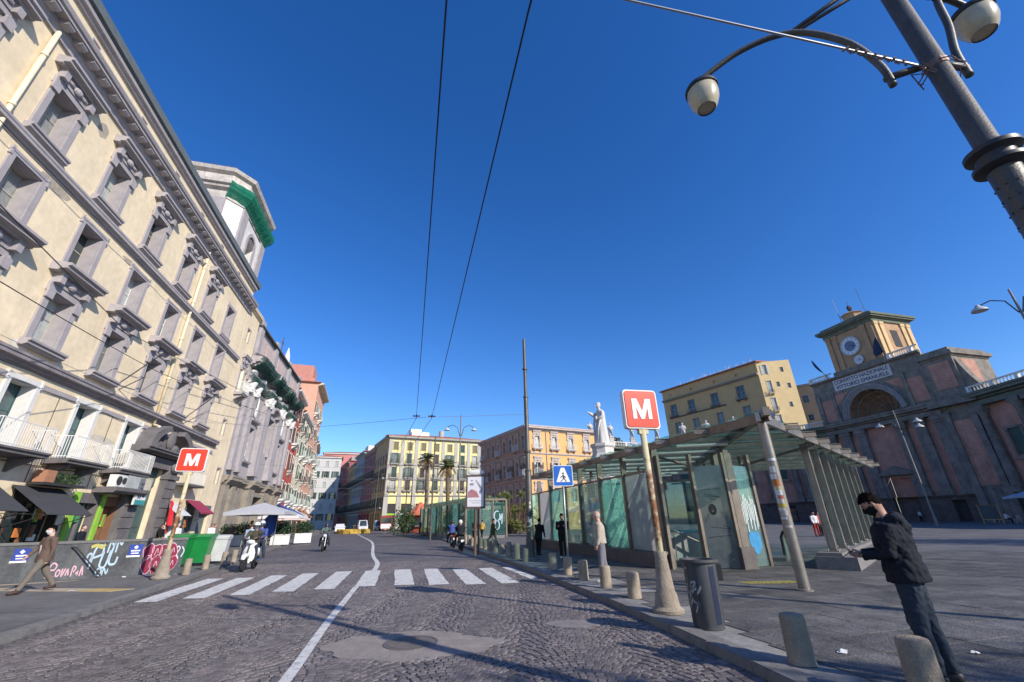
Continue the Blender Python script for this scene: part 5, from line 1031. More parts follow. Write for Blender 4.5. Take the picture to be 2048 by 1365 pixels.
lab = ['weathered statue on the parapet right behind the big white statue', 'parapet statue left of the leafy roof bush', 'parapet statue just left of the red sign', 'parapet statue just right of the red sign', 'parapet statue with raised arm, second right of the red sign', 'parapet statue before the ochre block, third right of the red sign', 'parapet statue before the ochre block, nearest the shelter roof corner', 'parapet statue silhouetted beside the peach house']
for i, ((x, y), lb) in enumerate(zip(ST, lab)):
    d = Vector((x - 30, y - 70)).normalized(); t = thing('parapet_statue', lb, 'statue', (x, y, 18.6), math.atan2(d.y, d.x) - math.pi / 2, 'statues along the crescent parapet')
    robed(i, 3.5).build('figure', stm, t, smooth=True, loc=(0, 0, 1.5)); m = MB(); m.bx(-.55, .55, -.5, .5, 0, 1.35); m.bx(-.65, .65, -.6, .6, 1.35, 1.52); m.build('plinth', stm, t)
for x, lb in ((11.5, 'statue on the right wing parapet against the sky'),):
    lx_, ly_ = 14.2 + math.cos(R(-19)) * x, -.1 + math.sin(R(-19)) * x; wx_, wy_ = 66.6 + math.cos(R(-75)) * lx_ - math.sin(R(-75)) * ly_, 75.9 + math.sin(R(-75)) * lx_ + math.cos(R(-75)) * ly_
    t = thing('parapet_statue', lb, 'statue', (wx_, wy_, 18.9), R(-94), 'statues along the crescent parapet'); robed(12, 3.2).build('figure', stm, t, smooth=True, loc=(0, 0, .25)); m = MB(); m.bx(-.6, .6, -.5, .5, 0, .28); m.build('plinth', stm, t)

# ---------------------------------------------------------------- white marble statue on pedestal
DT = thing('monument', 'white marble robed statue with outstretched arm on a tall stepped pedestal', 'statue', (8.6, 41.1, .12), R(-68))
marble = mat('monument_marble', (.60, .575, .54), .7, .1, 1.2, .1, 20, streak=.22, stain=(.45, .42, .4))
m = MB(); pr_ = [(3.0, 0), (3.0, .3), (2.6, .3), (2.6, .65), (2.2, .65), (2.2, 1.2), (1.9, 1.4), (1.75, 1.6), (1.7, 5.4), (1.9, 5.6), (2.05, 6.0), (1.75, 6.2), (1.5, 6.4), (1.15, 7.0), (1.05, 7.2), (1.05, 7.7), (1.2, 7.85), (1.2, 8.1)]
m.lathe(pr_, 8, M=Matrix.Rotation(R(22.5), 4, 'Z')); m.build('pedestal', marble, DT)
for k in range(4):
    m = MB(); a = k * math.pi / 2; m.box((1.72 * math.cos(a), 1.72 * math.sin(a), 3.6), (.08, 1.3, 2.6), a); m.build('relief_panel', stm, DT)
m = MB(); n = 28; prof_ = [(.86, .82, 0, 0), (.88, .84, .1, 0), (.80, .76, .7, 0), (.72, .66, 1.5, .02), (.66, .58, 2.1, .05), (.64, .52, 2.55, .08), (.66, .48, 2.9, .1), (.62, .42, 3.15, .1), (.4, .32, 3.3, .06), (.19, .19, 3.4, .0), (.17, .18, 3.55, -.04)]
vs = []
for rx, ry, z, yo in prof_:
    for j in range(n):
        th = 2 * math.pi * j / n; f_ = 1 + (.07 * math.sin(7 * th + .6 * z) + .05 * math.sin(13 * th - z)) * max(0, min(1, (3.0 - z) / 1.2)); vs.append((rx * f_ * math.cos(th), ry * f_ * math.sin(th) + yo, z))
m.add(vs, [(i * n + j, i * n + (j + 1) % n, (i + 1) * n + (j + 1) % n, (i + 1) * n + j) for i in range(len(prof_) - 1) for j in range(n)])
m.ball((0, -.12, 3.78), (.21, .26, .3), 14, 10); m.ball((0, -.02, 3.86), (.25, .27, .27), 14, 10); m.ball((0, -.38, 3.74), (.05, .08, .08), 8, 6); m.ball((0, -.25, 3.6), (.1, .1, .08), 8, 6)
m.tube([(-.5, .05, 3.05), (-.66, -.35, 2.85), (-.5, -.95, 3.0), (-.45, -1.3, 3.12)], [.23, .2, .14, .07], 10); m.tube([(-.45, -1.28, 3.12), (-.47, -1.45, 3.1)], [.08, .05], 6)
m.tube([(.52, .05, 3.05), (.72, -.1, 2.6), (.5, -.5, 2.35), (.2, -.62, 2.4)], [.23, .2, .14, .09], 10); m.bx(.02, .34, -.8, -.62, 2.2, 2.62)
m.tube([(-.55, -.25, 2.9), (-.45, -.6, 2.0), (-.35, -.72, .9), (-.3, -.8, .1)], [.14, .12, .11, .08], 8); m.tube([(.5, -.3, 2.4), (.35, -.62, 1.4), (.25, -.78, .1)], [.12, .1, .09], 8)
m.build('robed_figure', marble, DT, loc=(0, 0, 8.1), smooth=True, scale=(.86, .8, 1.02))
# ================================================================ glass metro shelters
bronze = mat('bronze_steel', (.23, .19, .155), .42, .25, 3, .1, 40, metal=.55, streak=.25, stain=(.12, .09, .07))
steel = mat('brushed_steel', (.42, .40, .37), .35, .2, 4, .1, 60, metal=.75, streak=.2, stain=(.2, .17, .14))
gclear = glass_mat('green_glass', (.76, .92, .87), .15, .02, (.35, .5, .47), .07)
groof = glass_mat('roof_glass', (.74, .90, .85), .07, .03, (.34, .44, .40), .12)
gfrost = glass_mat('frosted_glass', (.8, .85, .85), .10, .62, (.68, .66, .66), .3); gfog = glass_mat('fogged_glass', (.78, .84, .84), .12, .34, (.46, .48, .48), .4)
gteal0 = glass_mat('partition_glass', (.50, .78, .74), .18, .08, (.2, .38, .37), .2)
gdirty = glass_mat('dirty_glass', (.78, .90, .87), .18, .16, (.48, .56, .55), .32)
def crackle_mat():
    m = bpy.data.materials.new('shattered_glass'); m.use_nodes = True; t = m.node_tree; L = t.links; t.nodes.clear(); out = nm(t, 'ShaderNodeOutputMaterial')
    tr = nm(t, 'ShaderNodeBsdfTransparent'); tr.inputs[0].default_value = (.6, .85, .78, 1); df = nm(t, 'ShaderNodeBsdfDiffuse'); df.inputs[0].default_value = (.55, .75, .70, 1); tl = nm(t, 'ShaderNodeBsdfTranslucent'); tl.inputs[0].default_value = (.66, .88, .82, 1)
    a = nm(t, 'ShaderNodeMixShader'); a.inputs[0].default_value = .7; L.new(df.outputs[0], a.inputs[1]); L.new(tl.outputs[0], a.inputs[2]); tc = nm(t, 'ShaderNodeTexCoord'); v = nm(t, 'ShaderNodeTexVoronoi'); v.feature = 'DISTANCE_TO_EDGE'; v.inputs['Scale'].default_value = 13; L.new(tc.outputs['Object'], v.inputs['Vector'])
    mr = nm(t, 'ShaderNodeMapRange'); mr.inputs[1].default_value = 0; mr.inputs[2].default_value = .16; mr.inputs[3].default_value = 1.0; mr.inputs[4].default_value = .12; L.new(v.outputs['Distance'], mr.inputs[0]); mx = nm(t, 'ShaderNodeMixShader'); L.new(mr.outputs[0], mx.inputs[0]); L.new(tr.outputs[0], mx.inputs[1]); L.new(a.outputs[0], mx.inputs[2]); L.new(mx.outputs[0], out.inputs[0]); MATS['shattered_glass'] = m; return m
gcrack = crackle_mat(); gthin = glass_mat('thin_glass', (.86, .95, .92), .025); finst = mat('fin_steel', (.40, .34, .28), .4, .25, 3, .1, 40, metal=.6, streak=.3, stain=(.2, .15, .11)); colst = mat('column_steel', (.33, .29, .25), .38, .25, 4, .1, 50, metal=.6, streak=.3, stain=(.16, .12, .09))
plinth_m = mat('dark_plinth', (.13, .115, .105), .7, .25, 2, .3, 20, streak=.3)
KI = thing('metro_shelter', 'glass and steel metro entrance shelter with stepped canopy roof', 'shelter', (0, 0, .12))
ev = lambda v, p_: (E1.x * v + E2.x * p_, E1.y * v + E2.y * p_)
# street side wall
def panel(a, b_, z0, z1, m_, name='glass_panel', t=.02, parent=None):
    a, b_ = Vector(a), Vector(b_); d = (b_ - a).normalized(); n_ = Vector((-d.y, d.x)) * t / 2; m = MB(); m.prism([tuple(a + n_), tuple(a - n_), tuple(b_ - n_), tuple(b_ + n_)], z0, z1); return m.build(name, m_, parent or KI)
A = Vector((4.9, 15.05)); Bq = Vector((0.9, 30.4)); dw = (Bq - A).normalized(); nw = Vector((dw.y, -dw.x))
m = MB(); m.prism([tuple(A - nw * -.25), tuple(Bq - nw * -.25), tuple(Bq - nw * .25), tuple(A - nw * .25)][::-1], -.02, .42); m.build('plinth', plinth_m, KI)
posts = [0, 2.25, 4.45, 6.7, 8.9, 11.1, 13.3, 15.4]; pm = [gfrost, gcrack, gdirty, gclear, gcrack, gfrost, gclear]
for i, s in enumerate(posts):
    q = A + dw * s; m = MB(); m.box((q.x, q.y, 2.1), (.12, .22, 3.36), math.atan2(dw.y, dw.x)); m.box((q.x, q.y, .46), (.24, .34, .08), math.atan2(dw.y, dw.x)); m.build('post', bronze, KI)
    if i < len(posts) - 1:
        r_ = A + dw * posts[i + 1]; e = dw * .09; panel(q + e, r_ - e, .46, 3.0, pm[i])
        m = MB(); m.bar((q.x, q.y, 3.06), (r_.x, r_.y, 3.06), .05, .08); m.build('transom_bar', bronze, KI)
# front: frosted wing panels, opening
F = [(4.95, 14.95), (6.05, 14.9), (7.0, 14.55), (7.35, 14.75), (8.25, 15.3), (9.35, 14.35)]
for i, (x, y) in enumerate(F[:-1]):
    m = MB(); m.box((x, y, 1.75), (.1, .16, 3.5), R(15)); m.build('post', bronze, KI)
panel(F[1], F[2], .02, 3.1, gfog); panel(F[3], F[4], .02, 3.1, gdirty)
m = MB(); m.box((7.15, 14.7, .3), (.5, .5, .62), R(15)); m.build('plinth', plinth_m, KI); m = MB(); m.box((7.2, 14.7, 2.0), (.2, .2, 3.2), R(15)); m.build('post', bronze, KI)
m = MB(); m.lathe([(.17, 0), (.16, 1.0), (.15, 2.1), (.12, 2.2)], 14, (8.3, 15.55, 0)); m.build('stone_post', darkstone, KI, smooth=True)
# right side: plinth with the row of flat fins
FA = Vector((9.55, 14.25)); fd = Vector((math.sin(R(43.5)), math.cos(R(43.5)))); fn = Vector((fd.y, -fd.x))
m = MB(); q0, q1 = FA, FA + fd * 13.5; m.prism([tuple(q0 - fn * .35 - fd * .35), tuple(q0 + fn * .7 - fd * .35), tuple(q1 + fn * .7), tuple(q1 - fn * .35)], -.02, .34); m.prism([tuple(q0 - fn * .3 - fd * .25), tuple(q0 + fn * .35 - fd * .25), tuple(q1 + fn * .35), tuple(q1 - fn * .3)], .34, .44); m.build('plinth', mat('grey_plinth', (.20, .185, .18), .75, .3, 3, .4, 25), KI)
for k in range(8):
    q = FA + fd * (.35 + k * 1.72); rzf = math.atan2(fd.y, fd.x)
    m = MB(); m.box((q.x + fn.x * .06, q.y + fn.y * .06, 2.12), (.03, .16, 3.4), rzf); m.box((q.x - fn.x * .03, q.y - fn.y * .03, 2.12), (.16, .025, 3.4), rzf); m.box((q.x + fn.x * .155, q.y + fn.y * .155, 2.12), (.15, .03, 3.4), rzf); m.box((q.x + fn.x * .06, q.y + fn.y * .06, .46), (.26, .3, .03), rzf); f_ = m.build('fin_post', finst, KI)
    m = MB()
    for dx in (-.1, .1):
        for dy in (-.05, .22): m.lathe([(.025, .47), (.025, .52), (0.001, .53)], 6, (q.x + fd.x * dx + fn.x * dy, q.y + fd.y * dx + fn.y * dy, 0))
    m.build('bolts', steel, f_)
    if k < 7: r_ = FA + fd * (.35 + (k + 1) * 1.72); panel(q - fn * .06 + fd * .1, r_ - fn * .06 - fd * .1, .5, 3.0, gthin)
# round corner column with stickers
CC = Vector((6.24, 10.44)); m = MB(); m.lathe([(.17, 0), (.17, .03), (.115, .05), (.112, 3.75)], 20, (CC.x, CC.y, 0)); COLM = m.build('column', colst, KI, autosmooth=40)
st = [goods[3], goods[2], rgb('paper', (.62, .58, .5)), goods[6], rgb('paper2', (.55, .5, .45)), goods[5]]
rr = random.Random(6)
for k, (z, h_, c_) in enumerate(((2.72, .06, 0), (2.45, .14, 0), (2.3, .12, 0), (2.12, .17, 1), (1.94, .2, 0), (1.76, .17, 2), (1.68, .08, 3), (1.5, .12, 4), (1.42, .06, 0), (2.06, .06, 3), (1.25, .05, 4), (1.86, .07, 5), (1.6, .07, 0))):
    m = MB(); a0 = R(190) + rr.uniform(-.3, .4); n = 6; w_ = rr.uniform(.9, 1.5); vs = []
    for j in range(n + 1): a = a0 + w_ * j / n; vs += [(CC.x + .116 * math.cos(a), CC.y + .116 * math.sin(a), z), (CC.x + .116 * math.cos(a), CC.y + .116 * math.sin(a), z + h_)]
    m.add(vs, [(2 * j, 2 * j + 2, 2 * j + 3, 2 * j + 1) for j in range(n)]); m.build('sticker', st[c_], COLM)
# canopy: stepped glass strips between the two edges that spring from the column
ld_ = Vector((math.sin(R(-19.5)), math.cos(R(-19.5)))); rdv = Vector((math.sin(R(45.5)), math.cos(R(45.5)))); C0 = CC + Vector((-.05, -.1)); ZR = 3.8
NS = 9; ls, rs = 1.78, 1.86
def edge(k): return C0 + ld_ * ls * k, C0 + rdv * rs * k
for k in range(NS):
    l0, r0 = edge(k + .04); l1, r1 = edge(k + 1.06); w_ = (l1 - r1).length; nseg = max(1, int(round(w_ / 2.1)))
    for j in range(nseg):
        a0, a1 = j / nseg + .004, (j + 1) / nseg - .004; q = [l0.lerp(r0, a0), l0.lerp(r0, a1), l1.lerp(r1, a1), l1.lerp(r1, a0)]; zs = [ZR + .15, ZR + .15, ZR + .03, ZR + .03]
        m = MB(); m.add([(p_.x, p_.y, z) for p_, z in zip(q, zs)] + [(p_.x, p_.y, z + .018) for p_, z in zip(q, zs)], [(3, 2, 1, 0), (4, 5, 6, 7), (0, 1, 5, 4), (1, 2, 6, 5), (2, 3, 7, 6), (3, 0, 4, 7)]); m.build('roof_pane', groof, KI)
for k in range(1, NS + 1):
    l0, r0 = edge(k); e = (l0 - r0).normalized() * .4; m = MB(); m.bar((l0.x + e.x, l0.y + e.y, ZR - .05), (r0.x - e.x, r0.y - e.y, ZR - .05), .09, .12); m.bar((l0.x + e.x, l0.y + e.y, ZR + .05), (r0.x - e.x, r0.y - e.y, ZR + .05), .12, .015); m.build('purlin', bronze, KI)
    if k > 1:
        m = MB(); m.tube([(*(l0.lerp(r0, .06)), ZR - .2), (*(l0.lerp(r0, .45)), ZR - .2)], .045, 8); m.build('light_tube', mat('pale_tube', (.62, .6, .54), .5, .1, 3), KI)
for dv, s_, nm_ in ((ld_, ls, 'edge_beam'), (rdv, rs, 'edge_beam')):
    q0, q1 = C0 - dv * .25, C0 + dv * s_ * (NS + .3); m = MB(); m.bar((q0.x, q0.y, ZR - .05), (q1.x, q1.y, ZR - .05), .1, .22); m.build(nm_, steel if dv is rdv else bronze, KI)
md = ((ld_ + rdv) / 2).normalized(); q0, q1 = C0 - md * .5, C0 + md * 13; m = MB(); m.bar((q0.x, q0.y, ZR + .02), (q1.x, q1.y, ZR - .1), .16, .2); m.build('ridge_beam', bronze, KI)
for k, (dv, s_) in enumerate(((ld_, 5.0), (rdv, 5.2))):
    q = C0 + dv * s_; p_ = C0 + md * 6.2; m = MB(); m.tube([(p_.x, p_.y, 3.0), (q.x, q.y, 3.62)], .045, 8); m.build('strut', bronze, KI)
p_ = C0 + md * 6.0; m = MB(); m.box((p_.x, p_.y, 1.85), (.22, .22, 3.7), R(12)); m.build('post', bronze, KI)
# glazed partitions inside
for i, (a_, c_, m_) in enumerate((((5.6, 19.5), (8.2, 18.6), gclear), ((8.2, 18.6), (10.6, 19.9), gteal0), ((3.6, 20.5), (5.6, 19.5), gclear), ((8.6, 16.4), (8.2, 18.6), gteal0), ((9.4, 20.5), (12.2, 22.6), gteal0))):
    panel(a_, c_, .05, 2.9, m_, 'glass_partition')
    for x, y in (a_, c_): m = MB(); m.box((x, y, 1.8), (.09, .12, 3.6), R(20)); m.build('post', bronze, KI)
    m = MB(); m.bar((*a_, 2.95), (*c_, 2.95), .05, .09); m.build('transom_bar', bronze, KI)
# stairs, handrails and escalator inside
m = MB(); m.prism([(5.2, 18.2), (7.6, 17.7), (8.6, 21.5), (6.2, 22.2)], 0, .95); m.build('stair_parapet', mat('pale_parapet', (.42, .44, .42), .7, .15, 2), KI)
m = MB(); m.tube([(5.3, 17.9, 1.05), (6.1, 17.75, 1.05), (7.5, 17.4, .35)], .035, 8); m.tube([(5.3, 17.9, .75), (6.1, 17.75, .75)], .03, 8); [m.tube([(x, y, 0), (x, y, 1.05)], .025, 6) for x, y in ((5.3, 17.9), (6.1, 17.75), (7.0, 17.5))]; m.build('handrail', steel, KI)
m = MB(); m.tube([(10.0, 17.4, .1), (9.9, 17.2, .75), (9.95, 17.1, .92), (10.15, 17.3, .98), (10.5, 17.9, .8), (11.6, 19.6, .1)], .05, 8); m.build('escalator_handrail', dark_metal, KI)
panel((10.05, 17.35), (11.3, 19.2), .0, .72, gdirty, 'escalator_balustrade')
m = MB(); m.prism([(9.0, 16.9), (9.5, 16.5), (11.6, 19.5), (11.0, 19.9)], 0, .12); m.build('escalator_step', steel, KI)
for (x0, y0, x1, y1) in ((5.1, 16.6, 5.7, 16.5), (5.9, 16.4, 6.6, 16.3)):
    m = MB(); m.tube([(x0, y0, 3.02), (x1, y1, 3.02)], .04, 8); m.build('light_tube', MATS['pale_tube'], KI)
# scrawls on the panels
def scrawl(pts, r, m_, parent, name='graffiti', M=None, flat=None):
    """flat brush strokes lying on a vertical plane: pts are (s,z) polylines"""
    o_, d_, n_ = flat; m = MB()
    for pl in pts:
        sm = smooth_path([(a, c) for a, c in pl], 5) if len(pl) > 2 else pl; vs = []
        for i, p_ in enumerate(sm):
            a = Vector(sm[max(i - 1, 0)]); c = Vector(sm[min(i + 1, len(sm) - 1)]); t_ = (c - a); t_ = t_.normalized() if t_.length else Vector((1, 0)); nn = Vector((-t_.y, t_.x)) * r
            for s_ in (1, -1): s2, z2 = p_[0] + nn.x * s_, p_[1] + nn.y * s_; vs.append((o_[0] + d_[0] * s2 + n_[0], o_[1] + d_[1] * s2 + n_[1], z2))
        m.add(vs, [(2 * k, 2 * k + 1, 2 * k + 3, 2 * k + 2) for k in range(len(sm) - 1)])
    return m.build(name, m_, parent)
blackp = mat('black_spray', (.03, .03, .035), .7, .2, 5); whitep = mat('white_spray', (.66, .68, .70), .7, .15, 5); bluep = mat('blue_spray', (.05, .25, .48), .7, .2, 5); redp = mat('maroon_spray', (.23, .02, .05), .7, .25, 5); pinkp = mat('pink_spray', (.62, .38, .44), .7, .15, 5); palebl = mat('pale_blue_spray', (.42, .54, .62), .7, .15, 5); yelp = mat('yellow_paint', (.52, .45, .12), .8, .3, 6)
a, c = Vector(F[1]), Vector(F[2]); d_ = (c - a).normalized(); n_ = Vector((d_.y, -d_.x)) * .016; fl = ((a.x, a.y), (d_.x, d_.y), (n_.x, n_.y))
ell = lambda cx, cz, rx, rz_, n=12, t0=0, t1=6.3: [(cx + rx * math.cos(t0 + (t1 - t0) * k / n), cz + rz_ * math.sin(t0 + (t1 - t0) * k / n)) for k in range(n + 1)]
scrawl([ell(.45, 1.72, .10, .15), ell(.45, 1.72, .06, .1), ell(.45, 1.76, .03, .05), [(.37, 1.64), (.45, 1.6), (.53, 1.64)]], .022, blackp, KI, flat=fl)
rr = random.Random(8)
scrawl([[(rr.uniform(.1, .9), z), (rr.uniform(.1, .9), z + rr.uniform(-.1, .25)), (rr.uniform(.1, .9), z + .05)] for z in (1.2, 1.35, 2.0, 2.15, 2.3, .9)], .006, blackp, KI, flat=fl)
a, c = Vector(F[3]), Vector(F[4]); d_ = (c - a).normalized(); n_ = Vector((d_.y, -d_.x)) * .016; fl2 = ((a.x, a.y), (d_.x, d_.y), (n_.x, n_.y))
scrawl([[(x, 2.05 + rr.uniform(-.2, .15)), (x + rr.uniform(-.05, .05), 1.6), (x + rr.uniform(-.04, .04), 1.1 + rr.uniform(-.1, .3))] for x in [.15 + .075 * k for k in range(11)]], .016, whitep, KI, flat=fl2)
m = MB(); m.add([(fl2[0][0] + fl2[1][0] * (.5 + .33 * math.cos(t)) + n_.x, fl2[0][1] + fl2[1][1] * (.5 + .33 * math.cos(t)) + n_.y, .75 + .33 * math.sin(t) * (1 + .2 * math.sin(3 * t))) for t in [k * .3142 for k in range(20)]], [tuple(range(20))]); m.build('graffiti', bluep, KI)
m = MB(); rr = random.Random(3)
for k in range(13): x = 5.6 + k * .105; m.box((x, 11.75 + rr.uniform(-.05, .05), .0055), (.05, .42, .003), R(20))
m.build('yellow_floor_marks', yelp, PLAZA, (0, 0, .12))

# second shelter farther along
K2 = thing('metro_shelter', 'low teal glass shelter farther up the street behind the bollards', 'shelter', (0, 0, .12))
kA, kB, kC = Vector((-0.9, 42.8)), Vector((-4.6, 41.6)), Vector((-12.8, 60.5)); kD = kA + (kC - kB)
m = MB(); m.prism([tuple(kA), tuple(kB), tuple(kC), tuple(kD)][::-1], -.02, .25); m.build('plinth', mat('grey_plinth', (.2, .18, .18)), K2)
def gl_wall(a, c, n, mats, z1=3.1):
    d = (c - a) / n
    for k in range(n + 1):
        q = a + d * k; m = MB(); m.box((q.x, q.y, 1.7), (.12, .18, 3.3), math.atan2(d.y, d.x)); m.build('post', bronze, K2)
        if k < n: panel(q + d * .03, q + d * .97, .28, z1, mats[k % len(mats)], parent=K2)
gteal = glass_mat('teal_glass', (.35, .62, .58), .16, .25, (.16, .32, .31), .3)
gl_wall(kB, kA, 3, [gteal, gdirty, gteal]); gl_wall(kC, kB, 9, [gteal, gclear, gteal, gcrack]); gl_wall(kA, kD, 8, [gteal, gclear])
for k in range(9):
    q0 = kB.lerp(kC, k / 9); q1 = kB.lerp(kC, (k + 1.05) / 9); r0 = kA.lerp(kD, k / 9); r1 = kA.lerp(kD, (k + 1.05) / 9); m = MB(); zs = (3.55, 3.55, 3.42, 3.42); q = [q0, r0, r1, q1]
    m.add([(p_.x, p_.y, z) for p_, z in zip(q, zs)] + [(p_.x, p_.y, z + .03) for p_, z in zip(q, zs)], [(3, 2, 1, 0), (4, 5, 6, 7), (0, 1, 5, 4), (1, 2, 6, 5), (2, 3, 7, 6), (3, 0, 4, 7)]); m.build('roof_pane', groof, K2)
    m = MB(); m.bar((*q0, 3.36), (*r0, 3.36), .12, .16); m.build('purlin', bronze, K2)
d_ = (kA - kB).normalized(); n_ = Vector((d_.y, -d_.x)) * .02; scrawl([ell(3.0, 1.9, .28, .42, 12, 1, 6.8), ell(3.0, 1.1, .22, .4, 12, -1, 5), [(3.3, 1.5), (3.5, 2.1), (3.45, 1.2)]], .05, palebl, K2, flat=((kB.x, kB.y), (d_.x, d_.y), (n_.x, n_.y)))

# ================================================================ street furniture
rust = None
def rusty_pole_mat():
    m = bpy.data.materials.new('rusty_cream_pole'); m.use_nodes = True; t = m.node_tree; L = t.links; b_ = t.nodes['Principled BSDF']; b_.inputs['Roughness'].default_value = .6
    tc = nm(t, 'ShaderNodeTexCoord'); sx = nm(t, 'ShaderNodeSeparateXYZ'); L.new(tc.outputs['Object'], sx.inputs[0]); n = nm(t, 'ShaderNodeTexNoise'); n.inputs['Scale'].default_value = 7; n.inputs['Detail'].default_value = 9; n.inputs['Roughness'].default_value = .7; L.new(tc.outputs['Object'], n.inputs['Vector'])
    # wear: peeling paint, thickest around mid height
    mr = nm(t, 'ShaderNodeMapRange'); mr.inputs[1].default_value = .9; mr.inputs[2].default_value = 1.4; L.new(sx.outputs[2], mr.inputs[0]); mr2 = nm(t, 'ShaderNodeMapRange'); mr2.inputs[1].default_value = 2.75; mr2.inputs[2].default_value = 1.9; L.new(sx.outputs[2], mr2.inputs[0])
    mu = nm(t, 'ShaderNodeMath', operation='MULTIPLY'); L.new(mr.outputs[0], mu.inputs[0]); L.new(mr2.outputs[0], mu.inputs[1]); ad = nm(t, 'ShaderNodeMath', operation='MULTIPLY_ADD'); ad.inputs[1].default_value = .25; L.new(mu.outputs[0], ad.inputs[0]); L.new(n.outputs[0], ad.inputs[2])
    cr = nm(t, 'ShaderNodeMapRange'); cr.inputs[1].default_value = .56; cr.inputs[2].default_value = .74; L.new(ad.outputs[0], cr.inputs[0]); mx = nm(t, 'ShaderNodeMix', data_type='RGBA'); mx.inputs[6].default_value = (.55, .48, .30, 1); mx.inputs[7].default_value = (.20, .075, .025, 1); L.new(cr.outputs[0], mx.inputs[0]); L.new(mx.outputs[2], b_.inputs['Base Color'])
    bp = nm(t, 'ShaderNodeBump'); bp.inputs['Strength'].default_value = .4; bp.inputs['Distance'].default_value = .01; L.new(cr.outputs[0], bp.inputs['Height']); L.new(bp.outputs[0], b_.inputs['Normal']); return m
rust = rusty_pole_mat(); sign_red = mat('sign_red', (.68, .05, .016), .35, .12, 3, spec=.5); sign_white = mat('sign_white', (.80, .79, .77), .4, .06, 4)
def m_letter(s, d):
    """capital M as a solid, s tall"""
    o = [(-.5, -.5), (-.30, -.5), (-.30, .08), (-.09, -.5), (.09, -.5), (.30, .08), (.30, -.5), (.5, -.5), (.5, .5), (.22, .5), (0, -.12), (-.22, .5), (-.5, .5)]
    m = MB(); n = len(o); vs = [(x * s, -d, z * s) for x, z in o] + [(x * s, 0, z * s) for x, z in o]
    m.add(vs, [(0, 1, 2, 12), (2, 3, 10, 11), (2, 11, 12), (3, 4, 10), (4, 5, 9, 10), (5, 6, 7, 8), (5, 8, 9)] + [(k, n + k, n + (k + 1) % n, (k + 1) % n) for k in range(n)]); return m
def rounded(w, h, r, n=5):
    out = []
    for cx, cz, a0 in ((w / 2 - r, h / 2 - r, 0), (-w / 2 + r, h / 2 - r, 90), (-w / 2 + r, -h / 2 + r, 180), (w / 2 - r, -h / 2 + r, 270)):
        for k in range(n + 1): a = R(a0 + 90 * k / n); out.append((cx + r * math.cos(a), cz + r * math.sin(a)))
    return out
def plate(m, w, h, r, y0, y1):
    o = rounded(w, h, r); n = len(o); m.add([(x, y0, z) for x, z in o] + [(x, y1, z) for x, z in o], [tuple(range(n)), tuple(range(2 * n - 1, n - 1, -1))] + [(k, n + k, n + (k + 1) % n, (k + 1) % n) for k in range(n)])
def m_sign(label, x, y, z0, z1, w, cone, rz, lean=0):
    t = thing('metro_sign', label, 'sign', (x, y, .12), rz); h = z1 - z0; zc_ = (z0 + z1) / 2 - .12
    m = MB(); m.tube([(0, .0, .0), (lean, 0, zc_ - h / 2 + .02)], .062, 14); m.build('pole', rust, t, smooth=True)
    m = MB(); m.lathe([(.26, 0), (.27, .05), (.21, .1), (.185, .28), (.175, .3), (.16, .33), (.105, cone - .1), (.115, cone - .06), (.1, cone)], 20); m.build('cone_base', mat('stained_concrete', (.33, .28, .22), .85, .35, 4, .5, 30, streak=.5, stain=(.18, .12, .08)), t, autosmooth=40)
    b_ = MB(); plate(b_, w, h, .07, -.07, .07); bo = b_.build('sign_box', sign_white, t, (lean, 0, zc_))
    for sgn, ry in ((-1, 0), (1, math.pi)):
        m = MB(); plate(m, w - .055, h - .055, .06, -.085, -.071); m.build('face', sign_red, bo, rz=ry); me = m_letter(h * .52, .008); me.build('letter', sign_white, bo, (0, sgn * .086, 0), ry)
    m = MB(); m.bx(-.1, .1, -.05, .05, -h / 2 - .1, -h / 2); m.build('bracket', rust, bo); return t
MS1 = m_sign('red metro sign with white M on a rusty pole beside the litter bin', 2.63, 8.52, 3.3, 4.11, .75, .95, R(12))
MS2 = m_sign('red metro sign with white M on a peeling pole by the graffiti wall', -11.47, 15.18, 3.42, 4.22, .86, .85, R(20))
# pedestrian crossing sign
t = thing('crossing_sign', 'blue square pedestrian crossing sign on a thin grey pole', 'sign', (1.59, 14.43, .12), R(5)); galv = mat('galvanised', (.36, .38, .40), .4, .15, 4, metal=.6); blue = mat('sign_blue', (.02, .13, .50), .4, .12, 3)
m = MB(); m.tube([(0, 0, 0), (0, 0, 3.12)], .032, 10); m.build('pole', galv, t, smooth=True); m = MB(); plate(m, .66, .66, .04, -.055, -.04); so = m.build('plate', sign_white, t, (0, 0, 2.84)); m = MB(); plate(m, .62, .62, .035, -.06, -.0555); m.build('blue_field', blue, so)
m = MB(); m.add([(-.23, -.0605, -.2), (.23, -.0605, -.2), (.06, -.0605, .25), (-.06, -.0605, .25)], [(0, 1, 2, 3)]); m.build('white_triangle', sign_white, so)
m = MB(); Z = -.0612
for q in ([(-.02, Z, .02), (.03, Z, .02), (.05, Z, -.1), (-.01, Z, -.1)], [(-.01, Z, -.1), (.03, Z, -.1), (-.07, Z, -.19), (-.11, Z, -.19)], [(.02, Z, -.1), (.06, Z, -.1), (.12, Z, -.19), (.08, Z, -.19)], [(-.02, Z, .0), (-.02, Z, -.03), (-.09, Z, -.08), (-.1, Z, -.05)], [(.03, Z, .01), (.1, Z, -.06), (.08, Z, -.08), (.03, Z, -.03)]): m.add(q, [(3, 2, 1, 0)])
m.add([(.005 + .035 * math.cos(k * .7854), Z, .065 + .035 * math.sin(k * .7854)) for k in range(8)], [tuple(range(8))]); m.build('walking_figure', blackp, so)
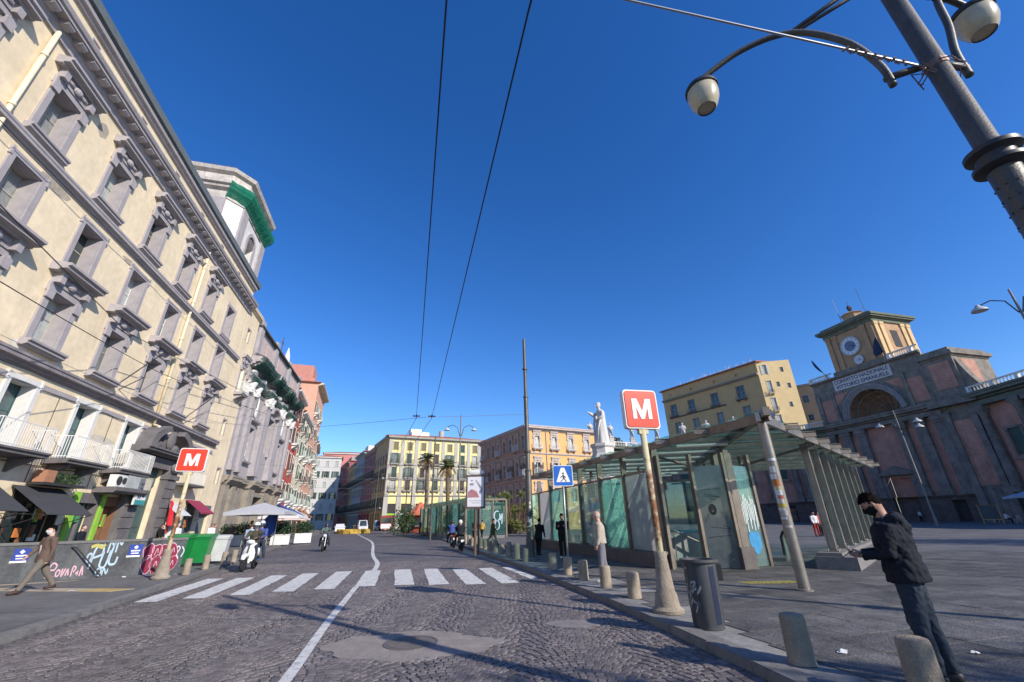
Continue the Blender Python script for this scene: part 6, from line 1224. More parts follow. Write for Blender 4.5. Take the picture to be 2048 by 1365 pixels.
# litter bin
t = thing('litter_bin', 'dark grey cylindrical litter bin with scratched graffiti on the kerb', 'bin', (2.87, 7.41, .12), R(-20)); bing = mat('bin_grey', (.055, .06, .066), .45, .25, 3, .1, 30, spec=.5, streak=.3, stain=(.2, .21, .22))
m = MB(); m.lathe([(.215, .0), (.215, .04), (.225, .06), (.245, .86), (.245, .88)], 28, cap=True); BB = m.build('drum', bing, t, autosmooth=40); m = MB(); m.lathe([(.235, .875), (.285, .875), (.285, .91), (.22, .91), (.21, .8)], 28, cap=False); m.build('rim', mat('bin_rim', (.09, .085, .085), .5, .2, 4), t, autosmooth=40)
m = MB(); m.lathe([(.0, .66), (.22, .66)], 20, cap=False); m.build('liner', dark_in, t); m = MB(); m.bx(.22, .31, -.05, .05, .62, .84); m.build('latch', dark_metal, t)
rr = random.Random(12); m = MB()
for k in range(17):
    a = R(-140) + rr.uniform(-.75, .65); z = rr.uniform(.15, .7); pts = [(a + rr.uniform(-.25, .25), z + rr.uniform(-.12, .12)) for _ in range(3)]; sm = smooth_path(pts, 4); vs = []
    for i, (a_, z_) in enumerate(sm):
        r_ = .226 + .024 * z_; vs += [(r_ * math.cos(a_), r_ * math.sin(a_), z_ + .014), (r_ * math.cos(a_ + .05), r_ * math.sin(a_ + .05), z_ - .014)]
    m.add(vs, [(2 * i, 2 * i + 2, 2 * i + 3, 2 * i + 1) for i in range(len(sm) - 1)])
m.build('graffiti', mat('silver_scrawl', (.36, .37, .37), .6, .2, 5), BB)
m = MB(); vs = []
for j in range(5): a = R(-62) + j * .1; vs += [(.2275 * math.cos(a), .2275 * math.sin(a), .07), (.2465 * math.cos(a), .2465 * math.sin(a), .82)]
m.add(vs, [(2 * j, 2 * j + 2, 2 * j + 3, 2 * j + 1) for j in range(4)]); m.build('blue_stripe', mat('bin_blue', (.010, .018, .05), .6, .2, 4), BB)
# stone bollards
bol_m = mat('bollard_stone', (.33, .27, .20), .88, .28, 6, .6, 50, streak=.25, stain=(.17, .14, .11))
m = MB(); m.lathe([(.142, 0), (.138, .02), (.13, .42), (.128, .44), (.12, .465), (.09, .475), (0.001, .48)], 20); bol_me = m.mesh('bollard', bol_m, True, 35)
def bollard(x, y, lb, s=1.0, grp=None, h=1.0):
    o = link('bollard', bol_me, None, (x, y, .118), rr.uniform(0, 6)); o.scale = (s, s, h); tag(o, lb, 'bollard', grp); return o
g_ = 'stone bollards along the plaza kerb'
for x, y, lb in ((3.17, 5.7, 'stone bollard between the litter bin and the person with a phone'), (3.62, 4.62, 'stone bollard in front of the person with a phone, nearest the viewer'), (2.44, 10.01, 'stone bollard just left of the rusty metro pole'), (2.13, 11.42, 'stone bollard standing before the person in beige'), (1.82, 12.91, 'worn stone bollard between the crossing sign and the person in beige'), (1.54, 14.1, 'stone bollard touching the foot of the crossing sign'), (1.22, 15.77, 'stone bollard left of the crossing sign')): bollard(x, y, lb, 1, g_)
y = 18.6; k = 0
while y < 62:
    bollard(kr(y) + .55, y, 'stone bollard in the long row along the kerb beyond the crossing', .95, 'stone bollards in the row beyond the crossing', 1.25 if k % 3 else 1.0); y += 1.35 if y < 35 else 1.7; k += 1
gl_ = 'stone bollards along the left kerb'
for x, y, lb in ((-11.44, 16.25, 'stone bollard with striped tape before the green bin'), (-12.05, 18.1, 'stone bollard before the white bin'), (-12.5, 19.9, 'stone bollard left of the white scooter'), (-12.95, 21.3, 'stone bollard partly behind the white scooter')): bollard(x, y, lb, .85, gl_, 1.05)
# lamp posts and poles
iron_g = mat('lamp_iron', (.10, .095, .085), .5, .25, 5, .2, 50, metal=.3, spec=.5)
def bell(m, c, s, tilt=None):
    T = Matrix.Translation(c) @ (tilt or Matrix()); m.lathe([(.05 * s, .42 * s), (.10 * s, .36 * s), (.12 * s, .3 * s), (.30 * s, .16 * s), (.33 * s, .1 * s), (.34 * s, .05 * s)], 18, M=T, cap=True)
glob = mat('lamp_glass', (.55, .48, .32), .25, .15, 3, spec=.6)
BL = thing('street_lamp', 'tall iron double street lamp with two hanging bowls, leaning into the top right', 'street lamp', (4.25, 2.72, .12))
m = MB(); m.lathe([(.2, 0), (.2, .5), (.15, .6), (.112, .9), (.106, 4.45), (.098, 4.5), (.086, 4.52), (.078, 8.3), (.04, 8.5)], 24); m.build('pole', iron_g, BL, autosmooth=40)
m = MB(); m.lathe([(.105, 4.2), (.175, 4.24), (.175, 4.275), (.13, 4.3), (.13, 4.36), (.185, 4.39), (.185, 4.43), (.09, 4.48)], 28); m.build('collar', mat('collar_iron', (.05, .05, .052), .45, .2, 5), BL, autosmooth=40)
m = MB()
for z in range(12):
    for k in range(10): a = k * .628 + (z % 2) * .314; m.box(None, (.014, .012, .014), M=Matrix.Translation((.108 * math.cos(a), .108 * math.sin(a), 2.6 + z * .13)) @ Matrix.Rotation(a, 4, 'Z'))
m.build('rivets', dark_metal, BL)
# two arched arms; the lamps hang at their tips
la, lb_ = Vector((2.42 - 4.25, 3.52 - 2.72, 6.28)), Vector((5.62 - 4.25, 3.1 - 2.72 - .02, 6.75))
for i, (tip, m_lab) in enumerate(((la, ''), (Vector((1.0, .16, 6.55)), ''))):
    d = Vector((tip.x, tip.y, 0)).normalized(); L_ = Vector((tip.x, tip.y)).length
    pts = [d * .36 + Vector((0, 0, 5.5)), d * .38 + Vector((0, 0, 5.85)), d * .55 + Vector((0, 0, 6.35)), d * (.5 + (L_ - .5) * .3) + Vector((0, 0, max(6.78, tip.z + .3))), d * (.5 + (L_ - .5) * .65) + Vector((0, 0, max(6.8, tip.z + .36))), d * L_ + Vector((0, 0, tip.z + .28))]
    sm = [tuple(Vector(q)) for q in smooth_path([tuple(p_) for p_ in pts], 6)] if False else None
    P3 = []
    for j in range(len(pts) - 1):
        p0, p1, p2, p3 = pts[max(j - 1, 0)], pts[j], pts[j + 1], pts[min(j + 2, len(pts) - 1)]
        for k in range(6): tt = k / 6; P3.append(.5 * ((2 * p1) + (p2 - p0) * tt + (2 * p0 - 5 * p1 + 4 * p2 - p3) * tt * tt + (3 * p1 - p0 - 3 * p2 + p3) * tt ** 3))
    P3.append(pts[-1]); P3.append(pts[-1] + (pts[-1] - pts[-2]).normalized() * .12)
    m = MB(); m.tube(P3, .034, 10); m.bar(tuple(d * .1 + Vector((0, 0, 5.62))), tuple(d * .4 + Vector((0, 0, 5.62))), .05); m.bar(tuple(d * .05 + Vector((0, 0, 7.2))), tuple(pts[3]), .035); m.bar(tuple(d * .05 + Vector((0, 0, 7.05))), tuple(pts[3] - d * .1), .03); ar = m.build('arm', iron_g, BL, smooth=True)
    m = MB(); m.lathe([(.03, .1), (.1, .09), (.175, .03), (.19, 0), (.19, -.035), (.175, -.04)], 22, tuple(tip + Vector((0, 0, .12))), cap=True); m.build('lamp_cap', dark_metal, ar, autosmooth=40)
    m = MB(); m.lathe([(.172, .085), (.178, .02), (.17, -.07), (.135, -.17), (.105, -.215), (.1, -.2), (0.001, -.195)], 24, tuple(tip), cap=False); m.build('lamp_bowl', glob, ar, autosmooth=60)
    m = MB(); m.lathe([(.1, -.2), (.104, -.218), (.108, -.2)], 20, tuple(tip), cap=False); m.build('lamp_ring', dark_metal, ar); m = MB(); m.tube([tuple(tip + Vector((0, 0, .2))), tuple(tip + Vector((.03, 0, .29))), tuple(tip + Vector((.1, 0, .28))), tuple(tip + Vector((.12, 0, .2)))], .008, 6); m.build('lamp_hook', dark_metal, ar)
m = MB(); m.lathe([(.084, 5.52), (.092, 5.53), (.092, 5.6), (.084, 5.61)], 16); m.lathe([(.107, 3.55), (.111, 3.56), (.107, 3.57)], 16, cap=False)
for k in range(10): a = rr.uniform(0, 6.3); m.tube([(.085 * math.cos(a), .085 * math.sin(a), 5.57), (.17 * math.cos(a + .2), .17 * math.sin(a + .2), 5.5 + rr.uniform(-.12, .15)), (.16 * math.cos(a + .5), .16 * math.sin(a + .5), 5.45 + rr.uniform(-.1, .1))], .006, 5)
m.build('wire_binding', mat('tie_wire', (.22, .15, .12), .5, .2, 5, metal=.4), BL)
t = thing('tram_pole', 'tall slender iron wire pole with rings, left of the glass shelter', 'pole', (.64, 20.52, .12)); m = MB(); m.lathe([(.17, 0), (.17, 1.1), (.15, 1.2), (.15, 3.6), (.11, 3.7), (.105, 7.2), (.085, 7.3), (.08, 10.3), (.05, 10.5)], 16); m.build('shaft', iron_g, t, autosmooth=40); m = MB()
for z, r_ in ((1.15, .19), (3.65, .16), (4.55, .17), (7.25, .13), (8.75, .13)): m.lathe([(r_ - .05, z - .06), (r_, z - .04), (r_, z + .04), (r_ - .05, z + .06)], 16)
m.build('rings', iron_g, t, autosmooth=40); m = MB(); 
for k in range(14):
    a = R(250) + rr.uniform(-.9, .9); z = rr.uniform(.9, 2.2); h_ = rr.uniform(.06, .16); r_ = .174 if z < 1.1 else .153; vs = []
    for j in range(4): q = a + .5 * j / 3; vs += [(r_ * math.cos(q), r_ * math.sin(q), z), (r_ * math.cos(q), r_ * math.sin(q), z + h_)]
    m.add(vs, [(2 * j, 2 * j + 2, 2 * j + 3, 2 * j + 1) for j in range(3)])
m.build('stickers', st[2], t)
def tall_lamp(x, y, H_, lb, arm=1.6, rz=0, heads=2, grp='slender plaza lamps', fr=.88):
    t = thing('plaza_lamp', lb, 'street lamp', (x, y, .12), rz, grp); m = MB(); m.lathe([(.16, 0), (.15, 1.0), (.1, 1.1), (.085, H_ * .75), (.06, H_)], 12); m.build('pole', mat('weathered_pole', (.22, .205, .18), .6, .2, 3, metal=.3), t, autosmooth=40)
    for k in range(heads):
        s_ = -1 if k % 2 else 1; zt = H_ * (fr if k < 2 else fr - .05); m = MB(); P3 = [(s_ * .08, 0, zt - .9), (s_ * .25 * arm, 0, zt + .1), (s_ * .6 * arm, 0, zt + .35), (s_ * arm, 0, zt + .12)]; m.tube([Vector(p_) for p_ in P3], .04, 6); a_ = m.build('arm', iron_g, t, smooth=True); m = MB(); bell(m, (s_ * arm, 0, zt - .3), 1.3 if H_ > 13 else .9); m.build('shade', mat('pale_shade', (.5, .5, .48), .5, .1, 3), a_, autosmooth=40)
    return t
tall_lamp(48.13, 52.18, 13.4, 'slender lamp with pale shades leaning before the clock building', 1.9, R(-60), 3)
LR = tall_lamp(33.6, 24.6, 15.2, 'plaza lamp whose arms reach in at the right edge', 1.7, R(-40), 2, fr=.945)
tall_lamp(-5.96, 46.64, 12.6, 'lamp with two curved arms before the yellow palazzo', 1.5, R(10), 2)
for x, y, H_, lb in ((-7.43, 39.6, 8.9, 'thin dark pole right of the palm trees'), (-14.4, 58.5, 11.8, 'thin dark pole before the yellow palazzo'), (-22, 70, 10, 'thin pole near the far kerb bend'), (-15.5, 66, 9, 'thin pole left of the orange kiosk')):
    t = thing('wire_pole', lb, 'pole', (x, y, .12), 0, 'thin poles along the far kerb'); m = MB(); m.lathe([(.1, 0), (.1, 1.0), (.075, 1.1), (.06, H_)], 10); m.build('shaft', iron_g, t); m = MB(); m.lathe([(.1, H_ * .6), (.13, H_ * .6 + .05), (.1, H_ * .6 + .1)], 10); m.build('ring', iron_g, t)
# advertising panel
t = thing('advert_panel', 'backlit white advertising poster panel on a post with oval cap', 'sign', (-2.0, 22.4, .12), R(-2)); m = MB(); m.tube([(0, 0, 0), (0, 0, 2.1)], .07, 10); m.tube([(0.16, 0.02, 0), (.16, .02, 2.1)], .05, 8); m.build('post', mat('ad_post', (.13, .09, .07), .6, .2, 4), t)
m = MB(); plate(m, .98, 1.62, .04, -.09, .09); AP = m.build('frame', mat('ad_frame', (.12, .085, .075), .5, .2, 4), t, (0, 0, 2.88)); m = MB(); plate(m, .82, 1.42, .02, -.1, -.091); m.build('poster', mat('poster_white', (.72, .70, .72), .5, .05, 3), AP)
m = MB(); m.add([(-.4, -.103, -.28), (.2, -.103, -.28), (.05, -.103, .02), (-.2, -.103, .12), (-.38, -.103, .0)], [(0, 1, 2, 3, 4)]); m.build('poster_print', mat('print_rose', (.45, .2, .22), .6, .3, 6), AP); m = MB(); m.bx(-.3, -.1, -.104, -.1, .3, .4); m.bx(-.25, -.15, -.104, -.1, .5, .56)
for k in range(7): m.bx(.0 + k * .05, .05 + k * .05, -.104, -.1, .5 - k * .09, .56 - k * .06)
m.bx(-.3, .3, -.104, -.1, -.45, -.43); m.bx(-.2, .25, -.104, -.1, -.55, -.53); m.build('poster_print', mat('print_grey', (.25, .25, .28), .6, .2, 6), AP)
m = MB(); m.ball((0, 0, 3.82), (.42, .05, .14), 20, 8); m.build('oval_cap', white_paint, t, smooth=True)

# ---------------------------------------------------------------- left: graffiti wall of the metro stairs
wallm = mat('stair_wall', (.085, .09, .095), .75, .45, 1.1, .3, 20, streak=.5, stain=(.2, .195, .19), world=True)
WA, WB = Vector((-21.5, 10.6)), Vector((-12.55, 17.45)); wd_ = (WB - WA).normalized(); wn_ = Vector((wd_.y, -wd_.x)); WL = (WB - WA).length
SWL = thing('stair_wall', 'dark parapet wall of the metro stairs covered in graffiti and posters', 'wall', (WA.x, WA.y, .105), math.atan2(wd_.y, wd_.x))
x = 0; rr = random.Random(4)
while x < WL - .05:
    l = min(1.5, WL - x); m = MB(); m.bx(x + .004, x + l - .004, 0, .3, 0, 1.08); m.build('panel', wallm, SWL); x += l
m = MB(); m.bx(-.02, WL + .02, -.03, .33, 1.08, 1.16); m.build('coping', mat('coping_grey', (.16, .155, .15), .7, .2, 3), SWL)
flw = ((0, 0), (1, 0), (0, -.006))
KX = .70; fx = lambda s: 6.8 + (s - 6.8) * KX
def wg(pts, r, m_, dy=0): scrawl(pts, r, m_, SWL, flat=((6.8 * (1 - KX), 0), (KX, 0), (0, -.006 - dy)))
X0 = 6.8   # start of the stretch in view
L_ = lambda s, z, w, h, pts: [[(s + a * w, z + c * h) for a, c in pl] for pl in pts]
# blue-white letters P U L
wg(L_(X0 + 2.75, .25, .95, .72, [[(0.0, .05), (.05, .9), (.3, 1), (.35, .65), (.05, .5)], [(.4, .75), (.38, .15), (.6, .12), (.66, .8)], [(.75, 1.25), (.7, .3), (.95, .2), (1.0, .5)]]), .035, palebl)
wg(L_(X0 + 3.2, .75, .6, .4, [[(0.1, 0), (.15, .9), (.4, .5), (.45, .9)], [(.6, 0), (.62, .9), (.85, .6), (.9, 1)]]), .03, palebl); wg(L_(X0 + 2.55, .5, .2, .25, [ell(.5, .5, .4, .5)]), .03, palebl); wg(L_(X0 + 3.0, .05, .5, .22, [ell(.3, .5, .2, .5), [(.6, 0), (.65, 1), (.9, .2), (.95, .9)]]), .022, palebl)
# pink tag
wg(L_(X0 + 1.35, .08, 1.25, .42, [[(0, 0), (.06, .95), (.2, .9), (.18, .55), (.05, .5), (.22, .02)], ell(.3, .3, .05, .22), [(.4, .6), (.42, .05), (.48, .6)], [(.52, .1), (.55, .55), (.6, .1)], [(.68, .0), (.68, .7), (.76, .6), (.72, .3)], [(.8, .3), (.85, .1), (.84, .4)], [(.92, 0), (.93, .7), (1.0, .05)]]), .024, pinkp)
# maroon bubble letters with pink outline
for k in range(8):
    cx, cz = X0 + 4.85 + (k % 4) * .34 + .08 * (k // 4), .72 - .42 * (k // 4); m = MB(); e = [(fx(cx + (.2 + .03 * math.sin(3 * t + k)) * math.cos(t)), -.008 - .0004 * k, cz + (.26 + .05 * math.sin(2 * t + k)) * math.sin(t)) for t in [q * .3142 for q in range(20)]]; m.add(e, [tuple(range(20))]); m.build('graffiti', redp, SWL)
    wg([[((x_ - 6.8) / KX + 6.8, z_) for x_, _, z_ in e + [e[0]]]], .013, pinkp, .004); 
    if k % 2: wg([[(cx - .05, cz - .12), (cx + .02, cz + .1), (cx + .08, cz - .05)]], .013, pinkp, .005)
wg(L_(X0 + 6.0, .4, .4, .5, [[(.0, .3), (.1, .9), (.4, .8), (.2, .4), (.45, .1)], [(.6, .9), (.9, .6), (.7, .2)]]), .02, whitep)
wg([[(X0 + 2.6, .95), (X0 + 2.8, 1.0), (X0 + 3.0, .93), (X0 + 3.1, 1.02)]], .05, yelp, .001)
for s_ in (X0 + .02, fx(X0 + 4.05)):
    m = MB(); m.bx(s_, s_ + .38, -.012, -.004, .62, .98); m.i = 1; m.bx(s_ + .09, s_ + .3, -.014, -.012, .68, .715); m.bx(s_ + .07, s_ + .32, -.014, -.012, .755, .80); m.box(None, (.09, .003, .09), M=Matrix.Translation((s_ + .19, -.013, .89)) @ Matrix.Rotation(R(45), 4, 'Y')); m.bx(s_ - .02, s_ + .35, -.0145, -.003, .575, .63); m.build('poster', [mat('poster_blue', (.03, .06, .30), .7, .2, 4), sign_white], SWL)
m = MB(); P3 = [(fx(X0 + 1.9), -.02, .96), (fx(X0 + 2.1), -.16, .96), (fx(X0 + 3.3), -.18, .06)]; m.tube([Vector(p_) for p_ in P3], .022, 8); m.bar((fx(X0 + 2.5), 0, .66), (fx(X0 + 2.5), -.16, .68), .025); m.build('handrail', dark_metal, SWL); m = MB(); m.tube([(fx(X0 + 5.2), -.1, .22), (fx(X0 + 6.2), -.35, -.08)], .03, 8); m.build('handrail', dark_metal, SWL)

# wheelie bins
def wheelie(x, y, rz, m_, lb, s=1.0):
    t = thing('wheelie_bin', lb, 'bin', (x, y, .112), rz, 'wheelie bins by the left kerb'); t.scale = (s, s, s); m = MB()
    lo = [(-.24, -.28), (.24, -.28), (.24, .26), (-.24, .26)]; hi = [(-.31, -.38), (.31, -.38), (.31, .36), (-.31, .36)]; m.add([(x_, y_, .1) for x_, y_ in lo] + [(x_, y_, .98) for x_, y_ in hi], [(3, 2, 1, 0), (4, 5, 6, 7), (0, 1, 5, 4), (1, 2, 6, 5), (2, 3, 7, 6), (3, 0, 4, 7)]); m.bx(-.33, .33, -.4, .38, .93, .99); m.build('body', m_, t)
    m = MB(); m.prof([(-.43, .99), (-.42, 1.03), (0, 1.1), (.36, 1.07), (.4, .99)][::-1], -.34, .34); m.bx(-.28, .28, .38, .45, 1.0, 1.04); m.build('lid', m_, t); m = MB(); [m.lathe([(.1, -.03), (.1, .03)], 14, M=Matrix.Translation((sx * .27, .26, .1)) @ Matrix.Rotation(R(90), 4, 'Y')) for sx in (-1, 1)]; m.build('wheels', dark_metal, t); return t
gbin = mat('green_plastic', (.012, .22, .05), .4, .15, 3, spec=.5); wbin = mat('white_plastic', (.58, .58, .57), .45, .15, 3)
wheelie(-13.95, 19.1, R(18), gbin, 'bright green wheelie bin, front one beside the metro sign', 1.15); wheelie(-13.65, 20.0, R(18), gbin, 'bright green wheelie bin, second behind the front one', 1.12); wheelie(-13.45, 20.9, R(22), wbin, 'white wheelie bin beside the green bins', 1.05)
# ================================================================ vehicles
rubber = mat('tyre_rubber', (.025, .025, .026), .8, .2, 6); chrome = mat('chrome', (.55, .55, .56), .2, .1, 5, metal=.9); whitepaintv = mat('white_bodywork', (.75, .75, .73), .25, .05, 3, coat=.5); blackplas = mat('black_plastic', (.03, .03, .032), .5, .15, 4); headl = mat('headlight_glass', (.6, .62, .64), .12, .1, 4, spec=.8); redlens = mat('tail_lens', (.4, .02, .02), .3, .1, 4); seatm = mat('seat_vinyl', (.035, .033, .032), .6, .15, 6)
def wheel(parent, y, r, w, z=None, x=0.0, rim=chrome, axis='X'):
    T = Matrix.Translation((x, y, z if z is not None else r)) @ Matrix.Rotation(R(90), 4, 'Y'); m = MB(); m.lathe([(r * .68, -w * .4), (r * .9, -w * .5), (r * .985, -w * .28), (r, 0), (r * .985, w * .28), (r * .9, w * .5), (r * .68, w * .4)], 24, M=T, cap=False); t = m.build('wheel', rubber, parent, smooth=True)
    m = MB(); m.lathe([(r * .69, -w * .3), (r * .6, -w * .12), (r * .2, -w * .2), (0.001, -w * .22)], 20, M=T, cap=False); m.lathe([(r * .69, w * .3), (r * .6, w * .12), (r * .2, w * .2), (0.001, w * .22)], 20, M=T, cap=False); m.build('rim', rim, t)
def loft(m, rings):
    n = len(rings[0]); vs = [tuple(p) for r_ in rings for p in r_]; m.add(vs, [(i * n + j, i * n + (j + 1) % n, (i + 1) * n + (j + 1) % n, (i + 1) * n + j) for i in range(len(rings) - 1) for j in range(n)] + [tuple(range(n - 1, -1, -1)), tuple(range((len(rings) - 1) * n, len(rings) * n))]); return m
def superring(y, zc, hw, hh, n=16, e=2.6, axis='y'):
    out = []
    for k in range(n):
        a = 2 * math.pi * k / n; c, s_ = math.cos(a), math.sin(a); out.append((hw * math.copysign(abs(c) ** (2 / e), c), y, zc + hh * math.copysign(abs(s_) ** (2 / e), s_)))
    return out
def scooter(x, y, rz, lb):
    t = thing('scooter', lb, 'scooter', (x, y, .012), rz); wheel(t, -.68, .27, .11, rim=blackplas); wheel(t, .62, .26, .12, rim=blackplas)
    m = MB(); loft(m, [superring(yy_, z, w, h) for yy_, z, w, h in ((.05, .5, .13, .12), (.2, .6, .19, .17), (.5, .66, .2, .17), (.8, .72, .16, .12), (.98, .76, .06, .05))]); m.build('rear_body', whitepaintv, t, smooth=True)
    m = MB(); vs = []; rows = [(-.42, .28, .17), (-.46, .5, .22), (-.42, .75, .23), (-.34, .95, .2), (-.3, 1.0, .14)]
    for yy_, z, w in rows:
        for k in range(9): u_ = k / 4 - 1; vs.append((w * u_, yy_ + .12 * u_ * u_ - .0, z))
    m.add(vs, [(i * 9 + j, i * 9 + j + 1, (i + 1) * 9 + j + 1, (i + 1) * 9 + j) for i in range(4) for j in range(8)]); m.add([(a, b_ + .05, c) for a, b_, c in vs], [((i + 1) * 9 + j, (i + 1) * 9 + j + 1, i * 9 + j + 1, i * 9 + j) for i in range(4) for j in range(8)]); m.build('leg_shield', whitepaintv, t, smooth=True)
    m = MB(); loft(m, [superring(yy_, z, w, h) for yy_, z, w, h in ((-.92, .42, .05, .05), (-.8, .54, .1, .06), (-.62, .58, .11, .06), (-.48, .5, .1, .08))]); m.build('mudguard', whitepaintv, t, smooth=True)
    m = MB(); m.bx(-.2, .2, -.38, .12, .28, .34); m.bx(-.12, .12, .0, .8, .3, .44); m.build('floorboard', blackplas, t); m = MB(); loft(m, [superring(yy_, z, w, h) for yy_, z, w, h in ((.02, .8, .1, .05), (.2, .82, .15, .06), (.6, .85, .16, .06), (.86, .9, .11, .04))]); m.build('seat', seatm, t, smooth=True)
    m = MB(); m.tube([(0, -.66, .3), (0, -.5, .6), (0, -.36, .98)], .03, 8); m.tube([(-.34, -.2, 1.08), (-.2, -.3, 1.06), (.2, -.3, 1.06), (.34, -.2, 1.08)], .02, 8); m.build('handlebar', blackplas, t); m = MB(); m.ball((0, -.36, 1.02), (.16, .12, .09), 14, 8); m.build('headlamp_cowl', whitepaintv, t, smooth=True); m = MB(); m.ball((0, -.46, 1.02), (.08, .04, .06), 12, 8); hl = m.build('headlight', headl, t, smooth=True)
    for sx in (-1, 1): m = MB(); m.tube([(sx * .22, -.28, 1.07), (sx * .32, -.26, 1.28)], .01, 6); m.ball((sx * .34, -.26, 1.32), (.07, .02, .045), 10, 6); m.build('mirror', blackplas, t)
    m = MB(); m.bx(-.09, .09, -.97, -.955, .36, .44); m.build('badge', blackplas, t); m = MB(); m.tube([(.17, .3, .3), (.18, .8, .34)], .05, 8); m.build('exhaust', chrome, t); return t
def motorbike(x, y, rz, lb, col, grp=None):
    t = thing('motorbike', lb, 'motorbike', (x, y, .008), rz, grp); wheel(t, -.72, .31, .12, rim=blackplas); wheel(t, .68, .31, .15, rim=blackplas)
    m = MB(); loft(m, [superring(yy_, z, w, h) for yy_, z, w, h in ((-.4, .82, .08, .07), (-.25, .86, .15, .12), (.0, .85, .14, .11), (.12, .8, .08, .08))]); m.build('tank', col, t, smooth=True); m = MB(); loft(m, [superring(yy_, z, w, h) for yy_, z, w, h in ((.08, .8, .1, .04), (.3, .8, .14, .05), (.6, .86, .12, .05), (.85, .92, .07, .04))]); m.build('seat', seatm, t, smooth=True)
    m = MB(); m.bx(-.15, .15, -.3, .2, .32, .62); m.bx(-.2, .2, -.15, .05, .4, .55); m.build('engine', blackplas, t); m = MB(); [m.tube([(sx * .09, -.74, .32), (sx * .09, -.48, .98)], .025, 8) for sx in (-1, 1)]; m.tube([(-.38, -.28, 1.05), (-.2, -.42, 1.03), (.2, -.42, 1.03), (.38, -.28, 1.05)], .017, 8); m.build('fork', chrome, t); m = MB(); m.ball((0, -.58, .92), (.1, .08, .1), 12, 8); m.build('headlight', headl, t, smooth=True)
    m = MB(); loft(m, [superring(yy_, z, w, h) for yy_, z, w, h in ((-1.0, .5, .04, .03), (-.85, .66, .08, .03), (-.6, .66, .08, .03), (-.45, .58, .06, .03))]); m.build('mudguard', col, t, smooth=True); m = MB(); m.bx(-.12, .12, .7, 1.0, .62, .8); m.build('tail', col, t); m = MB(); m.tube([(.14, -.1, .3), (.17, .4, .3), (.18, .85, .42)], .045, 8); m.build('exhaust', chrome, t); m = MB(); m.bx(-.1, .1, 1.0, 1.02, .5, .62); m.build('plate', sign_white, t)
    for sx in (-1, 1): m = MB(); m.tube([(sx * .25, -.38, 1.05), (sx * .33, -.34, 1.22)], .01, 6); m.ball((sx * .35, -.34, 1.25), (.06, .02, .04), 10, 6); m.build('mirror', blackplas, t)
    return t
def car(x, y, rz, lb, col, L=4.0, Wd=1.7, H_=1.5, van=False, name='car', group=None):
    t = thing(name, lb, 'van' if van else 'car', (x, y, 0.0), rz, group); h = L / 2; m = MB()
    prof_ = [(-h, .35), (-h - .02, .65), (-h + .12, .82), (-h + .9, .95)] + ([(-h + 1.0, 1.0), (-h + 1.5, H_ - .08), (-h + 1.8, H_), (h - .1, H_), (h, H_ - .15), (h, .4)] if van else [(-h + 1.0, .98), (-h + 1.75, H_ - .06), (-h + 2.1, H_), (h - 1.0, H_), (h - .5, H_ - .12), (h - .08, .98), (h, .85), (h, .4)]) + [(h - .1, .25), (-h + .1, .25)]
    n = len(prof_); vs = []
    for s_, k in ((-1, .9), (-1, 1.0), (1, 1.0), (1, .9)):
        for yy_, z in prof_: tap = (1 - .16 * max(0, (z - .95) / (H_ - .95))); vs.append((s_ * Wd / 2 * tap * (1.0 if k == 1.0 else .93), yy_ * (1.0 if k == 1 else .995), z if k == 1.0 else z * 1.012 - .003))
    m.add(vs, [tuple(range(n)), tuple(range(4 * n - 1, 3 * n - 1, -1))] + [(r_ * n + k, (r_ + 1) * n + k, (r_ + 1) * n + (k + 1) % n, r_ * n + (k + 1) % n) for r_ in range(3) for k in range(n)]); bd = m.build('body', col, t, autosmooth=35)
    zt, zb = H_ - .12, .98
    f0, f1 = (-h + 1.02, -h + 1.5) if van else (-h + 1.1, -h + 1.72); m = MB(); m.add([(-Wd * .42, f0 - .03, zb + .03), (Wd * .42, f0 - .03, zb + .03), (Wd * .36, f1 - .03, zt), (-Wd * .36, f1 - .03, zt)], [(0, 1, 2, 3)]); m.build('windscreen', dark_glass, t)
    for sx in (-1, 1):
        xs = lambda z: sx * (Wd / 2 * (1 - .16 * max(0, (z - .95) / (H_ - .95))) + .006)
        for a_, b_, c_, d_ in (((f0 + .25, f1 + .15, -h + (2.3 if not van else 2.4), -h + (2.3 if not van else 2.4)), (-h + 2.4, -h + 2.4, h - .95, h - .5)) if not van else ((f0 + .25, f1 + .15, -h + 2.3, -h + 2.3),)): 
            m = MB(); q = [(xs(zb + .04), a_, zb + .04), (xs(zt), b_, zt), (xs(zt), c_, zt), (xs(zb + .04), d_, zb + .04)]; m.add(q, [(0, 1, 2, 3) if sx > 0 else (3, 2, 1, 0)]); m.build('side_window', dark_glass, t)
        m = MB(); m.ball((sx * Wd * .38, -h + .03, .68), (.17, .06, .09), 12, 6); m.build('headlight', headl, t, smooth=True); m = MB(); m.bx(sx * Wd * .4 - .12, sx * Wd * .4 + .12, h - .02, h + .015, .75, .98); m.build('tail_light', redlens, t)
        m = MB(); m.ball((sx * (Wd / 2 + .08), f0 + .35, 1.03), (.1, .05, .07), 8, 6); m.build('mirror', col, t)
        for yy_ in (-h + .75, h - .75): wheel(t, yy_, .31, .2, x=sx * (Wd / 2 - .09))
    m = MB(); m.bx(-.26, .26, -h - .03, -h - .01, .42, .54); m.build('plate', sign_white, t); m = MB(); m.bx(-.5, .5, -h - .025, -h, .56, .66); m.build('grille', blackplas, t); return t
scooter(-10.62, 18.55, R(13), 'white scooter carrying two helmeted riders beside the left kerb')
motorbike(-12.6, 30.2, R(17), 'black motorbike with lit headlight riding down the road', blackplas)
motorbike(-3.35, 27.9, R(193), 'black motorbike with rider in white helmet by the right kerb', blackplas)
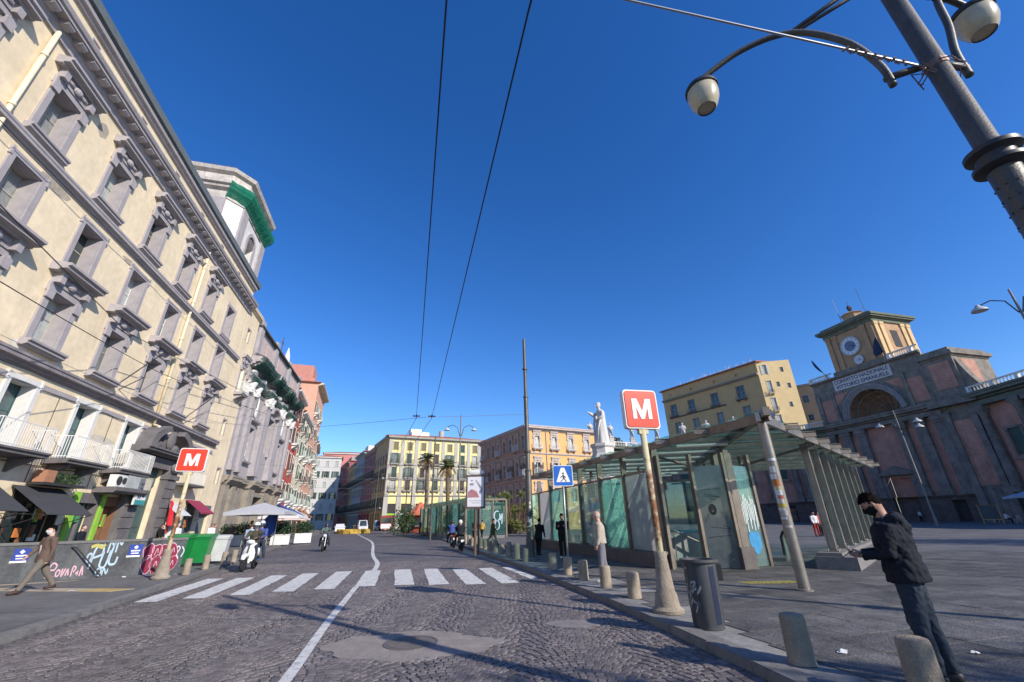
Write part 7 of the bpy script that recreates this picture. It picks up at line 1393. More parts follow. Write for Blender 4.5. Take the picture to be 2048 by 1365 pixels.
motorbike(-4.3, 31.2, R(195), 'dark red motorbike just ahead of the white-helmeted rider', mat('dark_red_tank', (.16, .02, .02), .3, .1, 3, coat=.4))
car(-32.6, 84, R(22), 'white car driving past the yellow traffic island', whitepaintv, 3.8, 1.66, 1.55)
car(-34.2, 101, R(24), 'white van behind the traffic island, left one', whitepaintv, 5.0, 1.9, 2.2, True, 'van')
car(-31.4, 103.5, R(24), 'white van behind the traffic island, right one', whitepaintv, 5.0, 1.9, 2.1, True, 'van')
# bus
t = thing('bus', 'red and white city bus waiting at the far end of the road', 'bus', (-28.9, 100.5, 0), R(197)); busred = mat('bus_red', (.36, .035, .03), .3, .1, 2, coat=.4); m = MB(); loft(m, [[(p_[0], y_, p_[2]) for p_ in superring(0, 1.65, w, 1.35, 24, 5)] for y_, w in ((-4.2, 1.18), (-4.1, 1.25), (4.1, 1.25), (4.2, 1.18))]); m.build('body', busred, t, autosmooth=30)
m = MB(); m.bx(-1.1, 1.1, 4.2, 4.23, 1.5, 2.6); m.build('rear_window', dark_glass, t); m = MB(); m.bx(-1.05, 1.05, 4.2, 4.24, .45, 1.35); m.build('rear_panel', whitepaintv, t)
for sx in (-1, 1):
    m = MB(); m.bx(sx * 1.255 - .01, sx * 1.255 + .01, -3.8, 3.9, 1.5, 2.5); m.build('side_window', dark_glass, t); m = MB(); m.bx(sx * .95 - .1, sx * .95 + .1, 4.21, 4.25, 1.36, 1.48); m.build('tail_light', redlens, t)
    for y_ in (-2.6, 2.6): wheel(t, y_, .48, .28, x=sx * 1.12)
# yellow traffic island
t = thing('traffic_island', 'yellow painted plastic barrier ring of a small traffic island', 'traffic island', (-28.4, 79.5, 0), R(20)); ybar = mat('barrier_yellow', (.55, .36, .06), .6, .25, 2)
for k in range(16):
    a = 2 * math.pi * k / 16; m = MB(); m.box((2.5 * math.cos(a), 3.4 * math.sin(a), .25), (.5, 1.15, .5), math.atan2(3.4 * math.cos(a), -2.5 * math.sin(a)) - math.pi / 2); m.box((2.5 * math.cos(a), 3.4 * math.sin(a), .56), (.3, 1.0, .14), math.atan2(3.4 * math.cos(a), -2.5 * math.sin(a)) - math.pi / 2); m.build('barrier', ybar, t)
m = MB(); m.tube([(0, 0, 0), (0, 0, 1.2)], .06, 8); m.lathe([(.3, 1.2), (.3, 1.25)], 12); m.build('marker_post', ybar, t)

# ================================================================ people
def baked(m, voxel, sm, mt, wrinkle=0.0, name='cloth', it=6, wf=14):
    me = m.mesh(name, mt); o = bpy.data.objects.new('tmp', me)
    r_ = o.modifiers.new('r', 'REMESH'); r_.mode = 'VOXEL'; r_.voxel_size = voxel; s_ = o.modifiers.new('s', 'SMOOTH'); s_.iterations = it; s_.factor = .5
    out = eval_mesh(o)
    if not out.materials: out.materials.append(mt)
    if wrinkle:
        nrm_ = [v.normal.copy() for v in out.vertices]; cos_ = []
        for v, vn in zip(out.vertices, nrm_):
            c = v.co.copy(); q = abs(noise.noise(Vector((c.x * wf, c.y * wf, c.z * wf * .8)))) * 1.3 + .5 * noise.noise(Vector((c.x * wf * 2.3, c.y * wf * 2.3, c.z * wf * 2.0 + 7))); cos_ += list(c + vn * (q - .35) * wrinkle)
        out.vertices.foreach_set('co', cos_); out.update()
    out.polygons.foreach_set('use_smooth', [True] * len(out.polygons)); out.name = name; return out
def head_pt(u, v, grow=0.0):
    th, ph = u, v; x, y, z = math.sin(ph) * math.sin(th), -math.sin(ph) * math.cos(th), math.cos(ph)
    X, Y, Zz = x * .076, y * .097, z * .118
    if z < 0: X *= 1 - .28 * (-z) ** 1.4; Y = Y * (1 - .12 * (-z)) - .012 * (-z)
    else: Y += .012 * z
    if y < 0:
        Y -= .026 * math.exp(-(X / .012) ** 2 - ((Zz + .02) / .024) ** 2); Y += .010 * (math.exp(-((X - .033) / .016) ** 2 - ((Zz - .012) / .013) ** 2) + math.exp(-((X + .033) / .016) ** 2 - ((Zz - .012) / .013) ** 2))
        Y -= .006 * math.exp(-((Zz - .035) / .012) ** 2) * math.exp(-(X / .05) ** 2); Y -= .007 * math.exp(-(X / .024) ** 2 - ((Zz + .062) / .010) ** 2); Y -= .008 * math.exp(-(X / .02) ** 2 - ((Zz + .1) / .016) ** 2)
    n_ = Vector((x, y, z)); return Vector((X, Y, Zz)) + n_ * grow
def head_patch(m, keep, grow, M, nu=32, nv=24, jit=0.0, rr=None):
    grid = [[head_pt(2 * math.pi * i / nu, math.pi * (j + .0001) / nv, grow + (jit * noise.noise(Vector((i * .9, j * .7, 3))) if jit else 0)) for i in range(nu)] for j in range(nv + 1)]
    vs = [tuple(M @ p_) for r_ in grid for p_ in r_]; fs = []
    for j in range(nv):
        for i in range(nu):
            c = (grid[j][i] + grid[j + 1][(i + 1) % nu]) / 2
            if keep(c): fs.append((j * nu + i, (j + 1) * nu + i, (j + 1) * nu + (i + 1) % nu, j * nu + (i + 1) % nu))
    m.add(vs, fs)
skin_l = mat('skin_light', (.55, .33, .24), .55, .08, 8, spec=.4); skin_t = mat('skin_tan', (.42, .23, .155), .55, .08, 8, spec=.4)
def hand(m, wrist, d, palm_n, s=1.0, curl=.5, side=1):
    d = d.normalized(); pn = (palm_n - d * palm_n.dot(d)).normalized(); sd = d.cross(pn) * side
    m.tube([tuple(wrist), tuple(wrist + d * .045 * s), tuple(wrist + d * .09 * s)], [(.026 * s, .017 * s), (.038 * s, .016 * s), (.036 * s, .013 * s)], 10)
    for k, (o_, l) in enumerate(((-.029, .062), (-.010, .075), (.010, .07), (.028, .055))):
        p0 = wrist + d * .085 * s + sd * o_ * s; c1 = curl * (.8 + .1 * k); d1 = (d * math.cos(c1 * .6) + pn * math.sin(c1 * .6)); d2_ = d * math.cos(c1 * 1.5) + pn * math.sin(c1 * 1.5); p1 = p0 + d1 * l * .5 * s; p2 = p1 + d2_ * l * .5 * s; m.tube([tuple(p0), tuple(p1), tuple(p2)], [.0095 * s, .009 * s, .007 * s], 7)
    p0 = wrist + d * .03 * s - sd * .03 * s; p1 = p0 + (d * .6 - sd * .7 + pn * .3).normalized() * .035 * s; p2 = p1 + (d * .9 - sd * .15 + pn * .4).normalized() * .03 * s; m.tube([tuple(p0), tuple(p1), tuple(p2)], [.012 * s, .011 * s, .008 * s], 7)
def person(label, loc, rz, H=1.74, lean=4, legL=(0, 2), legR=(0, 2), armL=(5, 8, 12), armR=(5, 8, 12), head=(0, 0), top=None, legs=None, skin=None, hair=None, shoes=None, vox=.02, fat=1.0, mask=None, hood=None, coat=0.0, helmet=None, shirt=None, bald=False, seat=None, grp=None, wr=.005, coll=None, spread=.03, curl=.5, hips=None):
    """a clothed figure facing -y; leg = (hip, knee), arm = (shoulder pitch, outwards, elbow) in degrees"""
    k = H / 1.75; t = thing('person', label, 'person', loc, rz, grp); skin = skin or skin_t; shoes = shoes or blackplas; top = top or black_canvas; legs = legs or black_canvas
    def leg_pts(sd, a, kn):
        hp = Vector((sd * .092, 0, 0)); th = R(a); sh = R(a - kn); kne = hp + Vector((sd * spread, -math.sin(th), -math.cos(th))) * .43; an = kne + Vector((sd * spread * .3, -math.sin(sh), -math.cos(sh))) * .42; return hp, kne, an
    LL, LR_ = leg_pts(1, *legL), leg_pts(-1, *legR); drop = min(LL[2].z, LR_[2].z) - .085; pz = -drop if seat is None else seat / k
    P0 = Vector((0, 0, pz)); ln = R(lean); up = Vector((0, -math.sin(ln), math.cos(ln))); fwd = Vector((0, -math.cos(ln), -math.sin(ln)))
    chest = P0 + up * .32; neck = P0 + up * .52; 
    def arm_pts(sd, sp, ab, eb, inw=0.0):
        s_ = P0 + up * .47 + Vector((sd * .185 * (1 + .3 * (fat - 1)), .0, 0)); a = R(sp + lean); b_ = R(sp + lean + eb); e = s_ + Vector((sd * math.sin(R(ab)), -math.sin(a) * math.cos(R(ab)), -math.cos(a) * math.cos(R(ab)))) * .285; w = e + Vector((-sd * (.12 + .5 * math.sin(R(min(eb, 90))) * .55), -math.sin(b_), -math.cos(b_))).normalized() * .25; return s_, e, w
    AL, AR = arm_pts(1, *armL), arm_pts(-1, *armR); S_ = lambda v: Vector(v) * k
    # trousers
    m = MB(); f = fat
    m.tube([S_(P0 + up * .13), S_(P0 + up * .02), S_(P0 - Vector((0, 0, .07)))], [(.155 * k * f, .12 * k * f), (.168 * k * f, .128 * k * f), (.13 * k, .1 * k)], 14)
    for hp, kn, an in (LL, LR_): m.tube([S_(P0 + hp + Vector((0, 0, .02))), S_(P0 + hp.lerp(kn, .5)), S_(P0 + kn), S_(P0 + kn.lerp(an, .45) + Vector((0, .012, 0))), S_(P0 + an + Vector((0, .005, .0)))], [.098 * k * f, .09 * k * (.5 + .5 * f), .074 * k * (.5 + .5 * f), .069 * k, .062 * k], 12)
    link('trousers', baked(m, vox, 4, legs, wr, 'trousers', 4), t)
    for hp, kn, an in (LL, LR_):
        m = MB(); q = S_(P0 + an); loft(m, [superring(q.y + yy_, q.z - .085 * k + zz, w, hh, 12, 2.4) for yy_, zz, w, hh in ((.07, .05, .03, .035), (.03, .055, .04, .05), (-.05, .05, .043, .045), (-.12, .038, .045, .034), (-.175, .03, .03, .022))]); m.v = [(a + q.x, b_, c) for a, b_, c in m.v]; m.build('shoe', shoes, t, smooth=True)
    # jacket
    m = MB(); lo = P0 - up * (.02 + coat); tw = lambda a, b_: (a * k * f, b_ * k * f)
    m.tube([S_(lo), S_(P0 + up * .06), S_(P0 + up * .18), S_(chest), S_(P0 + up * .42), S_(P0 + up * .485), S_(neck + up * .005)], [tw(.185 + coat * .1, .145 + coat * .1), tw(.182, .142), tw(.17, .132), tw(.19, .14), tw(.185, .125), tw(.13, .09), tw(.075, .07)], 16)
    for s_, e, w in (AL, AR): m.tube([S_(s_ + Vector((0, 0, .01))), S_(s_.lerp(e, .5)), S_(e), S_(e.lerp(w, .5)), S_(w)], [.078 * k * f, .066 * k * f, .056 * k, .05 * k, .044 * k], 12)
    if hood:
        hc = P0 + up * .50 - fwd * .10; m.ball(S_(hc), (.145 * k, .085 * k, .095 * k), 14, 10); m.ball(S_(hc - up * .07 - fwd * .035), (.12 * k, .07 * k, .09 * k), 14, 10)
        m.tube([S_(neck + fwd * .075 + up * .0), S_(neck + Vector((.085, 0, 0)) + up * .01), S_(neck - fwd * .085 + up * .03), S_(neck - Vector((.085, 0, 0)) + up * .01), S_(neck + fwd * .075)], .03 * k, 8)
    link('jacket', baked(m, vox, 4, top, wr * 1.3, 'jacket', 4), t)
    if shirt:
        m = MB(); m.tube([S_(P0 + up * .06 + fwd * .085), S_(P0 + up * .3 + fwd * .1), S_(neck - up * .02 + fwd * .045)], [tw(.075, .07), tw(.07, .06), tw(.055, .04)], 10); m.build('shirt', shirt, t, smooth=True); m = MB(); m.tube([S_(P0 + up * .05 + Vector((.1, 0, 0)) + fwd * .12), S_(P0 + up * .045 + fwd * .165), S_(P0 + up * .05 - Vector((.1, 0, 0)) + fwd * .12)], .018 * k, 6); m.build('belt', dark_metal, t)
    # body: neck, head and hands
    m = MB(); hy, hp_ = R(head[0]), R(head[1]); hc = neck + up * .075 + fwd * .03; hM = Matrix.Translation(S_(hc + Vector((0, -math.sin(hp_) * .05, .085)))) @ Matrix.Rotation(hy, 4, 'Z') @ Matrix.Rotation(hp_, 4, 'X') @ Matrix.Scale(k, 4)
    m.tube([S_(chest), S_(neck - up * .03), S_(neck + up * .03), hM @ Vector((0, .015, -.05))], [.08 * k, .062 * k, .056 * k, .056 * k], 12)
    for s_, e, w in (AL, AR): m.tube([S_(s_), S_(e), S_(w)], [.04 * k, .035 * k, .027 * k], 8)
    for hp, kn, an in (LL, LR_): m.tube([S_(P0 + hp), S_(P0 + kn), S_(P0 + an)], [.06 * k, .045 * k, .035 * k], 8)
    for sd, (s_, e, w) in ((1, AL), (-1, AR)): hand(m, S_(w - (w - e).normalized() * .01), (w - e), Vector((-sd, -.25, .15)) if (w - e).z < -.15 else Vector((-sd * .3, -.1, 1)), k, curl, sd)
    head_patch(m, lambda c: True, 0, hM)
    for sx in (-1, 1): m.ball(hM @ Vector((sx * .076, .012, -.005)), (.012 * k, .02 * k, .032 * k), 8, 6, M=hM.to_3x3().normalized().to_4x4())
    link('body', m.mesh('body', skin, True), t)
    if helmet:
        m = MB(); m.ball(hM @ Vector((0, .005, .03)), (.125 * k, .145 * k, .14 * k), 16, 10, M=hM.to_3x3().normalized().to_4x4()); hh = m.build('helmet', helmet, t, smooth=True); m = MB(); head_patch(m, lambda c: c.y < -.03 and -.04 < c.z < .05, .062, hM); m.build('visor', dark_glass, hh, smooth=True)
    elif not bald:
        m = MB(); head_patch(m, lambda c: (c.y < -.01 and c.z > .066 - .35 * max(0, c.y + .075) + .008 * noise.noise(c * 90)) or (c.y >= -.01 and (c.z > .012 - .9 * max(0, c.y - .012) + .006 * noise.noise(c * 90)) and c.z > -.06), .007, hM, 60, 44, .012)
        if vox < .019:
            rh = random.Random(7)
            for _ in range(1500):
                c = head_pt(rh.uniform(0, 6.283), math.acos(rh.uniform(-.3, 1)), .006)
                if (c.y < -.01 and c.z > .062 - .35 * max(0, c.y + .075)) or (c.y >= -.01 and c.z > .018 - .9 * max(0, c.y - .012) and c.z > -.055):
                    nn = c.normalized(); tl_ = rh.uniform(.008, .02) * (1.6 if c.z > .06 else .5); td = (nn + Vector((rh.gauss(0, .4), rh.gauss(0, .4) - .5, rh.gauss(0, .3)))).normalized(); sd_ = nn.cross(td).normalized() * .003; m.add([tuple(hM @ (c - sd_)), tuple(hM @ (c + sd_)), tuple(hM @ (c + td * tl_))], [(0, 1, 2)])
        link('hair', m.mesh('hair', hair or mat('black_hair', (.012, .009, .008), .8, .3, 20, .8, 140, spec=.08), True), t)
    else:
        m = MB(); head_patch(m, lambda c: c.y > .01 and -.05 < c.z < .045, .004, hM); link('hair', m.mesh('hair', mat('grey_hair', (.45, .42, .4), .7, .2, 20), True), t)
    if vox < .019:
        m = MB(); [m.ball(hM @ Vector((sx * .033, -.079, .011)), (.011 * k, .006 * k, .006 * k), 8, 6) for sx in (-1, 1)]; [head_patch(m, lambda c, sx=sx: .014 < sx * c.x < .05 and .0295 < c.z < .0365 and c.y < -.04, .0022, hM, 60, 60) for sx in (-1, 1)]; m.build('eyes_and_brows', mat('brow_dark', (.03, .02, .018), .6), t)
    if mask:
        m = MB(); head_patch(m, lambda c: c.y < -.012 and -.112 < c.z < -.008 + .02 * (abs(c.x) < .025), .007, hM, 32, 24); m.tube([hM @ Vector((sx_ * .066, yy_, zz)) for sx_, yy_, zz in ((1, -.02, -.02), (1.2, .02, .0))], .003, 5); m.tube([hM @ Vector((-sx_ * .066, yy_, zz)) for sx_, yy_, zz in ((1, -.02, -.02), (1.2, .02, .0))], .003, 5); m.build('face_mask', mask, t, smooth=True)
    t['wl'] = tuple(S_(AL[2] + (AL[2] - AL[1]).normalized() * .1)); t['wr_'] = tuple(S_(AR[2])); return t
def cl(n, c, r=.85): return mat('cloth_' + n, c, r, .12, 6, .15, 120, spec=.2)
navy = cl('navy', (.016, .018, .026)); jeans = cl('dark_jeans', (.035, .047, .066)); blackc = cl('black', (.014, .014, .015)); olive = cl('olive', (.10, .095, .035)); brown = cl('brown_wool', (.13, .088, .07)); taupe = cl('taupe', (.17, .145, .12)); beige_c = cl('beige', (.43, .37, .30)); greyc = cl('grey', (.19, .18, .20)); whitec = cl('white', (.68, .66, .64)); pinkc = cl('pale_pink', (.70, .55, .52)); bluec = cl('blue', (.06, .09, .28)); khaki = cl('khaki', (.22, .19, .12)); redc = cl('red', (.32, .04, .04)); sky_c = cl('light_blue', (.35, .44, .55))
fp = person('person in a black hooded jacket and black mask looking down at his phone', (4.08, 4.98, .122), R(228), 1.75, lean=4, legL=(5, 7), legR=(-4, 3), armL=(4, 10, 76), armR=(10, 8, 72), head=(4, 36), top=navy, legs=jeans, skin=skin_t, vox=.012, mask=blackc, hood=True, fat=1.27, wr=.013, curl=.75, coat=.05)
ph = thing('phone', 'dark smartphone held in the hands of the person in black', 'phone', (0, 0, 0)); fM = Matrix.Translation(fp.location) @ Matrix.Rotation(fp.rotation_euler[2], 4, 'Z'); pw = fM @ Vector(fp['wl']); ph.location = pw + (fM.to_3x3() @ Vector((-.05, -.045, .02))); ph.rotation_euler = (R(32), 0, fp.rotation_euler[2])
m = MB(); plate(m, .075, .15, .012, -.004, .004); m.build('case', blackplas, ph, rot=(R(-90), 0, 0)); m = MB(); plate(m, .068, .14, .008, -.0048, -.0042); m.build('screen', dark_glass, ph, rot=(R(-90), 0, 0))
person('person in a brown jacket and white mask striding along the left pavement', (-12.9, 12.66, .112), R(335), 1.72, lean=3, legL=(26, 4), legR=(-24, 12), armL=(-14, 10, 14), armR=(18, 10, 24), head=(-6, 4), top=brown, legs=taupe, skin=skin_l, vox=.016, mask=whitec, shirt=pinkc, shoes=mat('dark_brown_shoe', (.06, .03, .025), .5), fat=1.18, coat=.1, wr=.006)
person('bald person in a beige sweatshirt and grey trousers beside the glass shelter', (2.26, 12.3, .122), R(258), 1.72, lean=2, legL=(4, 4), legR=(-4, 4), armL=(2, 6, 10), armR=(4, 6, 12), head=(-10, 2), top=beige_c, legs=greyc, skin=skin_l, vox=.016, bald=True, shoes=mat('white_shoe', (.6, .58, .55), .6), fat=1.08)
person('person in a black jacket standing by the crossing sign with hands at his chest', (2.0, 19.6, .122), R(-12), 1.75, lean=2, legL=(2, 3), legR=(-2, 3), armL=(14, 8, 95), armR=(14, 8, 95), head=(8, 16), top=blackc, legs=blackc, vox=.018, fat=1.12, shoes=mat('white_shoe', (.6, .58, .55), .6))
person('person in dark clothes leaning behind the tall iron pole', (1.05, 21.4, .122), R(140), 1.6, lean=10, legL=(6, 8), legR=(-4, 6), top=blackc, legs=blackc, vox=.02, fat=1.15, coat=.2)
person('person in an olive coat striding across the plaza', (-1.55, 30.6, .122), R(95), 1.72, lean=5, legL=(28, 6), legR=(-28, 14), armL=(16, 10, 20), armR=(-14, 10, 16), top=olive, legs=khaki, vox=.02, fat=1.15, coat=.22)
# riders
person('scooter rider in brown jacket and white helmet', (-10.65, 18.66, .012), R(13), 1.72, lean=6, legL=(78, 88), legR=(78, 88), armL=(44, 10, 28), armR=(44, 10, 28), top=cl('camo_brown', (.07, .065, .045)), legs=jeans, vox=.02, helmet=mat('white_helmet', (.7, .7, .69), .25, .05, 3), seat=.93, fat=1.12, spread=.3)
person('scooter passenger in purple jacket behind the driver', (-10.78, 19.24, .012), R(13), 1.70, lean=4, legL=(72, 80), legR=(72, 80), armL=(30, 14, 40), armR=(30, 14, 40), top=bluec, legs=jeans, vox=.022, helmet=mat('silver_helmet', (.5, .52, .56), .25, .05, 3), seat=1.0, fat=1.1, spread=.5, head=(12, 0))
person('motorcyclist in green-grey jacket riding towards the crossing', (-12.62, 30.3, .008), R(17), 1.75, lean=12, legL=(70, 95), legR=(70, 95), armL=(38, 14, 26), armR=(38, 14, 26), top=cl('grey_green', (.10, .13, .12)), legs=jeans, vox=.024, helmet=mat('dark_helmet', (.04, .045, .045), .3), seat=.88, fat=1.15, spread=.35)
person('motorcyclist in dark jacket and white helmet riding away', (-3.38, 27.8, .008), R(193), 1.75, lean=10, legL=(70, 95), legR=(70, 95), armL=(38, 12, 26), armR=(38, 12, 26), top=navy, legs=jeans, vox=.024, helmet=MATS['white_helmet'], seat=.88, fat=1.2, spread=.35)
person('motorcyclist in blue jacket riding ahead', (-4.33, 31.1, .008), R(195), 1.75, lean=10, legL=(70, 95), legR=(70, 95), armL=(38, 12, 26), armR=(38, 12, 26), top=bluec, legs=jeans, vox=.026, helmet=MATS['dark_helmet'], seat=.88, fat=1.15, spread=.35)
# passers-by
W_ = dict(legL=(20, 6), legR=(-18, 12), armL=(-12, 8, 14), armR=(16, 8, 20)); N_ = dict(legL=(2, 3), legR=(-2, 3))
PP = [((-14.9, 25.4), 170, navy, jeans, N_, 'person in a navy coat standing behind the scooter riders', 1.78), ((-14.0, 24.0), 200, sky_c, jeans, W_, 'person in light blue beside the planters', 1.66), ((-24.3, 31.0), 90, blackc, blackc, N_, 'person in black at the shop front with green poster', 1.72), ((-22.6, 30.2), 80, whitec, navy, N_, 'person in a white shirt with dark bag at the green shop', 1.75), ((-22.2, 33.0), 60, whitec, greyc, N_, 'person in white by the red banner', 1.7), ((-22.9, 34.3), 120, whitec, redc, N_, 'other person in white by the red banner', 1.68), ((-23.0, 36.6), 30, brown, taupe, N_, 'person in brown under the maroon awning', 1.6), ((-21.5, 22.4), 100, navy, blackc, N_, 'person at the shop under the charcoal awning', 1.7),
      ((-25.4, 53), 190, redc, jeans, W_, 'pedestrian in red on the far left pavement', 1.7), ((-26.5, 56), 10, blackc, jeans, W_, 'pedestrian in black on the far left pavement', 1.75), ((-25.6, 49), 180, whitec, jeans, W_, 'pedestrian in white past the blue awnings', 1.7), ((-28.6, 61), 190, khaki, blackc, W_, 'pedestrian in khaki far along the left pavement', 1.74), ((-29.6, 64), 20, greyc, navy, W_, 'pedestrian in grey far along the left pavement', 1.7), ((-31.2, 67), 190, pinkc, jeans, W_, 'pedestrian in pale pink far along the left pavement', 1.64), ((-24.4, 46.4), 0, navy, jeans, W_, 'pedestrian in navy near the blue awnings', 1.76), ((-33, 72), 200, redc, blackc, N_, 'pedestrian in red near the white car', 1.7),
      ((-7.6, 50.8), 170, navy, jeans, N_, 'person in navy waiting by the teal shelter', 1.78), ((-8.2, 51.6), 190, greyc, jeans, N_, 'person in grey waiting by the teal shelter', 1.76), ((-12.6, 60.2), 160, blackc, blackc, N_, 'person in black at the far end of the teal shelter', 1.8), ((-15.2, 66.5), 200, navy, greyc, N_, 'person in navy near the orange kiosk', 1.76), ((-16.2, 69), 10, bluec, jeans, W_, 'person in blue near the far kerb bend', 1.7), ((-18.5, 74), 170, cl('mustard', (.5, .33, .08)), jeans, N_, 'person in a mustard jacket by the far kerb', 1.72), ((-2.9, 38.9), 150, cl('mustard', (.5, .33, .08)), blackc, W_, 'person in a yellow jacket behind the poster panel', 1.62), ((-3.6, 39.6), 20, blackc, blackc, N_, 'person in black beside the one in yellow', 1.66),
      ((22.0, 33.5), 0, whitec, redc, N_, 'person in white seen through the shelter glass', 1.7), ((22.8, 34.2), 30, redc, blackc, N_, 'person in red seen through the shelter glass', 1.66), ((66.5, 74.5), 10, whitec, blackc, N_, 'person in a white top in the dark doorway', 1.75)]
for i, ((x, y), a, tp, lg, ps, lb, h_) in enumerate(PP): person(lb, (x, y, .122), R(a), h_, top=tp, legs=lg, vox=.03 if y > 40 else .026, skin=[skin_t, skin_l][i % 2], hair=[None, mat('brown_hair', (.07, .04, .025), .6), None, mat('grey_hair2', (.3, .29, .28), .6)][i % 4], wr=0, fat=1.08, **ps)
# ================================================================ plants
def tree_palm(x, y, H_, lb, sd):
    rr = random.Random(sd); t = thing('palm_tree', lb, 'palm tree', (x, y, .1), 0, 'palm trees behind the teal shelter'); m = MB(); n = 26
    m.tube([(.15 * math.sin(k / 7), 0, H_ * k / n) for k in range(n + 1)], [.26 * (1.25 if k < 2 else 1) * (1 + .1 * (k % 2)) for k in range(n + 1)], 10); m.build('trunk', mat('palm_bark', (.17, .12, .08), .9, .3, 3, .6, 12), t)
    m = MB(); m2 = MB()
    for k in range(46):
        a = rr.uniform(0, 6.283); e = rr.uniform(-.9, 1.3); L_ = rr.uniform(1.1, 1.6); dead = e < -.15; mm = m2 if dead else m; p0 = Vector((.15 * math.sin(26 / 7), 0, H_)); d = Vector((math.cos(a) * math.cos(e), math.sin(a) * math.cos(e), math.sin(e))); pts = [p0 + d * L_ * q - Vector((0, 0, .45 * (L_ * q) ** 2 * (.5 if not dead else .9))) for q in (0, .25, .5, .75, 1)]; mm.tube(pts, [.03, .022, .016, .01, .005], 4)
        for j in range(1, 18):
            q = j / 18; i_ = min(3, int(q * 4)); p_ = pts[i_].lerp(pts[i_ + 1], q * 4 - i_); s_ = d.cross(Vector((0, 0, 1))).normalized()
            for sg in (-1, 1): l = .55 * (1 - abs(q - .5) * .9); e_ = (s_ * sg + d * .6 + Vector((0, 0, -.25))).normalized() * l; mm.add([tuple(p_), tuple(p_ + e_ * .5 + Vector((0, 0, .04))), tuple(p_ + e_), tuple(p_ + e_ * .5 - Vector((0, 0, .04)) + d * .04)], [(0, 1, 2, 3)])
    m.build('crown', leaf_olive, t); m2.build('dead_fronds', leaf_mat('dead_frond', (.17, .11, .05)), t)
tree_palm(-9.6, 62, 8.9, 'palm tree with shaggy dead fronds before the yellow palazzo, right one', 1); tree_palm(-13.6, 67, 10.6, 'palm tree before the yellow palazzo, left one of two', 2)
def bush(x, y, r, lb, n, s, m_, sd, z=0.0, base=None, grp=None):
    rr = random.Random(sd); t = thing('shrub', lb, 'shrub', (x, y, .1 + z), 0, grp); m = MB()
    for k in range(9): a = rr.uniform(0, 6.28); m.tube([(0, 0, 0), (r[0] * .4 * math.cos(a), r[1] * .4 * math.sin(a), r[2] * 1.2)], [.05, .02], 6)
    m.build('stems', mat('bark', (.1, .075, .05), .9), t); m = MB()
    for k in range(int(8)): a = rr.uniform(0, 6.28); q = rr.uniform(.2, .75); leaf_cloud(m, (r[0] * q * math.cos(a), r[1] * q * math.sin(a), r[2] * rr.uniform(.6, 1.6)), (r[0] * .55, r[1] * .55, r[2] * .6), n // 8, s, rr)
    m.build('leaves', m_, t); return t
def yucca(x, y, lb, sd):
    rr = random.Random(sd); t = thing('yucca_bush', lb, 'shrub', (x, y, .1), 0, 'spiky bushes on the plaza'); ms = MB(); m = MB()
    for k in range(34):
        a, q = rr.uniform(0, 6.28), math.sqrt(rr.random()) * 2.3; h_ = rr.uniform(.6, 5.0) * (1 - .2 * q / 2.3); c = Vector((q * math.cos(a), q * math.sin(a), h_)); ms.tube([(c.x * .4, c.y * .4, 0), tuple(c)], [.07, .05], 6)
        for j in range(46):
            b_ = rr.uniform(0, 6.28); e = rr.uniform(-.5, 1.4); d = Vector((math.cos(b_) * math.cos(e), math.sin(b_) * math.cos(e), math.sin(e))); l = rr.uniform(.55, .85); s_ = d.cross(Vector((0, 0, 1))).normalized() * .035; m.add([tuple(c - s_), tuple(c + s_), tuple(c + d * l * .6 + s_ * 1.2), tuple(c + d * l - Vector((0, 0, .12))), tuple(c + d * l * .6 - s_ * 1.2)], [(0, 1, 2, 3, 4)])
    ms.build('stems', MATS.get('palm_bark'), t); m.build('leaves', [leafy, leaf_mat('yucca_green', (.19, .21, .06))][sd % 2], t)
yucca(-.1, 55.5, 'dense spiky green bush beside the tall iron pole', 1); yucca(-3.2, 59.5, 'spiky bush behind the poster panel', 3)
bush(-13.5, 55, (1.6, 1.6, 1.6), 'dark green shrub beside the teal shelter', 1600, .22, leafy, 5); bush(-19.5, 83, (2.2, 2.2, 2.0), 'shrub by the far kerb bend', 1600, .3, leaf_dark, 6)
bush(29, 121, (4.2, 3.5, 2.6), 'roof garden bush behind the parapet statues', 2600, .6, leaf_olive, 7, 17.2)
rt = thing('roof_terrace', 'cream penthouse roof peeping behind the white statue', 'building', (22, 122, 0), R(-8)); m = MB(); m.bx(-4, 5, 0, 6, 0, 24.2); m.bx(-4.3, 5.3, -.3, 6.3, 24.2, 24.6); m.build('walls', palepl, rt); m = MB(); m.bx(-1, 2, -.05, .05, 21, 23); m.build('window', dark_glass, rt)

# ================================================================ café terrace on the left
wpl = mat('planter_white', (.70, .70, .68), .6, .1, 2, streak=.15)
def planter(x, y, rz, lb, L_=1.9):
    t = thing('planter', lb, 'planter', (x, y, .112), rz, 'white planter boxes of the café'); m = MB(); m.bx(-L_ / 2, L_ / 2, -.28, .28, 0, .72); m.bx(-L_ / 2 - .03, L_ / 2 + .03, -.31, .31, .72, .78); m.build('box', wpl, t); rr = random.Random(int(x * 10)); m = MB()
    for k in range(7): leaf_cloud(m, (-L_ * .42 + k * L_ * .14, 0, 1.15 + rr.uniform(-.1, .25)), (.32, .32, .5), 230, .14, rr)
    m.build('shrub_leaves', [leafy, leaf_dark][int(abs(x)) % 2], t); m = MB(); [m.tube([(-L_ * .4 + k * L_ * .2, 0, .7), (-L_ * .4 + k * L_ * .2 + rr.uniform(-.1, .1), rr.uniform(-.1, .1), 1.4)], [.02, .01], 5) for k in range(5)]; m.build('stems', MATS['bark'], t)
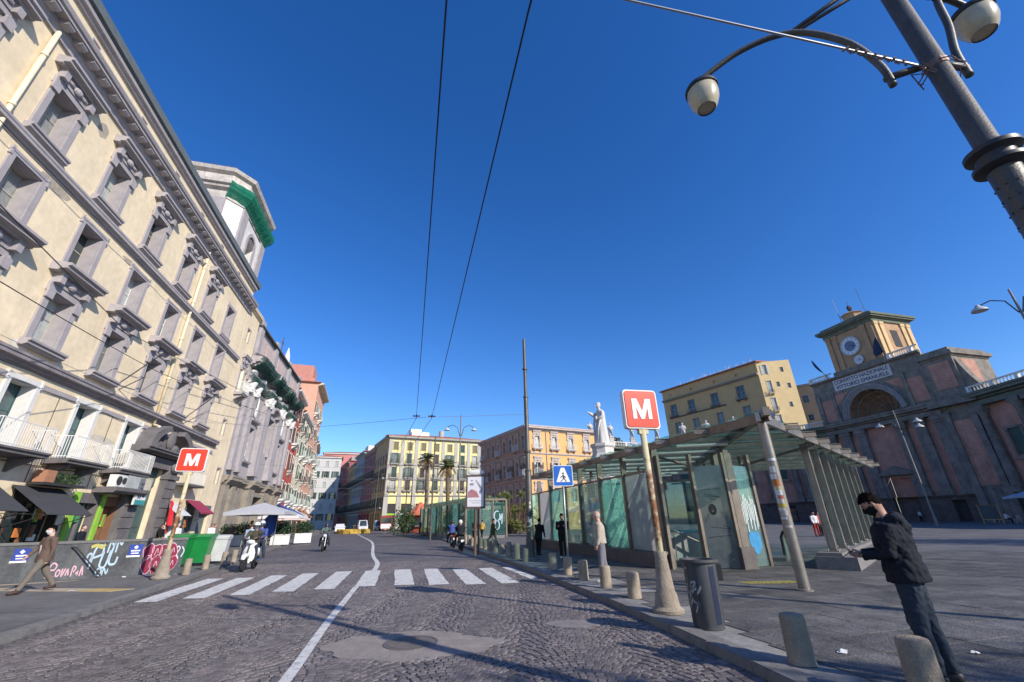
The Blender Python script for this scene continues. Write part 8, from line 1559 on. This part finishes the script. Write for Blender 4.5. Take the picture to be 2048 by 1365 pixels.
planter(-23.2, 37.6, R(16), 'white planter box of shrubs left of the grey parasol', 2.1); planter(-19.7, 38.2, R(22), 'white planter box of shrubs just right of the grey parasol pole', 1.4); planter(-19.2, 41.0, R(40), 'white planter box of shrubs farther along the kerb', 1.4)
def parasol(x, y, rz, lb, s, h0, h1, m_, valance=.22):
    t = thing('parasol', lb, 'parasol', (x, y, .112), rz, 'café parasols'); m = MB(); m.tube([(0, 0, 0), (0, 0, h1 + .1)], .035, 8); m.bx(-.3, .3, -.3, .3, 0, .1); m.build('pole', dark_metal, t)
    ridge = MB(); n = 4; cs = [(-s, -s), (s, -s), (s, s), (-s, s)]
    for k in range(4):
        (ax_, ay_), (bx2, by2) = cs[k], cs[(k + 1) % 4]; m = MB(); mid = ((ax_ + bx2) / 2, (ay_ + by2) / 2)
        vs = [(0, 0, h1), (ax_, ay_, h0), (mid[0] * .98, mid[1] * .98, h0 + .05), (bx2, by2, h0), (ax_, ay_, h0 - valance), (mid[0] * .98, mid[1] * .98, h0 + .05 - valance), (bx2, by2, h0 - valance)]; m.add(vs, [(0, 1, 2), (0, 2, 3), (1, 4, 5, 2), (2, 5, 6, 3)]); m.build('canopy_panel', m_, t); ridge.tube([(0, 0, h1 - .03), (ax_ * .98, ay_ * .98, h0 - .03)], .02, 5)
    ridge.build('ribs', mat('grey_rib', (.3, .3, .32), .6), t); m = MB(); m.lathe([(.05, h1), (.06, h1 + .1), (.01, h1 + .18)], 8); m.build('finial', dark_metal, t)
greycan = mat('grey_canvas', (.44, .44, .47), .85, .1, 2); parasol(-19.8, 35.0, R(14), 'large grey square parasol over the café tables', 2.05, 2.42, 3.15, greycan); parasol(-24.6, 47.5, R(14), 'white parasol farther up the pavement', 1.9, 2.3, 3.0, whitec); parasol(-29.0, 58.5, R(14), 'pale pinkish parasol far up the pavement', 1.8, 2.2, 2.9, pinkc)
def awn2(x, y, rz, w, out, z, drop, m_, lb):
    t = thing('awning', lb, 'awning', (x, y, 0), rz, 'awnings over the far shops'); m = MB(); m.add([(0, 0, z), (w, 0, z), (w, -out, z - drop), (0, -out, z - drop), (0, 0, z - .04), (w, 0, z - .04), (w, -out, z - drop - .04), (0, -out, z - drop - .04)], [(3, 2, 1, 0), (4, 5, 6, 7), (0, 1, 5, 4), (1, 2, 6, 5), (2, 3, 7, 6), (3, 0, 4, 7)]); m.bx(0, w, -out - .01, -out + .01, z - drop - .3, z - drop); m.build('canvas', m_, t); m = MB(); [m.tube([(q, -out + .05, z - drop), (q, -.03, z - drop - .7)], .025, 6) for q in (.1, w - .1)]; m.build('arms', dark_metal, t)
bl_can = mat('blue_canvas', (.03, .07, .30), .8, .12, 2)
q = P1 + d2 * .6; awn2(q.x, q.y, AX2, 4.2, 2.4, 4.3, 1.3, bl_can, 'blue awning over the shop of the red house'); q = P1 + d2 * 5.2; awn2(q.x, q.y, AX2, 4.2, 2.2, 4.2, 1.1, mat('blue_grey_canvas', (.1, .17, .3), .8, .12, 2), 'blue-grey awning next to the blue one'); q = P1 + d2 * 10.5; awn2(q.x, q.y, AX2, 5.2, 2.2, 4.1, 1.1, bl_can, 'blue awning over the shop of the pale house'); q = P1 + d2 * 17; awn2(q.x, q.y, AX2, 4.6, 2.2, 4.0, 1.1, whitec, 'white awning over the far shop of the pale house'); q = P1 + d2 * 24; awn2(q.x, q.y, AX2, 5.0, 2.2, 4.1, 1.1, mat('orange_brown_canvas', (.3, .14, .07), .8, .12, 2), 'brown awning under the pink house')
bn = thing('blue_banner', 'blue fabric banner hanging behind the grey parasol', 'banner', (-19.4, 36.6, .1), R(20)); m = MB(); m.tube([(0, 0, 0), (0, 0, 2.7)], .03, 6); m.build('post', galv, bn); m = MB(); n = 8; vs = []
for k in range(n + 1): u_ = k / n; vs += [(-1.1 * u_, .12 * math.sin(u_ * 7), 2.6 - .9 * u_ * u_), (-1.1 * u_, .12 * math.sin(u_ * 7 + 1), .9 - .2 * u_)]
m.add(vs, [(2 * k, 2 * k + 1, 2 * k + 3, 2 * k + 2) for k in range(n)]); m.add([(a, b_ + .01, c) for a, b_, c in vs], [(2 * k + 2, 2 * k + 3, 2 * k + 1, 2 * k) for k in range(n)]); m.build('cloth', bl_can, bn)
# café tables and chairs
def cafe_chair(x, y, z, rz, lb, grp, col=wood_frame):
    t = thing('cafe_chair', lb, 'chair', (x, y, z), rz, grp); m = MB(); m.bx(-.21, .21, -.21, .21, .44, .47); m.build('seat', col, t)
    for sx in (-1, 1):
        for sy in (-1, 1): m = MB(); m.bar((sx * .19, sy * .19, .44), (sx * .21, sy * .21, 0), .03); m.build('leg', col, t)
    m = MB(); m.bar((-.19, .2, .46), (-.19, .26, .9), .03); m.bar((.19, .2, .46), (.19, .26, .9), .03); [m.bar((-.19, .22 + .04 * k, .6 + .13 * k), (.19, .22 + .04 * k, .6 + .13 * k), .02, .06) for k in range(3)]; m.build('backrest', col, t); return t
def cafe_table(x, y, z, lb, grp): 
    t = thing('cafe_table', lb, 'table', (x, y, z), .3, grp); m = MB(); m.lathe([(.34, .72), (.35, .735), (.34, .75)], 18); m.build('table_top', white_paint, t); m = MB(); m.lathe([(.22, 0), (.2, .03), (.035, .06), (.035, .72)], 12); m.build('pedestal', dark_metal, t)
gch = 'terrace chairs under the parasol'; cafe_table(-20.3, 35.6, .112, 'round café table under the grey parasol', gch)
for k, (x, y, a) in enumerate(((-20.9, 35.4, 90), (-20.1, 36.3, 180), (-19.6, 35.1, -90))): cafe_chair(x, y, .112, R(a), 'chair at the round café table under the grey parasol', gch)
# terrace at the far right
gx = 'terrace chairs before the clock building'; terr = mat('aluminium_chair', (.5, .5, .52), .4, .1, 3, metal=.5)
for k in range(9): cafe_chair(59.5 + (k % 5) * 1.1 - .3 * (k // 5), 54.5 - (k % 5) * 1.3 + 1.6 * (k // 5), .122, R(40 + 37 * k), 'pale terrace chair in the group at the far right', gx, terr)
t = thing('menu_board', 'folding menu board with wooden frame at the far right terrace', 'sign', (56.8, 54.2, .122), R(-46)); 
for s_ in (-1, 1):
    m = MB(); [m.bar((sx * .8, s_ * .55, 0), (sx * .8, 0, 2.1), .09) for sx in (-1, 1)]; m.bar((-.8, s_ * .42, .5), (.8, s_ * .42, .5), .08); m.bar((-.8, 0, 2.08), (.8, 0, 2.08), .08); fr = m.build('frame', mat('board_wood', (.42, .25, .1), .6, .15, 3), t); m = MB(); m.add([(-.75, s_ * .42, .55), (.75, s_ * .42, .55), (.75, s_ * .02, 2.05), (-.75, s_ * .02, 2.05)], [(0, 1, 2, 3)]); m.build('board', mat('chalkboard', (.08, .085, .08), .8, .2, 3), fr)
parasol(63.5, 53.5, R(-20), 'pale blue-grey parasol at the right edge', 2.6, 3.0, 4.0, mat('pale_blue_canvas', (.40, .48, .55), .85, .1, 2)); person('person in a white shirt sitting at the far right terrace', (58.9, 54.6, .122), R(70), 1.75, legL=(80, 85), legR=(80, 85), armL=(30, 10, 40), armR=(30, 10, 40), top=whitec, legs=navy, seat=.55, vox=.03, wr=0)
# orange kiosk far right of the road
t = thing('kiosk', 'small orange and red newsstand kiosk far up the plaza kerb', 'kiosk', (-15.4, 72.5, .1), R(-15)); m = MB(); m.bx(-1.4, 1.4, -1.2, 1.2, 0, 2.5); m.build('cabin', mat('kiosk_red', (.42, .1, .06), .6, .15, 2), t); m = MB(); m.lathe([(2.3, 2.5), (2.3, 2.7), (1.2, 3.3), (.5, 4.2), (.1, 4.5)], 8); m.build('roof', mat('kiosk_orange', (.6, .17, .09), .6, .15, 2), t); m = MB(); m.bx(-1.1, 1.1, -1.24, -1.2, 1.0, 2.1); m.build('hatch', dark_glass, t); m = MB(); m.bx(-1.3, 1.3, -1.5, -1.2, .9, .96); m.build('counter', white_paint, t)
# unseen trees added behind the viewer's right shoulder to shade the road
def added_shade_tree(x, y, lb, sd, H_=9.6):
    rr = random.Random(sd); t = thing('added_shade_tree', lb, 'tree', (x, y, .1), rr.uniform(0, 6), 'unseen trees added for shade'); m = MB(); m.tube([(0, 0, 0), (.1, 0, 1.6), (.05, .1, 3.6)], [.26, .2, .16], 10); ends = []
    for k in range(9): a = k * .7 + rr.uniform(-.2, .2); e = Vector((2.1 * math.cos(a) * rr.uniform(.5, 1), 2.1 * math.sin(a) * rr.uniform(.5, 1), rr.uniform(5.0, 8.2))); m.tube([(.05, .1, 3.3), tuple(e * .55 + Vector((0, 0, 1.6))), tuple(e)], [.12, .07, .03], 6); ends.append(e)
    m.build('trunk', MATS['bark'], t); m = MB()
    for e in ends: leaf_cloud(m, tuple(e), (1.25, 1.25, 1.1), 420, .2, rr)
    leaf_cloud(m, (0, 0, 7.0), (1.9, 1.9, 2.2), 900, .2, rr); m.build('crown', leaf_dark, t)
added_shade_tree(8.3, -6.0, 'unseen tree added for shade behind the viewer, nearest the kerb', 1); added_shade_tree(12.2, -6.6, 'unseen tree added for shade behind the viewer, middle one', 2); added_shade_tree(16.2, -5.2, 'unseen tree added for shade behind the viewer, farthest from the kerb', 3)

# out of frame to the right: the twin of the double lamp and a large tree added for its shadow, both shading the plaza
copy_tree(BL, (12.3, 3.7, .12), R(35), 'twin of the double street lamp standing beyond the right edge', 'double street lamps'); BL['group'] = 'double street lamps'
ho = [o for o in bpy.data.objects if o.name == 'added_shade_tree'][0]; c_ = copy_tree(ho, (39.0, 12.5, .1), 1.0, 'large unseen tree added for shade far beyond the right edge'); c_.scale = (1.5, 1.5, 1.45)

# ================================================================ wires
wire_m = mat('black_wire', (.02, .02, .022), .5, 0); 
def wire(name, label, pts, r=.012, sag=.15, mt=None, cat='wire', grp=None, n=14):
    m = MB(); P3 = []
    for a, c in zip(pts, pts[1:]):
        a, c = Vector(a), Vector(c)
        for k in range(n): u_ = k / n; P3.append(a.lerp(c, u_) - Vector((0, 0, sag * 4 * u_ * (1 - u_))))
    P3.append(Vector(pts[-1])); m.tube(P3, r, 5); return tag(m.build(name, mt or wire_m), label, cat, grp)
g_ = 'trolley wires over the road'
wire('trolley_wire', 'left of the two black trolley wires running overhead', [(4.1, -16, 6.15), (-.55, 2.3, 6.12), (-4.55, 19.2, 6.1), (-12.6, 42, 6.1), (-26, 78, 6.1)], .0105, .02, grp=g_); wire('trolley_wire', 'right of the two black trolley wires running overhead', [(5.2, -16, 6.15), (.22, 2.4, 6.12), (-3.85, 19.3, 6.1), (-11.9, 42.2, 6.1), (-25.2, 78.3, 6.1)], .0105, .02, grp=g_)
wire('span_wire', 'thin span wire from the tall iron pole across the road', [(.64, 20.5, 6.5), (-4.2, 19.8, 6.28), (-12.5, 25, 7.0), (-24.2, 31.5, 9.0)], .010, .02, mat('grey_wire', (.2, .2, .21), .5, 0))
for x, y, lb in ((-4.55, 19.2, 'left'), (-3.85, 19.3, 'right')):
    m = MB(); m.box((x, y, 6.2), (.34, .05, .05), R(10)); m.tube([(x, y, 6.12), (x, y, 6.28)], .025, 6); tag(m.build('wire_hanger', wire_m), 'black hanger clamping the %s trolley wire to the span wire' % lb, 'hanger', 'trolley wire hangers')
wire('cable', 'black cable slung across the palazzo front, upper one', [(-13.0, 5.5, 10.3), (-20.5, 20, 11.2), (-28.5, 48, 14.6)], .02, .05); wire('cable', 'black cable slung across the palazzo front, lower one', [(-14, 7, 8.3), (-21.8, 24, 10.4), (-28.5, 47, 13.4)], .018, .1); wire('cable', 'thin pale wire low across the palazzo front', [(-13.5, 8, 6.6), (-22.5, 28, 8.6), (-30, 52, 12.6)], .008, .1, MATS['grey_wire'])
wire('stay_wire', 'pale stay wire running left from the double street lamp', [(4.18, 2.75, 5.72), (1.72, 2.52, 6.3), (-16.2, .9, 10.6)], .012, .0, mat('pale_wire', (.45, .45, .46), .4, 0, metal=.5))
m = MB(); rr = random.Random(1)
for k in range(40): u_ = k / 40; p_ = Vector((4.0, 2.73, 5.76)).lerp(Vector((3.35, 2.67, 5.91)), u_); a = k * 1.1; m.ball((p_.x, p_.y + .018 * math.cos(a), p_.z + .018 * math.sin(a)), .014, 5, 4)
tag(m.build('wire_splice', mat('tie_wire', (.2, .14, .12))), 'twisted rusty splice on the pale stay wire by the street lamp', 'splice')
for k, y in enumerate((48, 62, 80, 96)): wire('span_wire', ['first', 'second', 'third', 'farthest'][k] + ' span wire across the road beyond the tall iron pole', [(kr(y) + .6, y, 7.5), (kl(y) - 7, y + 2, 8.2)], .014, .35, MATS['grey_wire'])
# ================================================================ litter
lit = mat('litter_paper', (.7, .7, .68), .7, .1, 5)
for x, y, z, s_, lb in ((3.88, 6.05, .128, .11, 'crumpled white paper on the plaza left of the person with a phone'), (5.3, 5.9, .128, .06, 'small white scrap right of the person with a phone'), (4.5, 5.35, .128, .04, 'tiny white scrap near the right bollard'), (-13.3, 15.9, .113, .12, 'white litter below the graffiti wall, left piece'), (-12.75, 16.2, .113, .1, 'white litter below the graffiti wall, right piece'), (-11.9, 12.7, .113, .1, 'white scrap on the beige paving strip'), (-11.9, 16.4, .113, .08, 'white scrap beside the taped bollard'), (3.6, 9.3, .128, .05, 'white scrap near the glass shelter column')):
    m = MB(); rr = random.Random(int(x * 100)); vs = [(s_ * (i - 1.5) / 2 + rr.uniform(-.01, .01), s_ * .6 * (j - 1.5) / 2, rr.uniform(.004, .03) if 0 < i < 3 else .004) for i in range(4) for j in range(4)]; m.add(vs, [(i * 4 + j, (i + 1) * 4 + j, (i + 1) * 4 + j + 1, i * 4 + j + 1) for i in range(3) for j in range(3)]); o = m.build('litter', lit, None, (x, y, z), rr.uniform(0, 3)); tag(o, lb, 'litter', 'scraps of litter')
bpy.data.scenes.remove(BAKE)
bpy.data.batch_remove([x for x in bpy.data.meshes if x.users == 0])
